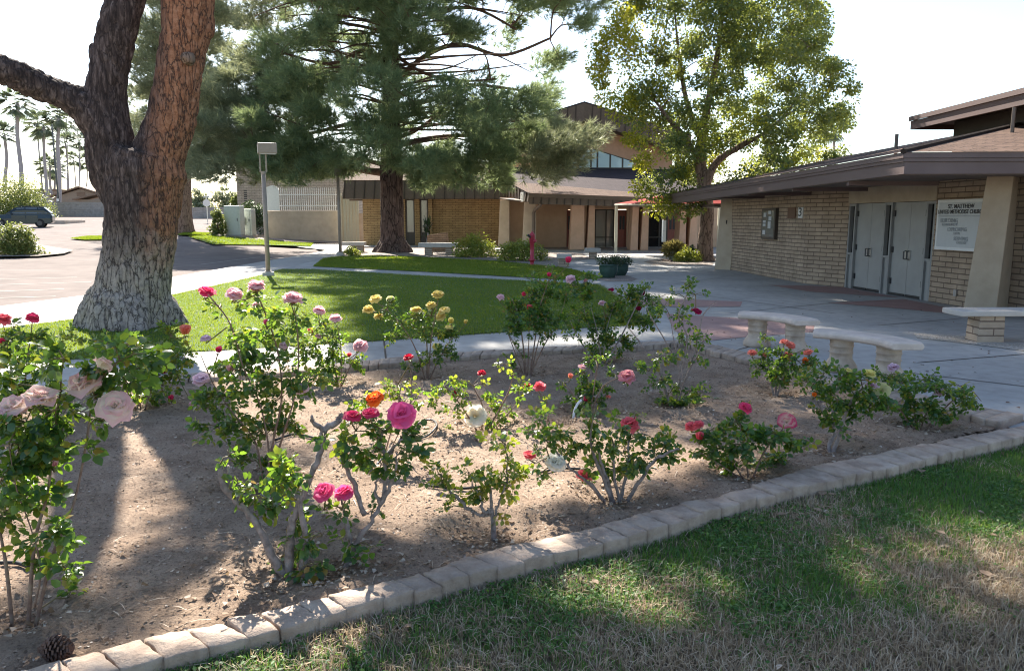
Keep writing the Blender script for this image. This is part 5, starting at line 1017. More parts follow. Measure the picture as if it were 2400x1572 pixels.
def slabbench(name, px0, px1, pt, pbm, base, leg, label, lw_=.16, dep=.45, grp='flat stone slab benches', legs=None, mat='slab', lmat='legbrick', yaw=0):
    g = G((px0 + px1) / 2, base); Y = g.y; e = empty(name, (g.x, Y, 0), label, 'bench', grp); b = MB(); zt, zb = P(px0, pt, Y).z, P(px0, pbm, Y).z; zt = max(zt, zb + .09); b.box(P(px0, pt, Y).x, P(px1, pt, Y).x, Y - .05, Y + dep, zb, zt); b.build('seat', M[mat], e, bevel=.015)
    for l0, l1 in leg: b = MB(); b.box(P(l0, base, Y).x, P(l1, base, Y).x, Y + .03, Y + dep - .08, -.02, zb); b.build('leg', M[lmat], e, bevel=.01)
slabbench('stone_bench', 980, 1076, 569, 580, 598, ((995, 1013), (1044, 1062)), 'wide slab bench in front of the wedge shaped block monument')
slabbench('stone_bench', 800, 855, 567.5, 576, 592, ((822, 851),), 'slab bench beside the farther lamp post')
slabbench('stone_bench', 1306, 1340, 596, 606, 626, ((1310, 1334),), 'grey slab bench seen end on left of the green pots')
slabbench('stone_bench', 1372, 1408, 582, 591, 607, ((1382, 1399),), 'small cream slab bench by the porch pillars')
gS = G(2313, 800); YS = gS.y; e = empty('stone_bench', (gS.x, YS, 0), 'long slab bench on a stacked block leg by the stucco pillar', 'bench', 'flat stone slab benches')
b = MB(); b.box(P(2231, 725, YS).x, P(2231, 725, YS).x + 1.55, YS - .22, YS + .25, .375, .455); b.build('seat', M['slab'], e, bevel=.018)
for x in (P(2283, 760, YS).x, P(2283, 760, YS).x + .95): b = MB(); b.prism([(x - .02, YS - .13, -.01), (x + .36, YS - .13, -.01), (x + .36, YS + .16, -.01), (x - .02, YS + .16, -.01)], [(x, YS - .13, .374), (x + .345, YS - .13, .374), (x + .345, YS + .16, .374), (x, YS + .16, .374)]); b.build('leg', M['legbrick'], e, bevel=.012)
b = MB(); b.box(P(2270, 800, YS).x, P(2270, 800, YS).x + .75, YS - .22, YS + .3, -.02, .012); b.build('pad', M['concrete'], e)
# block monument
gm = G(1024, 592); e = empty('monument', (gm.x, gm.y + 1.2, 0), 'peach block monument with a slanting top behind the slab bench', 'monument'); Ym = gm.y + 1.2
x0, x1 = P(1001, 560, Ym).x, P(1050, 560, Ym).x; b = MB(); z1, z2 = P(1001, 552, Ym).z, P(1048, 544, Ym).z; b.prism([(x0, Ym, -.02), (x1, Ym, -.02), (x1, Ym, z2 - .35), (x1 - .06, Ym, z2), (x0, Ym, z1)], [(x0, Ym + .5, -.02), (x1, Ym + .5, -.02), (x1, Ym + .5, z2 - .35), (x1 - .06, Ym + .5, z2), (x0, Ym + .5, z1)]); b.build('block_body', M['monbrick'], e, bevel=.02)
# curved cast stone benches
def curved(px0, px1, pt, base0, base1, l0, l1, label):
    a = G(l0, base0); c = G(l1, base1); mid = (a + c) / 2; t = (c - a).normalized(); out = Vector((t.y, -t.x, 0)); out = out if out.y < 0 else -out     # towards the viewer
    e = empty('curved_bench', (mid.x, mid.y, 0), label, 'bench', 'curved cast stone benches'); half = (px1 - px0) / 2 / F * mid.y * 1.0; hs = (P(px0, pt, mid.y).z) ; sag = half * .30; Rr = (half ** 2 + sag ** 2) / (2 * sag); cen = mid + out * (Rr - sag * .45)
    ah = math.asin(min(.99, half / Rr)); b = MB(); rings = []; N = 18; prof = [(-.165, .0), (-.19, .022), (-.19, .055), (-.165, .078), (.165, .078), (.19, .055), (.19, .022), (.165, .0)]; zt = .455
    for i in range(N + 1):
        u = -1 + 2 * i / N; an = ah * u; dirv = (t * math.sin(an) - out * math.cos(an)); sc = 1 - .12 * max(0, abs(u) - .9) / .1
        rings += [cen + dirv * (Rr + r_ * sc) + Vector((0, 0, zt - .085 + z * (1 if abs(u) < .99 else .9))) for r_, z in prof]
    m = len(prof); b.add(rings, [[i * m + k, (i + 1) * m + k, (i + 1) * m + (k + 1) % m, i * m + (k + 1) % m] for i in range(N) for k in range(m)] + [list(range(m)), list(range(N * m, N * m + m))[::-1]]); b.build('seat', M['bench'], e, bevel=.01)
    for g in (a, c):
        b = MB(); p_ = cen + (Vector((g.x, g.y, 0)) - cen).normalized() * Rr; pr = [(.185, 0), (.195, .03), (.185, .07), (.155, .115), (.128, .15), (.128, .21), (.137, .214), (.137, .222), (.128, .226), (.131, .283), (.14, .287), (.14, .295), (.131, .299), (.134, .345), (.142, .35), (.142, .37)]; pr = [(r_ * .93, z) for r_, z in pr]; b.lathe(pr, (p_.x, p_.y, 0), 28); b.build('leg', M['benchleg'], e, smooth=True, uv=False)
curved(1722, 1908, 720, 811, 824, 1772, 1857, 'farther curved stone bench on two bell footed legs')
curved(1905, 2150, 755, 870, 890, 1966, 2072, 'nearer curved stone bench beside the yellow rose bush')
# pots
def pot(name, px0, px1, base, pt, label, mat, grp=None, dy=0.0, rim=1.0):
    g = G((px0 + px1) / 2, base); Y = g.y + dy; e = empty(name, (P((px0 + px1) / 2, base, Y).x, Y, 0), label, 'planter', grp); r = (px1 - px0) / 2 / F * Y; h = P(px0, pt, Y).z - .0; b = MB(); c = (e.location.x, Y, 0)
    b.lathe([(r * .62, 0), (r * .70, h * .05), (r * .92, h * .42), (r * .99, h * .72), (r * .97, h * .90), (r * 1.03, h * .93), (r * 1.03, h), (r * .93, h), (r * .9, h * .88), (.01, h * .86)], c, 28); b.build('pot', M[mat], e, smooth=True, uv=False)
    MB().lathe([(.01, h * .865), (r * .88, h * .87), (r * .88, h * .89), (.01, h * .90)], c, 20).build('soil', M['dirt'], e, uv=False); return e, c, r, h
rp2 = np.random.default_rng(44)
for a in ((1403.5, 1448, 651, 619, 'front green glazed pot with trailing plants on the court', 0), (1430, 1473, 648, 618, 'rear green glazed pot tucked behind its twin', .42)):
    e, c, r, h = pot('green_planter', a[0], a[1], a[2], a[3], a[4], 'greenpot', 'pair of green glazed pots', a[5]); cl = [(c[0] + rp2.uniform(-1, 1) * r * 1.1, c[1] + rp2.uniform(-.8, .8) * r, h + rp2.uniform(-.02, .2)) for _ in range(34)]; leaf_crown('plant', cl, .085, 26, .055, M['darkshrub'], e, rp2)
e, c, r, h = pot('sage_planter', 1564, 1594.5, 610, 586, 'sage green pot holding a ball of straw coloured grass', 'greypot')
n = 2600; d = unit(rp2.normal(size=(n, 3)) * np.array([1, 1, .8]) + np.array([0, 0, .75])); pos = np.array([c[0], c[1], h - .03]) + d * np.array([.5, .5, .35]) * rp2.uniform(.05, .7, (n, 1)); V, T = scatter(QL_V * np.array([1, .22, 1]), QL_T, pos, d + rp2.normal(0, .3, d.shape), randdir(n, rp2), rp2.uniform(.16, .34, n)); npmesh('grass_ball', V, T, M['strawgrass'], e)
# red standpipe
g = G(1247, 622); e = empty('standpipe', (g.x, g.y, 0), 'red painted standpipe with a hose outlet rising from the gravel bed', 'standpipe'); z = P(1247, 545, g.y).z; b = MB(); b.lathe([(.13, -.03), (.13, .02), (.075, .03), (.075, .17), (.13, .18), (.13, .22), (.075, .23), (.075, z * .66), (.10, z * .68), (.105, z * .9), (.11, z * .91), (.08, z * .97), (.03, z * 1.0), (.03, z * 1.03)], (g.x, g.y, 0), 20); b.build('body', M['red'], e, smooth=True, uv=False)
b = MB(); b.tube([(g.x - .05, g.y - .05, z * .86), (g.x - .17, g.y - .08, z * .93)], [.045, .045], 10); b.build('outlet', M['hingemetal'], e, uv=False); b = MB(); b.tube([(g.x + .05, g.y - .05, z * .75), (g.x + .14, g.y - .1, z * .75)], [.05, .05], 10); b.build('outlet', M['red'], e, uv=False)
# peace pole
g = G(1554, 611); e = empty('peace_pole', (g.x, g.y, 0), 'slim white lettered pole on a brown post in the gravel by the court', 'pole'); z1, z2, z3 = P(1554, 567, g.y).z, P(1554, 516, g.y).z, P(1554, 509, g.y).z
MB().obox((g.x, g.y), .05, .05, -.02, z1, .25).build('post', M['wood'], e, bevel=.005); MB().obox((g.x, g.y), .065, .065, z1 + .002, z2, .25).build('lettered_panel', M['white'], e, bevel=.004); MB().obox((g.x, g.y), .06, .06, z2 + .002, z3 + .03, .25, .15).build('cap', M['wood'], e)
text('MAY PEACE PREVAIL ON EARTH', (g.x + .02, g.y - .075, (z1 + z2) / 2), .062, M['black'], e, 'lettering', 0, 0); o = e.children[-1]; o.rotation_euler = Matrix(((0, -1 * 0, 0), (0, 0, 0), (0, 0, 0))).to_euler() if False else (R(90), R(90), .25)
# red shade canopy
e = empty('shade_canopy', (7.6, 38.6, 0), 'red fabric shade canopy on a cream post in front of the porch', 'canopy'); k0 = P(1441, 479, 38.6); k1 = Vector((10.2, 38.6, k0.z - .05)); k2 = Vector((10.2, 35.4, k0.z - .05)); k3 = Vector((k0.x + .5, 35.4, k0.z - .05)); ap = P(1532, 455, 37); ap = Vector((7.9, 37.0, P(1535, 453, 37).z))
b = MB(); 
for u_, v_ in ((k0, k1), (k1, k2), (k2, k3), (k3, k0)): b.prism([u_, v_, ap], [u_ + Vector((0, 0, .03)), v_ + Vector((0, 0, .03)), ap + Vector((0, 0, .03))])
b.build('fabric', M['canvas'], e); b = MB()
for u_, v_ in ((k0, k1), (k1, k2), (k2, k3), (k3, k0)): b.tube([u_ - Vector((0, 0, .02)), v_ - Vector((0, 0, .02))], .03, 6)
b.build('frame', M['creamdoor'], e, uv=False)
for k in (k0, k1): MB().obox((k.x + .08, k.y - .05), .07, .07, -.02, k.z - .03).build('post', M['creamdoor'], e, bevel=.01)
# cabinets
for px0, px1, pt, base, dy, lb, dr in ((525.7, 563, 482, 553, 0, 'taller pale green utility cabinet beside the dark hedge', 1), (565, 590, 490, 554, .6, 'shorter pale cabinet with a meter box on its side', 0)):
    g = G((px0 + px1) / 2, base); Y = g.y + dy; e = empty('utility_cabinet', (g.x, Y, g.z), lb, 'cabinet', 'pale utility cabinets'); xa, xb = P(px0, 520, Y).x, P(px1, 520, Y).x; zt = P(px0, pt, Y).z
    b = MB(); b.box(xa, xb, Y, Y + .9, g.z + .06, zt); c = b.build('body', M['utility'], e, bevel=.03); MB().box(xa + .12, xb - .12, Y - .025, Y - .002, g.z + .2, zt - .12).build('door', M['utility'], e, bevel=.01); MB().box(xa - .1, xb + .1, Y - .15, Y + 1, g.z - .1, g.z + .06).build('pad', M['concrete'], e); MB().box(xb - .2, xb - .16, Y - .06, Y - .026, g.z + 1.0, g.z + 1.2).build('handle', M['hingemetal'], e)
    if not dr: MB().box(xa + .05, xa + .3, Y - .2, Y - .03, g.z + .75, g.z + 1.3).build('meter_box', M['utility'], e, bevel=.02)
# stop sign seen from behind, utility pole, hydrant, far walls and houses
g = G(484, 519); Y = 74; x = P(484, 480, Y).x; zb_ = gz(x, Y); e = empty('road_sign', (x, Y, zb_), 'pale octagonal road sign on a post seen from behind', 'sign'); z = P(484, 476, Y).z; b = MB(); b.prism([(x + .36 * math.cos(a), Y, z + .36 * math.sin(a)) for a in np.arange(8) * math.pi / 4 + math.pi / 8], [(x + .36 * math.cos(a), Y + .02, z + .36 * math.sin(a)) for a in np.arange(8) * math.pi / 4 + math.pi / 8]); b.build('sign_plate', M['white'], e); MB().box(x - .03, x + .03, Y + .021, Y + .08, zb_, z + .75).build('post', M['steel'], e); MB().box(x - .3, x + .3, Y + .03, Y + .05, z + .5, z + .65).build('street_name_plate', M['utility'], e)
def farwall(px0, px1, pt, pbm, Y, mat, label, Y1=None):
    a = P(px0, (pt + pbm) / 2, Y); c = P(px1, (pt + pbm) / 2, Y1 or Y); e = empty('block_wall', ((a.x + c.x) / 2, Y, 1.5), label, 'wall', 'grey block walls beyond the car park'); b = MB(); b.wall((a.x, a.y), (c.x, c.y), P(px0, pbm, Y).z - .5, P(px0, pt, Y).z, .2); b.build('wall_body', M[mat], e); b = MB(); b.wall((a.x, a.y - .05), (c.x, c.y - .05), P(px0, pt, Y).z + .003, P(px0, pt, Y).z + .1, .3); b.build('coping', M['concrete'], e)
farwall(-160, 96, 469, 512, 88, 'blockwall', 'grey block wall behind the dark car'); farwall(96, 330, 476, 510, 92, 'blockwall', 'long pale grey block wall below the gabled house', 92)
farwall(446, 540, 488, 520, 86, 'blockwall', 'short grey block wall behind the road sign')
e = empty('house', (P(190, 470, 112).x, 112, 2), 'low grey brown house with a gabled roof beyond the wall', 'house'); Yh = 112
xa, xm, xb = P(118, 470, Yh).x, P(191, 470, Yh).x, P(262, 470, Yh).x; z0, z1, z2 = P(190, 505, Yh).z, P(190, 462, Yh).z, P(190, 440, Yh).z
b = MB(); b.prism([(xa + .5, Yh, z0), (xb - .5, Yh, z0), (xb - .5, Yh, z1), (xm, Yh, z2 - .15), (xa + .5, Yh, z1)], [(xa + .5, Yh + 8, z0), (xb - .5, Yh + 8, z0), (xb - .5, Yh + 8, z1), (xm, Yh + 8, z2 - .15), (xa + .5, Yh + 8, z1)]); b.build('wall', M['housewall'], e)
for s, xe in ((-1, xa), (1, xb)):
    q = [(xm, Yh - .6, z2), (xe, Yh - .6, z1 - .05), (xe, Yh + 8.5, z1 - .05), (xm, Yh + 8.5, z2)]; b = MB(); b.slab(q if s < 0 else q[::-1], .2, Vector((0, 0, .2))); b.build('roof', M['houseroof'], e)
b = MB(); b.box(xm - .6, xm + .6, Yh - .05, Yh - .003, z1 + .1, z1 + .7); b.build('gable_vent', M['houseroof'], e)
e = empty('house', (P(235, 470, 104).x, 104, 2), 'low house wing with a shallow roof beside the big trunk', 'house'); xa, xb = P(186, 480, 104).x, P(300, 480, 104).x; z1 = P(200, 468, 104).z; MB().box(xa, xb, 104, 106, z0 - .5, z1).build('wall', M['housewall'], e); MB().slab([(xa - .6, 103.4, z1 - .1), (xb, 103.4, z1 + 1.5), (xb, 106.5, z1 + 1.5), (xa - .6, 106.5, z1 - .1)], .2, Vector((0, 0, .2))).build('roof', M['houseroof'], e)
e = empty('house', (P(110, 450, 120).x, 120, 2), 'plain tan house side behind the big hedge', 'house'); xa, xb = P(60, 460, 120).x, P(127, 460, 120).x; MB().box(xa, xb, 120, 126, z0 - .5, P(110, 446, 120).z).build('wall', M['housewall'], e); MB().box(xa - .3, xb + .3, 119.7, 126.3, P(110, 446, 120).z + .01, P(110, 443, 120).z).build('roof_edge', M['houseroof'], e)
x = P(131, 400, 95).x; e = empty('utility_pole', (x, 95, 1.9), 'thin dark utility pole among the palms', 'pole'); b = MB(); b.tube([(x, 95, 1.5), (x, 95, P(131, 292, 95).z)], [.13, .09], 8); b.build('pole', M['hingemetal'], e, uv=False); MB().box(x - .12, x + .12, 94.8, 94.87, P(131, 472, 95).z, P(131, 466, 95).z).build('notice', M['white'], e)
Yk = 72; xk0, xk1 = P(60, 522, Yk).x, P(152, 522, Yk).x; zk = gz(P(120, 520, Yk).x, Yk); e = empty('raised_planter', ((xk0 + xk1) / 2, Yk, zk), 'low tan kerbed island with the yellow hydrant', 'planter'); MB().box(xk0, xk1, Yk, Yk + 3.5, zk - .2, zk + .28).build('kerb', M['cream'], e, bevel=.04); MB().box(xk0 + .2, xk1 - .2, Yk + .2, Yk + 3.3, zk + .281, zk + .30).build('gravel_fill', M['gravel'], e)
xh = P(120.5, 512, Yk + 1).x; e = empty('fire_hydrant', (xh, Yk + 1, zk + .3), 'yellow orange fire hydrant on the kerbed island right of the car', 'hydrant'); b = MB(); b.lathe([(.2, 0), (.2, .06), (.13, .07), (.13, .52), (.18, .53), (.18, .58), (.15, .6), (.13, .70), (.06, .76), (.04, .82)], (xh, Yk + 1, zk + .3), 16); b.build('barrel', M['orange'], e, smooth=True, uv=False)
for s in (-1, 1): b = MB(); b.tube([(xh + s * .1, Yk + 1, zk + .72), (xh + s * .22, Yk + 1, zk + .72)], .07, 8); b.build('nozzle', M['orange'], e, uv=False)
# parked SUV, three quarter view, nose to the left
def suv():
    g = G(60, 531); Yc = 65.0; cx = P(52, 515, Yc).x; zg = gz(cx, Yc) - .05; e = empty('parked_car', (cx, Yc, zg), 'dark green black SUV parked across the far car park', 'car'); yaw = R(24); ca, sa = math.cos(yaw), math.sin(yaw)
    def T(x, y, z): return (cx + x * ca - y * sa, Yc + x * sa + y * ca, zg + z)      # x forward = -; nose at -x
    Wd = .92
    def loft(sections, name, mat, parent=e, bev=.03):    # sections: list of (x, [(y,z) loop])
        b = MB(); m = len(sections[0][1]); V = [T(x, y, z) for x, lp in sections for y, z in lp]; n = len(sections)
        b.add(V, [[i * m + k, i * m + (k + 1) % m, (i + 1) * m + (k + 1) % m, (i + 1) * m + k] for i in range(n - 1) for k in range(m)] + [list(range(m))[::-1], list(range((n - 1) * m, n * m))]); return b.build(name, M[mat], parent, bevel=bev, uv=False, smooth=False)
    def lp(w, z0, z1, tw): return [(-w, z0), (w, z0), (w * 1.0, z0 + (z1 - z0) * .55), (w * tw, z1), (-w * tw, z1), (-w * 1.0, z0 + (z1 - z0) * .55)]
    loft([(-2.28, lp(.78, .38, .80, .95)), (-2.18, lp(.86, .30, .95, .93)), (-1.2, lp(.92, .28, 1.06, .93)), (-.9, lp(.92, .28, 1.10, .93)), (1.6, lp(.92, .30, 1.12, .94)), (2.15, lp(.90, .34, 1.10, .94)), (2.30, lp(.84, .45, 1.0, .94))], 'body', 'carpaint')
    loft([(-1.0, lp(.84, 1.08, 1.11, .98)), (-.25, lp(.85, 1.08, 1.66, .82)), (.4, lp(.85, 1.08, 1.72, .82)), (1.7, lp(.85, 1.08, 1.69, .80)), (2.2, lp(.82, 1.08, 1.22, .86))], 'cabin', 'carpaint')
    b = MB(); b.add([T(-.95, -.70, 1.12), T(-.95, .70, 1.12), T(-.30, .62, 1.56), T(-.30, -.62, 1.56)], [[0, 1, 2, 3]]); 
    def pane(q, nm='window'): b = MB(); b.slab([T(*v) for v in q], .02, Vector((0, 0, .004))); b.build(nm, M['carglass'], e, uv=False)
    pane([(-1.0, -.74, 1.13), (-1.0, .74, 1.13), (-.33, .66, 1.63), (-.33, -.66, 1.63)], 'windscreen')
    for s in (-1, 1):
        pane([(-.6, s * .862, 1.14), (.35, s * .868, 1.14), (.35, s * .775, 1.62), (-.15, s * .775, 1.60)]); pane([(.42, s * .868, 1.14), (1.25, s * .868, 1.14), (1.25, s * .765, 1.62), (.42, s * .775, 1.63)]); pane([(1.32, s * .866, 1.14), (1.95, s * .85, 1.16), (1.75, s * .76, 1.56), (1.32, s * .765, 1.61)])
        b = MB(); b.tube([T(-.1, s * .62, 1.76), T(1.6, s * .62, 1.75)], .025, 6); b.build('roof_rail', M['black'], e, uv=False)
        b = MB(); b.tube([T(-.62, s * .93, 1.14), T(-.60, s * 1.08, 1.18)], [.06, .09], 8); b.build('mirror', M['carpaint'], e, uv=False)
        b = MB(); b.tube([T(-2.24, s * .60, .88), T(-2.12, s * .83, .92)], [.06, .07], 8); b.build('headlight', M['lens'], e, uv=False)
        for x in (-1.40, 1.36):
            w = MB(); c0, c1 = T(x, s * .93, .36), T(x, s * .70, .36); w.tube([c0, c1], .36, 20); w_ = w.build('wheel', M['tyre'], e, smooth=False, uv=False, bevel=.03); r = MB(); r.tube([T(x, s * .955, .36), T(x, s * .925, .36)], [.20, .22], 14); r.build('rim', M['hingemetal'], w_, uv=False)
        for x0, x1 in ((-.62, .38), (.42, 1.25)): b = MB(); b.slab([T(x0, s * .932, .42), T(x1, s * .932, .42), T(x1, s * .93, 1.0), T(x0, s * .93, 1.0)], .015, Vector((0, 0, .004))); b.build('door', M['carpaint'], e, uv=False)
    b = MB(); b.slab([T(-2.33, -.5, .72), T(-2.33, .5, .72), T(-2.31, .5, .86), T(-2.31, -.5, .86)], .03, Vector((.03, 0, 0))); gr = b.build('grille', M['black'], e, uv=False); b = MB()
    for i in range(7): y = -.42 + .14 * i; b.slab([T(-2.35, y - .02, .73), T(-2.35, y + .02, .73), T(-2.33, y + .02, .85), T(-2.33, y - .02, .85)], .02, Vector((.02, 0, 0)))
    b.build('slat', M['steel'], gr, uv=False); b = MB(); b.slab([T(-2.34, -.22, .5), T(-2.34, .22, .5), T(-2.34, .22, .6), T(-2.34, -.22, .6)], .02, Vector((.02, 0, 0))); b.build('bumper_strip', M['black'], e, uv=False)
suv()

# ================================================================== ROSES
PC = dict(cream=((.97, .90, .74), (.96, .58, .64)), hot=((.78, .04, .22), (.98, .17, .42)), redpink=((.70, .025, .13), (.90, .09, .24)), soft=((.84, .36, .40), (.93, .66, .68)), lilac=((.76, .52, .60), (.86, .68, .76)),
          yellow=((.78, .55, .07), (.86, .74, .28)), lemon=((.82, .66, .10), (.88, .80, .32)), white=((.92, .80, .48), (.98, .95, .88)), coral=((.80, .08, .10), (.92, .22, .26)), peach=((.92, .48, .18), (.92, .32, .26)),
          orange=((.95, .42, .03), (.95, .24, .04)), red=((.45, .005, .02), (.66, .02, .06)), crimson=((.36, .004, .06), (.5, .01, .11)), rim=((.86, .66, .50), (.74, .06, .18)), pinkyellow=((.88, .62, .34), (.84, .34, .42)), green=((.55, .55, .18), (.78, .74, .40)), baby=((.86, .50, .56), (.93, .70, .75)))
PNAME = dict(cream='cream rose with pink petal edges', hot='vivid pink rose', redpink='red pink rose', soft='ruffled soft pink rose', lilac='pale lilac pink rose', yellow='yellow rose', lemon='bright lemon yellow rose', white='white rose', coral='coral pink rose', peach='peach coloured rose', orange='orange rose', red='deep red rose', crimson='dark crimson rose', rim='white rose with red petal edges', pinkyellow='pink rose with a yellow heart', green='greenish yellow fading rose', baby='pale pink rose')
PU, PV = np.meshgrid(np.linspace(-1, 1, 5), np.linspace(0, 1, 6)); PU = PU.ravel(); PV = PV.ravel()
PT = np.array([t for j in range(5) for i in range(4) for t in ((j * 5 + i, j * 5 + i + 1, j * 5 + i + 6), (j * 5 + i, j * 5 + i + 6, j * 5 + i + 5))])
LAYERS = dict(bloom=[(4, .12, .60, .05), (5, .30, .78, .1), (6, .58, .95, .25), (7, .90, 1.05, .45), (7, 1.22, 1.10, .6)], bud=[(4, .02, 1.35, -.12), (5, .10, 1.5, .05), (3, .30, 1.45, .25)], ruffle=[(6, .10, .85, .1), (8, .32, 1.0, .2), (9, .62, 1.05, .3), (10, .95, 1.05, .35), (8, 1.25, 1.0, .45)],
              open=[(5, .75, .55, .2), (6, 1.0, .9, .25), (7, 1.15, 1.08, .3)], cup=[(5, .03, .85, 0), (6, .14, 1.02, .1), (6, .32, 1.12, .3), (6, .60, 1.18, .5), (5, .95, 1.12, .7)])
def bloom(c, rad, axis, style, col, parent, rng, zname='rose_bloom'):
    Vs, Ts, Cs = [], [], []; k0 = 0; ca, cb = (np.array(x) for x in PC[col]); ax = unit(np.array(axis, float)); ref = unit(np.cross(ax, [.3, .9, .1])); bi = np.cross(ax, ref)
    jit = .15 if style == 'ruffle' else .10
    for li, (n, th, ln, curl) in enumerate(LAYERS[style]):
        for j in range(n):
            a0 = 2 * np.pi * (j + .37 * li * 1.7 + rng.uniform(-.18, .18)) / n; t_ = th + rng.normal(0, .13); L = rad * ln * rng.uniform(.82, 1.12); v = PV * (1 - (.40 if col in ('cream', 'pinkyellow', 'baby') else .17) * np.abs(PU) ** 1.6 * PV)
            phi = t_ * (.35 + .75 * v) + curl * v ** 3; r = .06 * rad + L * v * np.sin(phi * .82); z = L * v * np.cos(phi * .82) * (1.2 if style == 'ruffle' else .95)
            hw = L * (.28 + .55 * np.sin(np.pi * np.clip(.12 + .62 * v, 0, 1))) * (.9 if style != 'bud' else .62); cup = .40 * (1 - .5 * min(t_, 1)); r2 = r + (-cup * PU ** 2) * hw * .55; tn = PU * hw
            wv = jit * rad * np.sin(PU * rng.uniform(2, 5) + rng.uniform(0, 6)) * v ** 2; z = z + wv; r2 = r2 + jit * rad * np.cos(PU * rng.uniform(2, 4) + rng.uniform(0, 6)) * v ** 2 * .7
            er = np.cos(a0) * ref + np.sin(a0) * bi; et = -np.sin(a0) * ref + np.cos(a0) * bi
            Vs.append(r2[:, None] * er + tn[:, None] * et + z[:, None] * ax); Ts.append(PT + k0); k0 += len(PU)
            mixv = np.clip(v * 1.15 - .1 + .15 * np.abs(PU) + rng.normal(0, .06), 0, 1)[:, None]
            if col == 'rim': mixv = mixv ** 4
            if col == 'cream': mixv = np.clip(mixv ** 5 * .9 + .10 * (li >= 4), 0, 1)
            Cs.append((ca * (1 - mixv) + cb * mixv) * rng.uniform(.92, 1.05))
    V = np.concatenate(Vs); 
    if style in ('bud', 'cup'): V = V - ax * rad * .55
    else: V = V - ax * rad * .25
    o = npmesh(zname, V + np.array(c), np.concatenate(Ts), M['petal'], parent, col=np.concatenate(Cs), smooth=True); o['label'] = (PNAME[col] if style != 'bud' else PNAME[col].replace(' rose', ' rose bud', 1)); return o
BUSH = []
def bush(label, base, canes=(), cl=(), fl=(), leaf=.046, yellow=.12, rad=.008, spread=.22, seed=None, dens=1.0, dy=0.0): BUSH.append(dict(label=label, base=base, canes=canes, cl=cl, fl=fl, leaf=leaf, yellow=yellow, rad=rad, spread=spread, seed=seed or len(BUSH) + 100, dens=dens, dy=dy))
bush('tallest rose bush at the left edge with large cream and pink blooms', (45, 1455), [[(29, 1466), (15, 1330), (0, 1238), (-10, 1100)], [(82, 1420), (95, 1330), (70, 1230), (40, 1150), (20, 1040)], [(73, 1430), (120, 1310), (161, 1213), (183, 1139), (205, 1018), (215, 930)], [(60, 1440), (80, 1280), (110, 1160), (130, 1020), (140, 930)]],
     [(40, 1040, 70, 55), (130, 960, 70, 60), (80, 1150, 70, 60), (150, 1050, 60, 55), (30, 1200, 45, 60), (120, 1260, 55, 60), (150, 1330, 40, 45), (200, 870, 70, 45), (280, 845, 70, 40), (300, 900, 40, 55), (150, 840, 60, 35), (20, 900, 50, 60), (235, 985, 28, 26), (160, 1400, 22, 26), (60, 990, 60, 50), (110, 1080, 50, 60), (330, 860, 40, 40), (0, 1130, 40, 60), (60, 1310, 30, 30), (120, 1180, 30, 30)],
     [(30, 955, 94, 'cream', 'bloom', .3), (96, 926, 70, 'cream', 'cup', .2), (200, 893, 92, 'cream', 'cup', .3), (271, 951, 96, 'cream', 'bloom', .55), (245, 850, 46, 'cream', 'cup', -.6), (87, 1088, 20, 'soft', 'bud', .2), (128, 1086, 14, 'soft', 'bud', 0)], leaf=.050, yellow=.06, dens=1.25)
bush('rose bush with red pink blooms against the lawn at the left edge', (40, 1000), [[(40, 1000), (30, 900), (15, 800), (10, 770)], [(45, 1000), (60, 880), (70, 800), (75, 765)]], [(15, 800, 40, 35), (70, 800, 35, 30), (40, 850, 55, 40), (90, 860, 40, 40), (30, 910, 60, 50), (110, 930, 50, 40)],
     [(8, 750, 32, 'coral', 'ruffle', .2), (76, 747, 30, 'redpink', 'ruffle', .1), (5, 800, 14, 'redpink', 'bud', 0)], yellow=.25)
bush('dense dark rose bush in the shadow of the big trunk', (330, 955), [[(330, 955), (320, 880), (310, 800)], [(335, 955), (370, 860), (400, 790), (432, 770)], [(325, 955), (280, 880), (250, 800)]],
     [(270, 810, 50, 35), (330, 820, 50, 40), (380, 830, 45, 40), (300, 870, 60, 40), (370, 900, 60, 40), (410, 870, 40, 40), (400, 790, 35, 28), (170, 800, 30, 25), (340, 930, 50, 30), (430, 840, 30, 30)], [(434, 774, 22, 'peach', 'bud', .1), (386, 869, 14, 'redpink', 'bud', .2), (359, 901, 14, 'soft', 'ruffle', .2), (401, 932, 11, 'redpink', 'bud', 0), (452, 946, 20, 'soft', 'bloom', .2), (305, 806, 16, 'lilac', 'bloom', .2)], yellow=.28, leaf=.05, dens=.75)
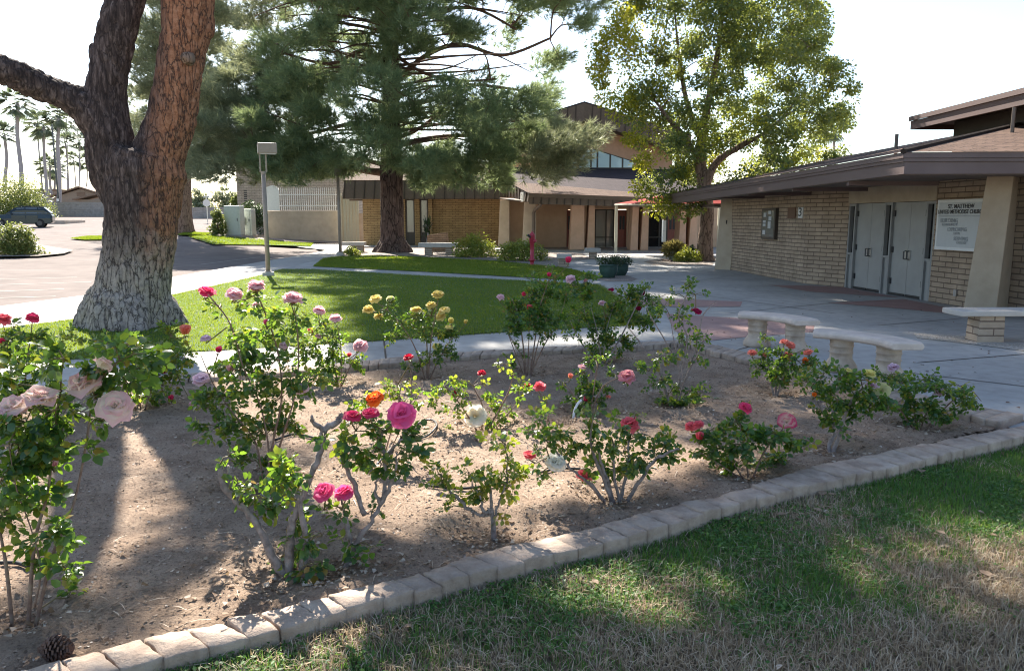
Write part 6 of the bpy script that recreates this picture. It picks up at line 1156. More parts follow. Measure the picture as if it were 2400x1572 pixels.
bush('wide rose bush carrying ruffled soft pink blooms over the pale path', (618, 1150), [[(622, 1150), (630, 1060), (610, 950), (570, 860), (540, 760), (500, 705), (487, 690)], [(615, 1150), (641, 1030), (660, 930), (650, 820), (620, 730), (602, 690)], [(618, 1150), (600, 1040), (540, 960), (500, 900), (470, 830)], [(620, 1150), (660, 1030), (690, 930), (700, 830), (690, 720)]],
     [(540, 760, 22, 20, .5), (560, 810, 40, 40), (600, 720, 45, 28), (650, 745, 45, 35), (690, 740, 25, 28), (610, 790, 50, 40), (560, 870, 60, 45), (640, 850, 60, 45), (520, 930, 60, 45), (600, 930, 60, 50), (660, 930, 55, 50), (560, 1000, 60, 45), (620, 1020, 60, 50), (510, 1000, 50, 40), (680, 880, 40, 40), (500, 860, 40, 30), (720, 900, 40, 30), (690, 990, 40, 35), (590, 1080, 45, 40), (640, 1090, 45, 35), (480, 960, 35, 30), (520, 720, 24, 14, .5), (580, 700, 18, 16, .5)],
     [(485, 682, 36, 'redpink', 'cup', .25), (552, 688, 38, 'soft', 'cup', .3), (601, 675, 42, 'soft', 'ruffle', .1), (686, 703, 44, 'soft', 'ruffle', .15), (667, 812, 26, 'lilac', 'ruffle', .2), (540, 863, 18, 'soft', 'bud', .2), (471, 887, 40, 'lilac', 'cup', .3), (482, 793, 26, 'lilac', 'bloom', .1), (624, 756, 12, 'hot', 'bud', .1), (707, 909, 30, 'lilac', 'cup', .5), (600, 712, 18, 'soft', 'bloom', .2), (512, 820, 14, 'redpink', 'bud', 0)], leaf=.045, yellow=.16, dens=0.78)
bush('rose bush with small pink blooms between the wide pink one and the yellow one', (795, 905), [[(795, 905), (780, 840), (760, 760), (748, 735)], [(798, 905), (800, 830), (790, 760)], [(795, 905), (820, 860), (842, 820)]], [(750, 760, 28, 22), (780, 790, 30, 25), (740, 810, 35, 30), (790, 830, 40, 30), (760, 860, 50, 30), (820, 840, 40, 22), (720, 840, 35, 35), (700, 790, 28, 26), (770, 895, 45, 28), (850, 850, 26, 14)],
     [(748, 730, 28, 'soft', 'ruffle', .2), (786, 749, 30, 'soft', 'ruffle', .15), (844, 813, 36, 'soft', 'ruffle', -.3), (745, 788, 15, 'soft', 'bloom', .2), (728, 776, 11, 'coral', 'bud', 0), (818, 832, 10, 'coral', 'bud', 0)], yellow=.2, leaf=.04, dens=0.7)
bush('leggy rose bush on thick grey canes with two vivid pink blooms low down', (690, 1350), [[(681, 1353), (641, 1301), (602, 1229), (566, 1185), (524, 1137), (510, 1094)], [(677, 1349), (679, 1269), (697, 1189), (725, 1126), (753, 1054), (759, 1010), (793, 986), (801, 970)], [(566, 1185), (560, 1150), (590, 1148), (610, 1130)], [(566, 1185), (540, 1130), (536, 1090)], [(759, 1010), (735, 990), (730, 975)], [(700, 1340), (715, 1260), (705, 1190), (715, 1140)]],
     [(535, 1070, 20, 16, .8), (585, 1135, 32, 18, .9), (615, 1165, 38, 30), (650, 1110, 40, 36), (690, 1120, 36, 36), (640, 1190, 24, 24), (690, 1225, 30, 32), (710, 1265, 30, 26), (700, 1300, 30, 24), (712, 1325, 32, 22), (755, 1255, 20, 12, .8), (660, 1160, 26, 26, .8), (760, 1025, 20, 16, .5), (560, 1130, 20, 14, .7), (640, 1320, 16, 18, .6)], [], leaf=.047, yellow=.12, rad=.021, spread=.10, dens=1.2)
bush('rose bush on forked grey canes topped by a large vivid pink bloom', (812, 1322), [[(805, 1317), (833, 1277), (869, 1221), (893, 1181), (901, 1137), (901, 1070), (889, 1030), (913, 998), (935, 985)], [(853, 1205), (829, 1138), (809, 1090), (797, 1066)], [(821, 1281), (813, 1225), (805, 1190), (800, 1165)], [(901, 1070), (925, 1045), (945, 1025)], [(895, 1180), (915, 1140), (928, 1100), (930, 1060)], [(893, 1181), (880, 1150), (885, 1120)]],
     [(835, 1010, 30, 22), (870, 1020, 36, 28), (830, 1055, 30, 25), (870, 1060, 36, 25), (940, 1030, 36, 26), (960, 1060, 30, 34), (930, 1090, 30, 28), (850, 1090, 24, 26), (890, 1100, 22, 20), (760, 1195, 22, 12, .8), (800, 1195, 26, 14, .8), (870, 1200, 24, 14, .7), (815, 1275, 18, 14, .6), (845, 1310, 20, 12, .6), (870, 1280, 18, 12, .6), (985, 1025, 16, 12, .6), (900, 1010, 24, 14), (805, 1025, 22, 14, .6), (800, 1215, 14, 18, .6)],
     [(941, 970, 68, 'hot', 'bloom', .62), (827, 972, 38, 'redpink', 'cup', .3), (868, 967, 38, 'redpink', 'cup', .2), (759, 1153, 54, 'hot', 'bloom', .5), (806, 1157, 44, 'hot', 'ruffle', .25)], leaf=.047, yellow=.12, rad=.019, spread=.10, dens=1.2)
bush('thin rose bush with one orange bloom behind the large vivid pink bloom', (890, 1075), [[(890, 1075), (885, 1010), (880, 955)], [(892, 1075), (930, 960), (940, 900)], [(894, 1075), (960, 950), (960, 850)]], [(845, 930, 30, 18, .7), (930, 905, 34, 16, .9), (975, 930, 26, 14, .7), (850, 955, 26, 16, .8), (945, 940, 24, 16, .6), (990, 945, 16, 10, .6), (910, 925, 20, 14, .6)], [(880, 938, 44, 'orange', 'ruffle', .25), (957, 836, 22, 'red', 'cup', .2)], leaf=.042, yellow=.4, rad=.006)
bush('rose bush crowded with yellow blooms at the back edging', (1000, 884), [[(1000, 884), (1000, 800), (985, 740), (960, 720)], [(998, 884), (975, 820), (940, 760), (895, 715)], [(1003, 884), (1010, 800), (1020, 740), (1027, 705)], [(1003, 884), (1030, 840), (1060, 790)]],
     [(905, 725, 22, 22), (930, 755, 34, 24), (970, 745, 26, 22), (1010, 740, 36, 22), (930, 790, 24, 20), (980, 780, 34, 26), (1030, 780, 40, 26), (1060, 790, 26, 24), (1010, 830, 34, 24), (985, 860, 34, 18), (1040, 820, 30, 20), (1060, 830, 22, 18)],
     [(881, 700, 28, 'yellow', 'bloom', .3), (863, 727, 25, 'yellow', 'ruffle', .3), (888, 742, 22, 'yellow', 'ruffle', .2), (915, 703, 20, 'green', 'ruffle', .1), (1027, 694, 28, 'yellow', 'ruffle', .2), (975, 724, 24, 'yellow', 'cup', .2), (1011, 718, 26, 'yellow', 'ruffle', .2), (1041, 727, 26, 'yellow', 'bloom', .3), (1034, 744, 24, 'yellow', 'ruffle', .3), (1031, 788, 11, 'yellow', 'bud', 0), (1024, 811, 21, 'lemon', 'cup', .2), (1053, 767, 19, 'lemon', 'bloom', .1), (1057, 752, 12, 'lemon', 'bud', 0), (1091, 754, 9, 'yellow', 'bud', .2)], leaf=.036, yellow=.15, rad=.008, dens=0.65)
bush('upright leggy rose bush at the back edging with one tall sprig of leaves', (1237, 878), [[(1235, 878), (1225, 800), (1215, 740), (1200, 700)], [(1240, 878), (1255, 790), (1265, 720), (1285, 660), (1297, 625)], [(1238, 878), (1275, 810), (1300, 770), (1320, 720)], [(1232, 878), (1205, 820), (1190, 780)], [(1242, 878), (1262, 800), (1290, 720)], [(1236, 878), (1240, 780), (1240, 700)], [(1230, 878), (1225, 840), (1200, 800)]],
     [(1196, 735, 30, 30), (1235, 715, 35, 30), (1280, 700, 40, 32), (1300, 655, 16, 34, .8), (1240, 655, 28, 14, .6), (1240, 760, 50, 30), (1290, 750, 40, 32), (1200, 780, 30, 28), (1275, 790, 34, 18, .7), (1210, 840, 24, 20, .8), (1330, 690, 24, 28), (1250, 690, 34, 20)], [(1173, 695, 20, 'baby', 'cup', .3), (1228, 690, 9, 'redpink', 'bud', 0), (1287, 644, 9, 'redpink', 'bud', 0), (1241, 721, 12, 'coral', 'bud', 0), (1332, 610, 13, 'redpink', 'bud', .1)], leaf=.045, yellow=.03, rad=.008, dens=0.85)
bush('large dark rose bush with yellowing top beside the upright leggy one', (1412, 852), [[(1410, 852), (1390, 790), (1370, 730), (1365, 690)], [(1412, 852), (1420, 780), (1440, 710)], [(1414, 852), (1460, 780), (1490, 720), (1510, 680)], [(1408, 852), (1360, 800), (1335, 750)], [(1412, 852), (1400, 780), (1385, 720)]],
     [(1345, 670, 28, 22), (1375, 700, 36, 30), (1370, 650, 30, 16, .7), (1360, 750, 40, 32), (1420, 740, 40, 34), (1470, 700, 36, 26), (1500, 690, 34, 24), (1480, 740, 40, 30), (1410, 790, 46, 30), (1450, 800, 36, 26), (1400, 830, 40, 20), (1530, 710, 28, 24), (1520, 760, 24, 22), (1340, 790, 18, 14, .6)], [(1337, 653, 25, 'baby', 'cup', .4), (1410, 709, 18, 'baby', 'cup', .2), (1432, 678, 14, 'crimson', 'bloom', 0), (1506, 688, 10, 'crimson', 'bud', 0), (1497, 724, 10, 'crimson', 'bud', 0), (1372, 656, 10, 'baby', 'bud', 0)], leaf=.045, yellow=.22, rad=.009, dens=0.9)
bush('gaunt open rose bush of bare canes with one dark crimson bloom', (1580, 945), [[(1575, 945), (1594, 870), (1560, 800), (1530, 750), (1515, 720)], [(1578, 945), (1600, 865), (1610, 790), (1590, 740), (1610, 690), (1615, 665)], [(1582, 945), (1620, 850), (1640, 770), (1650, 735), (1679, 706)], [(1575, 940), (1545, 870), (1520, 830), (1490, 790)], [(1584, 945), (1610, 880), (1640, 820), (1660, 770)], [(1594, 870), (1580, 800), (1570, 740)], [(1578, 945), (1560, 985)]],
     [(1610, 675, 22, 18), (1630, 690, 18, 16, .8), (1555, 720, 28, 20), (1580, 690, 20, 14, .7), (1600, 750, 28, 28, .8), (1640, 790, 26, 30, .8), (1560, 840, 34, 26, .9), (1590, 800, 30, 26, .7), (1545, 890, 40, 22), (1520, 870, 28, 22), (1635, 840, 24, 20, .8), (1640, 925, 34, 22), (1590, 960, 46, 24), (1640, 960, 34, 26), (1620, 1000, 40, 26), (1570, 1000, 34, 24), (1570, 920, 26, 16)],
     [(1634, 729, 24, 'crimson', 'bloom', .2)], leaf=.042, yellow=.22, rad=.010, dens=0.55)
bush('low rose bush with deep red buds and one white bloom near the bed centre', (1125, 1000), [[(1125, 1000), (1080, 950), (1040, 900)], [(1128, 1000), (1130, 950), (1110, 905), (1128, 880)], [(1135, 1000), (1170, 960), (1195, 910), (1203, 870)], [(1135, 1000), (1200, 960), (1230, 910)]],
     [(1030, 910, 24, 24), (1025, 945, 20, 22), (1080, 890, 20, 20), (1085, 925, 22, 28), (1060, 960, 26, 18), (1150, 935, 20, 22), (1130, 900, 12, 10, .7), (1185, 855, 18, 10, .7), (1200, 885, 12, 16, .8), (1215, 920, 24, 22), (1190, 955, 22, 18), (1160, 980, 30, 16), (1235, 905, 14, 14, .7), (1050, 990, 10, 8, .5), (1150, 960, 22, 16)], [(1129, 873, 18, 'red', 'cup', .3), (1063, 919, 14, 'red', 'cup', .2), (1235, 903, 18, 'red', 'cup', .2), (1113, 974, 46, 'white', 'open', .65)], leaf=.040, yellow=.42, rad=.008, dens=0.75)
bush('lone stem with one coral pink bloom left of the pink and yellow rose', (1284, 985), [[(1284, 985), (1283, 950), (1266, 912)]], [(1280, 945, 12, 12, .6), (1284, 965, 10, 8, .6)], [(1265, 908, 29, 'coral', 'ruffle', .3)], leaf=.035, yellow=.05, rad=.005)
bush('small rose bush with a large pink and yellow bloom beside the bent white pipe', (1378, 968), [[(1375, 968), (1380, 910), (1370, 870)], [(1378, 968), (1410, 910), (1450, 885)], [(1372, 968), (1340, 920), (1320, 900)], [(1380, 968), (1400, 860), (1410, 835)]],
     [(1320, 898, 12, 10), (1345, 925, 20, 16), (1370, 875, 20, 18), (1380, 905, 22, 20), (1415, 905, 20, 16), (1360, 950, 24, 16), (1400, 945, 24, 16), (1395, 845, 30, 18, .8), (1420, 850, 16, 14, .6), (1440, 880, 18, 12, .7), (1385, 930, 24, 16)], [(1365, 860, 19, 'soft', 'bloom', .2), (1470, 880, 42, 'pinkyellow', 'cup', .4), (1373, 935, 12, 'redpink', 'bud', 0), (1426, 929, 13, 'peach', 'bloom', .2), (1337, 882, 11, 'peach', 'bud', 0)], leaf=.038, yellow=.12, rad=.007)
bush('small yellow leaved rose bush without blooms on one stout trunk by the front edging', (1158, 1253), [[(1159, 1255), (1156, 1215), (1150, 1194), (1141, 1200), (1129, 1209), (1112, 1200), (1097, 1191), (1070, 1165), (1040, 1140)], [(1150, 1200), (1132, 1195), (1126, 1165), (1100, 1120)], [(1158, 1215), (1166, 1190), (1176, 1159), (1191, 1106), (1182, 1041)], [(1152, 1196), (1150, 1150), (1140, 1120)]],
     [(1028, 1110, 24, 24), (1045, 1140, 22, 22), (1065, 1175, 20, 16), (1100, 1110, 22, 16), (1115, 1140, 28, 20), (1140, 1120, 24, 18), (1182, 1040, 20, 16), (1190, 1075, 20, 22), (1200, 1110, 24, 24), (1170, 1140, 28, 22), (1205, 1145, 20, 16), (1140, 1160, 26, 18), (1172, 1212, 12, 14, .7), (1042, 1195, 8, 16, .7), (1155, 1030, 14, 10, .5)], [], leaf=.042, yellow=.72, rad=.014, spread=.12, dens=1.3)
bush('broad rose bush with a white bloom and pink blooms near the front edging', (1442, 1172), [[(1441, 1176), (1425, 1130), (1412, 1091), (1400, 1040)], [(1430, 1170), (1391, 1141), (1350, 1110), (1323, 1085), (1290, 1040)], [(1460, 1168), (1485, 1150), (1529, 1082), (1559, 1065), (1590, 1050)], [(1448, 1172), (1470, 1100), (1475, 1030)], [(1436, 1172), (1420, 1130), (1390, 1060), (1385, 1010)], [(1452, 1172), (1440, 1110), (1440, 1040)]],
     [(1275, 985, 20, 22), (1290, 1015, 34, 28), (1240, 1015, 24, 16, .7), (1320, 1040, 26, 24), (1255, 1085, 20, 14, .6), (1258, 1115, 14, 20, .8), (1385, 985, 26, 18, .8), (1390, 1040, 30, 28), (1430, 1030, 36, 32), (1460, 1060, 36, 34), (1400, 1090, 34, 28), (1440, 1105, 36, 26), (1490, 1090, 34, 28), (1530, 1060, 34, 24), (1570, 1030, 30, 22), (1560, 1080, 24, 28), (1520, 1020, 20, 20, .8), (1380, 1130, 18, 14, .7), (1350, 1060, 22, 22), (1470, 990, 26, 22, .8), (1490, 970, 14, 14, .6), (1395, 960, 22, 14, .7), (1280, 1050, 22, 18, .8)],
     [(1301, 1080, 48, 'white', 'cup', -.25), (1369, 1112, 34, 'coral', 'cup', .2), (1476, 998, 48, 'coral', 'ruffle', .25), (1241, 1066, 30, 'coral', 'bloom', .2)], leaf=.042, yellow=.22, rad=.013, spread=.2, dens=1.15)
bush('dark leaved rose bush with red edged white blooms by the front edging', (1757, 1112), [[(1757, 1112), (1745, 1050), (1735, 1000), (1748, 960)], [(1760, 1112), (1790, 1060), (1830, 1010), (1845, 995)], [(1752, 1112), (1700, 1060), (1660, 1020)], [(1755, 1112), (1750, 1040), (1760, 1000)], [(1758, 1112), (1690, 1090), (1640, 1060)]],
     [(1660, 1010, 28, 26), (1690, 1050, 40, 34), (1720, 990, 32, 22), (1770, 1000, 32, 24), (1740, 1040, 42, 32), (1800, 1040, 42, 32), (1850, 1030, 34, 28), (1870, 1050, 22, 20), (1800, 1080, 40, 24), (1730, 1085, 40, 22), (1680, 1080, 32, 24), (1640, 1040, 26, 24), (1840, 1075, 28, 16, .8), (1750, 965, 14, 10, .5)], [(1749, 954, 29, 'redpink', 'cup', .3), (1844, 988, 34, 'rim', 'open', .5), (1620, 1002, 30, 'coral', 'ruffle', .2), (1637, 998, 28, 'coral', 'ruffle', .1), (1640, 1022, 18, 'coral', 'bud', 0)], leaf=.044, yellow=.06, rad=.007, dens=1.25)
bush('compact round rose bush of peach blooms in front of the farther curved bench', (1817, 922), [[(1817, 922), (1818, 890), (1800, 850)], [(1818, 922), (1840, 870), (1860, 830)], [(1816, 922), (1800, 850), (1798, 795)]], [(1798, 800, 20, 14, .7), (1790, 840, 24, 18), (1830, 835, 34, 18), (1870, 845, 34, 22), (1850, 870, 44, 24), (1800, 870, 30, 24), (1890, 865, 20, 22), (1830, 895, 44, 16), (1780, 860, 14, 18), (1898, 820, 10, 10, .5)],
     [(1839, 801, 22, 'peach', 'bloom', .2), (1853, 812, 23, 'peach', 'ruffle', .2), (1763, 826, 20, 'peach', 'cup', .2), (1795, 831, 17, 'peach', 'bloom', .2), (1847, 837, 24, 'coral', 'ruffle', .3), (1894, 825, 21, 'peach', 'cup', .1), (1812, 883, 22, 'orange', 'bloom', .5), (1887, 846, 14, 'orange', 'bud', .2)], leaf=.038, yellow=.05, rad=.012)
bush('lemon and lilac rose bush on one twisted stem in front of the nearer curved bench', (1947, 1058), [[(1946, 1058), (1944, 1040), (1955, 1020), (1952, 1000), (1955, 960)], [(1953, 1000), (1990, 950), (2020, 910)], [(1952, 1000), (1920, 950), (1900, 900)]],
     [(1890, 895, 22, 18), (1930, 880, 40, 22), (1965, 890, 34, 26), (1915, 925, 34, 26), (1960, 935, 38, 30), (2010, 920, 38, 28), (2040, 930, 34, 26), (1990, 965, 38, 28), (2050, 960, 28, 28), (1940, 980, 34, 26), (1910, 965, 16, 22, .8), (2080, 960, 16, 22, .8), (1970, 1005, 34, 14, .8), (2015, 890, 24, 16)], [(1990, 868, 18, 'lemon', 'bloom', .1), (2039, 873, 27, 'lemon', 'cup', .2), (2045, 900, 28, 'lilac', 'cup', .3), (2064, 914, 35, 'green', 'open', .45), (1908, 925, 10, 'orange', 'bud', .1)], leaf=.042, yellow=.2, rad=.015)
bush('spreading leafy rose bush with one pale lilac bloom at the right corner of the bed', (2150, 1002), [[(2150, 1002), (2140, 950), (2110, 900)], [(2155, 1002), (2180, 940), (2200, 900)], [(2160, 1002), (2220, 950), (2270, 915), (2300, 940)], [(2150, 1002), (2110, 960), (2090, 940)]],
     [(2110, 900, 34, 18), (2160, 890, 34, 20), (2130, 930, 40, 28), (2190, 910, 40, 24), (2230, 930, 38, 26), (2170, 960, 44, 26), (2110, 960, 34, 28), (2220, 965, 40, 20), (2270, 935, 30, 16, .8), (2290, 960, 22, 12, .7), (2150, 985, 38, 14), (2250, 905, 20, 12, .7)], [(2203, 921, 27, 'lilac', 'ruffle', .2)], leaf=.040, yellow=.12, rad=.007)
bush('small rose bush with a faded pink bloom just behind the lemon and lilac one', (2086, 935), [[(2086, 935), (2085, 890), (2092, 868)]], [(2070, 880, 20, 16), (2100, 885, 16, 12), (2085, 900, 24, 14), (2120, 880, 12, 8, .6)], [(2094, 863, 27, 'lilac', 'ruffle', .15)], leaf=.038, yellow=.08, rad=.006)
for q in BUSH: g = G(*q['base']); q['g'] = g; BASINS.append((g.x, g.y, .30 if g.y > 3.4 else .22))
soil()
def build_bush(q):
    rng = np.random.default_rng(q['seed']); g = q['g']; zb = soilz(g.x, g.y) - .02; Y = g.y; k = Y / F; e = empty('rose_bush', (g.x, g.y, max(zb, -.03)), q['label'], 'rose bush', 'rose bushes in the bed'); nodes = []; b = MB()
    def lift(p):      # keep the foot of the plant on the soil
        return Vector((p.x, p.y, max(p.z, soilz(p.x, p.y) - .03)))
    H = max(0.2, P(q['base'][0], min(p[1] for c in q['canes'] for p in c), Y).z)
    for c in q['canes']:
        off = rng.uniform(-1, 1) * q['spread']; first = nodes and min(((P(c[0][0], c[0][1], Y) - n[0]).length for n in nodes)) < .12 and abs(c[0][1] - q['base'][1]) > 25
        y0 = Y if not first else min(nodes, key=lambda n: (P(c[0][0], c[0][1], n[0].y) - n[0]).length)[0].y
        pts = [];
        for i, (px, py) in enumerate(c):
            f = (i / (len(c) - 1)) ** 1.2; pts.append(P(px, py, y0 + off * f))
        if not first: pts[0] = Vector((pts[0].x, pts[0].y, min(pts[0].z, zb - .02)))
        r0 = q['rad'] * rng.uniform(.85, 1.15) * (.62 if first else 1); qq, rr = limb(pts, [r0, r0 * .9] + [r0 * .62] * (len(pts) - 3) + [r0 * .34] if len(pts) > 3 else [r0, r0 * .6, r0 * .35][:len(pts)], 5)
        if q['rad'] > .012: qq = [v + Vector(rng.normal(0, .0035, 3)) for v in qq]; rr = [r_ * rng.uniform(.86, 1.22) for r_ in rr]
        b.tube(qq, rr, 8 if q['rad'] > .012 else 6); nodes += [(v, r0) for v in qq]
    nold = len(b.F); tw = b
    P_, D_, N_, S_ = [], [], [], []; cents = []
    tip_nodes = nodes[3:]
    for c in q['cl']:
        px, py, rx, ry = c[:4]; dn_ = (c[4] if len(c) > 4 else 1.0) * q['dens']; near = min(tip_nodes, key=lambda n: (P(px, py, n[0].y) - n[0]).length); yy = near[0].y * .6 + Y * .4 + rng.uniform(-.7, .7) * q['spread']; cen = P(px, py, yy); cents.append(cen); RX, RY = rx * k * 1.08, ry * k * 1.08; RD = (RX + RY) * .5
        near = min(tip_nodes, key=lambda n: (cen - n[0]).length + max(0, n[0].z - cen.z) * .6)
        nt = max(3, int(3 + RX * RY * 260)); L = q['leaf']
        root = near[0]; m_ = root.lerp(cen, .55) + Vector((0, 0, .02)); tw.tube([root, m_, cen], [.0045, .0035, .0025], 5, False)
        nl = max(4, int(2.3 * dn_ * math.pi * RX * RY / (L * L))); ends = []
        for t in range(nt):
            u = unit(rng.normal(size=3) + np.array([0, 0, .25])); en = np.array(cen) + u * np.array([RX, RD, RY]) * rng.uniform(.75, 1.1); ends.append(en); mid = (np.array(cen) + en) / 2 + np.array([0, 0, .012]); tw.tube([cen, mid, en], [.0028, .002, .0012], 4, False)
        for i in range(nl):
            en = ends[i % nt]; f = rng.uniform(.25, 1.05); base = np.array(cen) * (1 - f) + en * f + rng.normal(0, .010, 3); out = unit(unit(en - np.array(cen)) * .8 + rng.normal(0, .6, 3) + np.array([0, 0, -.12])); nr = unit(np.array([0, 0, .75]) + rng.normal(0, .55, 3)); sd = np.cross(nr, out); sd = sd / max(1e-6, np.linalg.norm(sd)); l_ = L * rng.uniform(.6, 1.15)
            for kf, sg_, sc in ((1.0, 0, 1.0), (.55, 1, .9), (.55, -1, .9)) + (((.1, 1, .72), (.1, -1, .72)) if rng.random() < .45 else ()):
                P_.append(base + out * l_ * kf * .9 + sd * sg_ * l_ * .12); D_.append(out * (1.0 if sg_ == 0 else .5) + sd * sg_ * .9 + np.array([0, 0, -.25 * rng.random()]) + rng.normal(0, .12, 3)); N_.append(nr + rng.normal(0, .2, 3)); S_.append(l_ * sc)
    P_, D_, N_, S_ = (np.array(a) for a in (P_, D_, N_, S_)); P_[:, 2] = np.maximum(P_[:, 2], .02)
    ysel = np.repeat(rng.random(len(P_) // 3 + 1), 3)[:len(P_)] < q['yellow']
    for nm, sel, mt in (('foliage', ~ysel, 'roseleaf'), ('yellow_leaves', ysel, 'roseleafyellow')):
        if sel.sum(): V, T = scatter(LEAF_V, LEAF_T, P_[sel], D_[sel], N_[sel], S_[sel]); npmesh(nm, V, T, M[mt], e)
    sep = []
    for px, py, sz, col, st, face in q['fl']:
        near = min(cents, key=lambda c: (P(px, py, c.y) - c).length) if cents else nodes[-1][0]; yy = near.y * .7 + Y * .3 - rng.uniform(0, .05); c = P(px, py, yy); rad = sz / 2 / F * yy * (1.06 if st == 'bloom' and sz > 40 else 1.2); rad *= (.80 if st in ('bloom', 'ruffle') else 1.05 if st == 'open' else (.86 if st == 'cup' else 1.2)) 
        ax = Vector((rng.uniform(-.3, .3), -face, 1 - abs(face) * .75 if face >= 0 else .25)).normalized()
        if face < 0: ax = Vector((rng.uniform(-.5, .5), .6, .55)).normalized() if face < -.4 else Vector((.1, -.35, .6)).normalized()
        bo = bloom(tuple(c), rad, tuple(ax), st, col, e, rng, 'rose_bloom' if st != 'bud' else 'rose_bud'); a = c - ax * rad * (.9 if st in ('bud', 'cup') else .35)
        m_ = near.lerp(a, .5) + Vector((0, 0, -.01)); tw.tube([near, m_, a - ax * .02, a], [.0045, .004, .0035, max(.004, rad * .22)], 6)
        for i in range(5): an = i * 1.2566; d = ax.orthogonal().normalized(); d = (Matrix.Rotation(an, 3, ax) @ d); sep.append((np.array(a), np.array(d * .9 - ax * .15), np.array(ax), rad * .75))
        V, T = scatter(LEAF_V * np.array([1, .5, 1]), LEAF_T, *(np.array([s[i] for s in sep]) for i in range(4))); npmesh('sepals', V, T, M['roseleaf'], bo); sep = []
    o = b.build('canes', M['cane'] if q['rad'] > .0085 else M['browncane'], e, smooth=True, uv=False); o.data.materials.append(M['greencane']); o.data.polygons.foreach_set('material_index', [0] * nold + [1] * (len(b.F) - nold))
for q in BUSH: build_bush(q)

# ================================================================== LITTER AND SMALL THINGS
rl_ = np.random.default_rng(77)
CH_V = np.array([(0, .35, 0), (.2, -.3, .12), (.9, -.2, .05), (1, .3, .22)]); CH_T = np.array([(0, 1, 2), (0, 2, 3)])
def chips(name, pts, smin, smax, mat, label, lift=.0):
    n = len(pts); z = np.array([soilz(x, y) for x, y in pts]) + lift + .004; V, T = scatter(CH_V, CH_T, np.c_[pts, z], np.c_[rl_.normal(size=(n, 2)), rl_.uniform(-.1, .25, n)], np.c_[rl_.normal(0, .3, (n, 2)), np.ones(n)], rl_.uniform(smin, smax, n)); return tag(npmesh(name, V, T, M[mat]), label, 'litter', None, 'stuff')
pts = samp(SOILPOLY, 52000, rl_); pts = pts[(np.abs(pts[:, 0]) < pts[:, 1] * .75 + .5) & (pts[:, 1] > 2.4)]; chips('soil_crumbs', pts, .004, .019, 'pebble', 'crumbs and grit scattered over the bare soil of the bed')
pb_ = []
for bx, by, r in BASINS: n = 300; a = rl_.uniform(0, 6.28, n); d = np.abs(rl_.normal(0, .32, n)) + .03; pb_.append(np.c_[bx + d * np.cos(a), by + d * np.sin(a)])
pts = np.concatenate(pb_ + [samp(SOILPOLY, 1100, rl_)]); pts = pts[inpoly_np(pts[:, 0], pts[:, 1], SOILPOLY)]; chips('leaf_litter', pts, .010, .034, 'litter', 'dry fallen leaves and petals on the soil around the roses', .004)
pts = samp(FT, 170, rl_); n = len(pts); V, T = scatter(LEAF_V * np.array([1, .8, 1]), LEAF_T, np.c_[pts, rl_.uniform(.0, .024, n)], np.c_[rl_.normal(size=(n, 2)), rl_.uniform(-.2, .2, n)], np.c_[rl_.normal(0, .4, (n, 2)), np.ones(n)], rl_.uniform(.02, .045, n)); tag(npmesh('leaf_litter', V, T, M['litter']), 'small dry leaves caught in the front lawn', 'litter', None, 'stuff')
pts = np.array([tuple(G(rl_.uniform(1500, 2400), rl_.uniform(660, 960))[:2]) for _ in range(170)]); pts = pts[~inpoly_np(pts[:, 0], pts[:, 1], SOILPOLY)]; n = len(pts); V, T = scatter(LEAF_V, LEAF_T, np.c_[pts, np.full(n, .008)], np.c_[rl_.normal(size=(n, 2)), rl_.uniform(-.1, .2, n)], np.c_[rl_.normal(0, .25, (n, 2)), np.ones(n)], rl_.uniform(.02, .05, n)); tag(npmesh('leaf_litter', V, T, M['limb']), 'small brown leaves scattered over the paved court', 'litter', None, 'stuff')
def straw(name, pts, z, lmin, lmax, w, mat, label):
    n = len(pts); tv = np.array([(0, .5, 0), (0, -.5, 0), (.5, -.5, .06), (.5, .5, .06), (1, .2, 0), (1, -.2, 0)]); tt = np.array([(0, 1, 2), (0, 2, 3), (3, 2, 5), (3, 5, 4)]); L = rl_.uniform(lmin, lmax, n); V, T = scatter(tv * np.array([1, w / lmax, 1]), tt, np.c_[pts, z], np.c_[rl_.normal(size=(n, 2)), rl_.uniform(-.04, .06, n)], np.c_[rl_.normal(0, .15, (n, 2)), np.ones(n)], L); return tag(npmesh(name, V, T, M[mat]), label, 'litter', None, 'stuff')
pts = samp(SOILPOLY, 5200, rl_); straw('needle_litter', pts, np.array([soilz(x, y) for x, y in pts]) + .008, .03, .11, .005, 'litter', 'dry pine needles and twigs scattered over the soil')
pts = samp(LAWN1, 700, rl_); straw('needle_litter', pts, np.full(len(pts), .04), .06, .16, .012, 'litter', 'fallen needles lying on the green lawn')
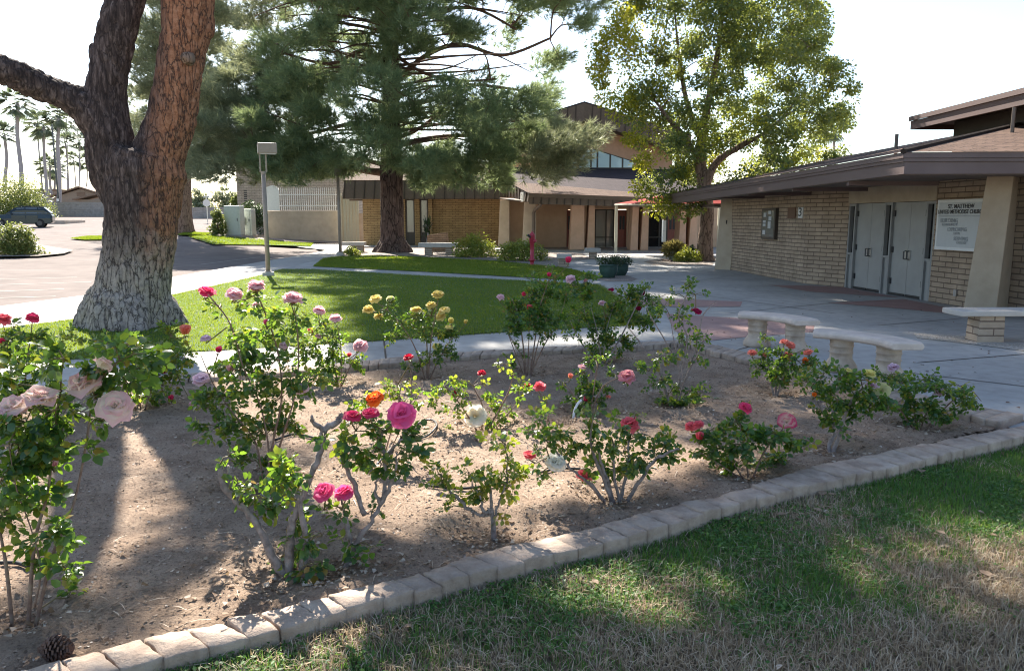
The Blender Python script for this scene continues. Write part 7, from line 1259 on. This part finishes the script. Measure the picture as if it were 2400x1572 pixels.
def dryleaf(px, py, sz, z, label='dry tan leaf lying on the front lawn', grp='fallen leaves on the front lawn'):
    g = G(px, py, z); L = sz / F * g.y; n = 7; V = []; yaw = rl_.uniform(0, 6.28); cv = rl_.uniform(.25, .6)
    prof = [0.02, .55, .85, .95, .8, .5, .06]
    for i in range(n):
        for s in (-1, -.5, 0, .5, 1): x = (i / (n - 1) - .5) * L; y = s * prof[i] * L * .33; V.append((x, y, cv * abs(y) * .9 + .25 * cv * (x / L) ** 2 * L + rl_.normal(0, .012) * L))
    V = np.array(V); ca, sa = math.cos(yaw), math.sin(yaw); W_ = np.c_[g.x + V[:, 0] * ca - V[:, 1] * sa, g.y + V[:, 0] * sa + V[:, 1] * ca, g.z + V[:, 2] + .004]; T = []
    for i in range(n - 1):
        for k in range(4): a = i * 5 + k; T += [(a, a + 1, a + 6), (a, a + 6, a + 5)]
    o = npmesh('fallen_leaf', W_, T, M['litter'], base=tuple(g), smooth=True); tag(o, label, 'leaf', grp)
for px, py, s in ((1928, 1157, 34), (1950, 1160, 22), (1833, 1207, 26), (1880, 1205, 14), (1915, 1195, 30), (2205, 1249, 26), (2310, 1345, 40), (1565, 1372, 20), (2065, 1262, 18), (1395, 1365, 26), (2160, 1105, 28), (2025, 1288, 24), (1388, 1298, 24), (955, 1470, 26), (2328, 1254, 18), (1765, 1312, 16)): dryleaf(px, py, s, .015)
dryleaf(650, 1508, 28, .0, 'orange brown leaf lying against the front edging', None); dryleaf(280, 1323, 20, .02, 'small white petal lying in the shaded soil at left', None)
def hose(pts, r, label, mat='tyre'):
    q = smoothpts([Vector((G(*p).x, G(*p).y, soilz(*G(*p)[:2]) + r + .006)) for p in pts], 6); b = MB(); b.tube(q, r, 8); o = b.build('drip_hose', M[mat], None, base=tuple(q[0]), smooth=True, uv=False); tag(o, label, 'hose', 'drip hoses on the soil')
hose([(645, 1040), (690, 1028), (730, 1036), (770, 1050)], .010, 'thin brown drip hose lying left of the thick canes'); hose([(880, 1100), (960, 1010), (1005, 985), (1024, 1005), (1000, 1025), (960, 1040)], .008, 'looped grey drip hose right of the large vivid pink bloom', 'hingemetal')
hose([(1000, 1148), (1090, 1155), (1200, 1140)], .009, 'straight drip hose behind the yellow leaved bush'); hose([(0, 1332), (40, 1335), (70, 1340)], .01, 'short drip hose at the left edge of the bed'); hose([(1265, 1120), (1310, 1108), (1360, 1106)], .008, 'drip hose leading to the broad bush with the white bloom')
gq = G(1348, 975); b = MB(); b.tube(smoothpts([(gq.x - .02, gq.y - .05, -.02), (gq.x - .01, gq.y - .03, .05), (gq.x + .02, gq.y, .11), (gq.x + .055, gq.y + .03, .135)], 4), .011, 8); tag(b.build('white_pipe', M['white'], None, base=(gq.x, gq.y, 0), smooth=True, uv=False), 'bent white plastic pipe sticking out of the soil', 'pipe')
gq = G(132, 1548); b = MB(); V = []
for i in range(90): f = i / 90; a = i * 2.399; r = .045 * math.sin(math.pi * (.08 + .88 * f)); p0 = Vector((gq.x + (f - .5) * .11, gq.y + r * math.cos(a) * .8, .045 + r * math.sin(a))); dd = Vector((.5, math.cos(a), math.sin(a))).normalized(); sd = dd.cross(Vector((1, 0, 0))).normalized() * .011; b.prism([p0 - sd - dd * .02, p0 + sd - dd * .02, p0 + sd * .8 + dd * .012, p0 - sd * .8 + dd * .012], [p0 - sd - dd * .02 + Vector((.006, 0, 0)), p0 + sd - dd * .02 + Vector((.006, 0, 0)), p0 + sd * .8 + dd * .012 + Vector((.008, 0, 0)), p0 - sd * .8 + dd * .012 + Vector((.008, 0, 0))])
tag(b.build('pine_cone', M['limb'], None, base=(gq.x, gq.y, 0), uv=False), 'dark pine cone on the soil at the lower left corner', 'pine cone')
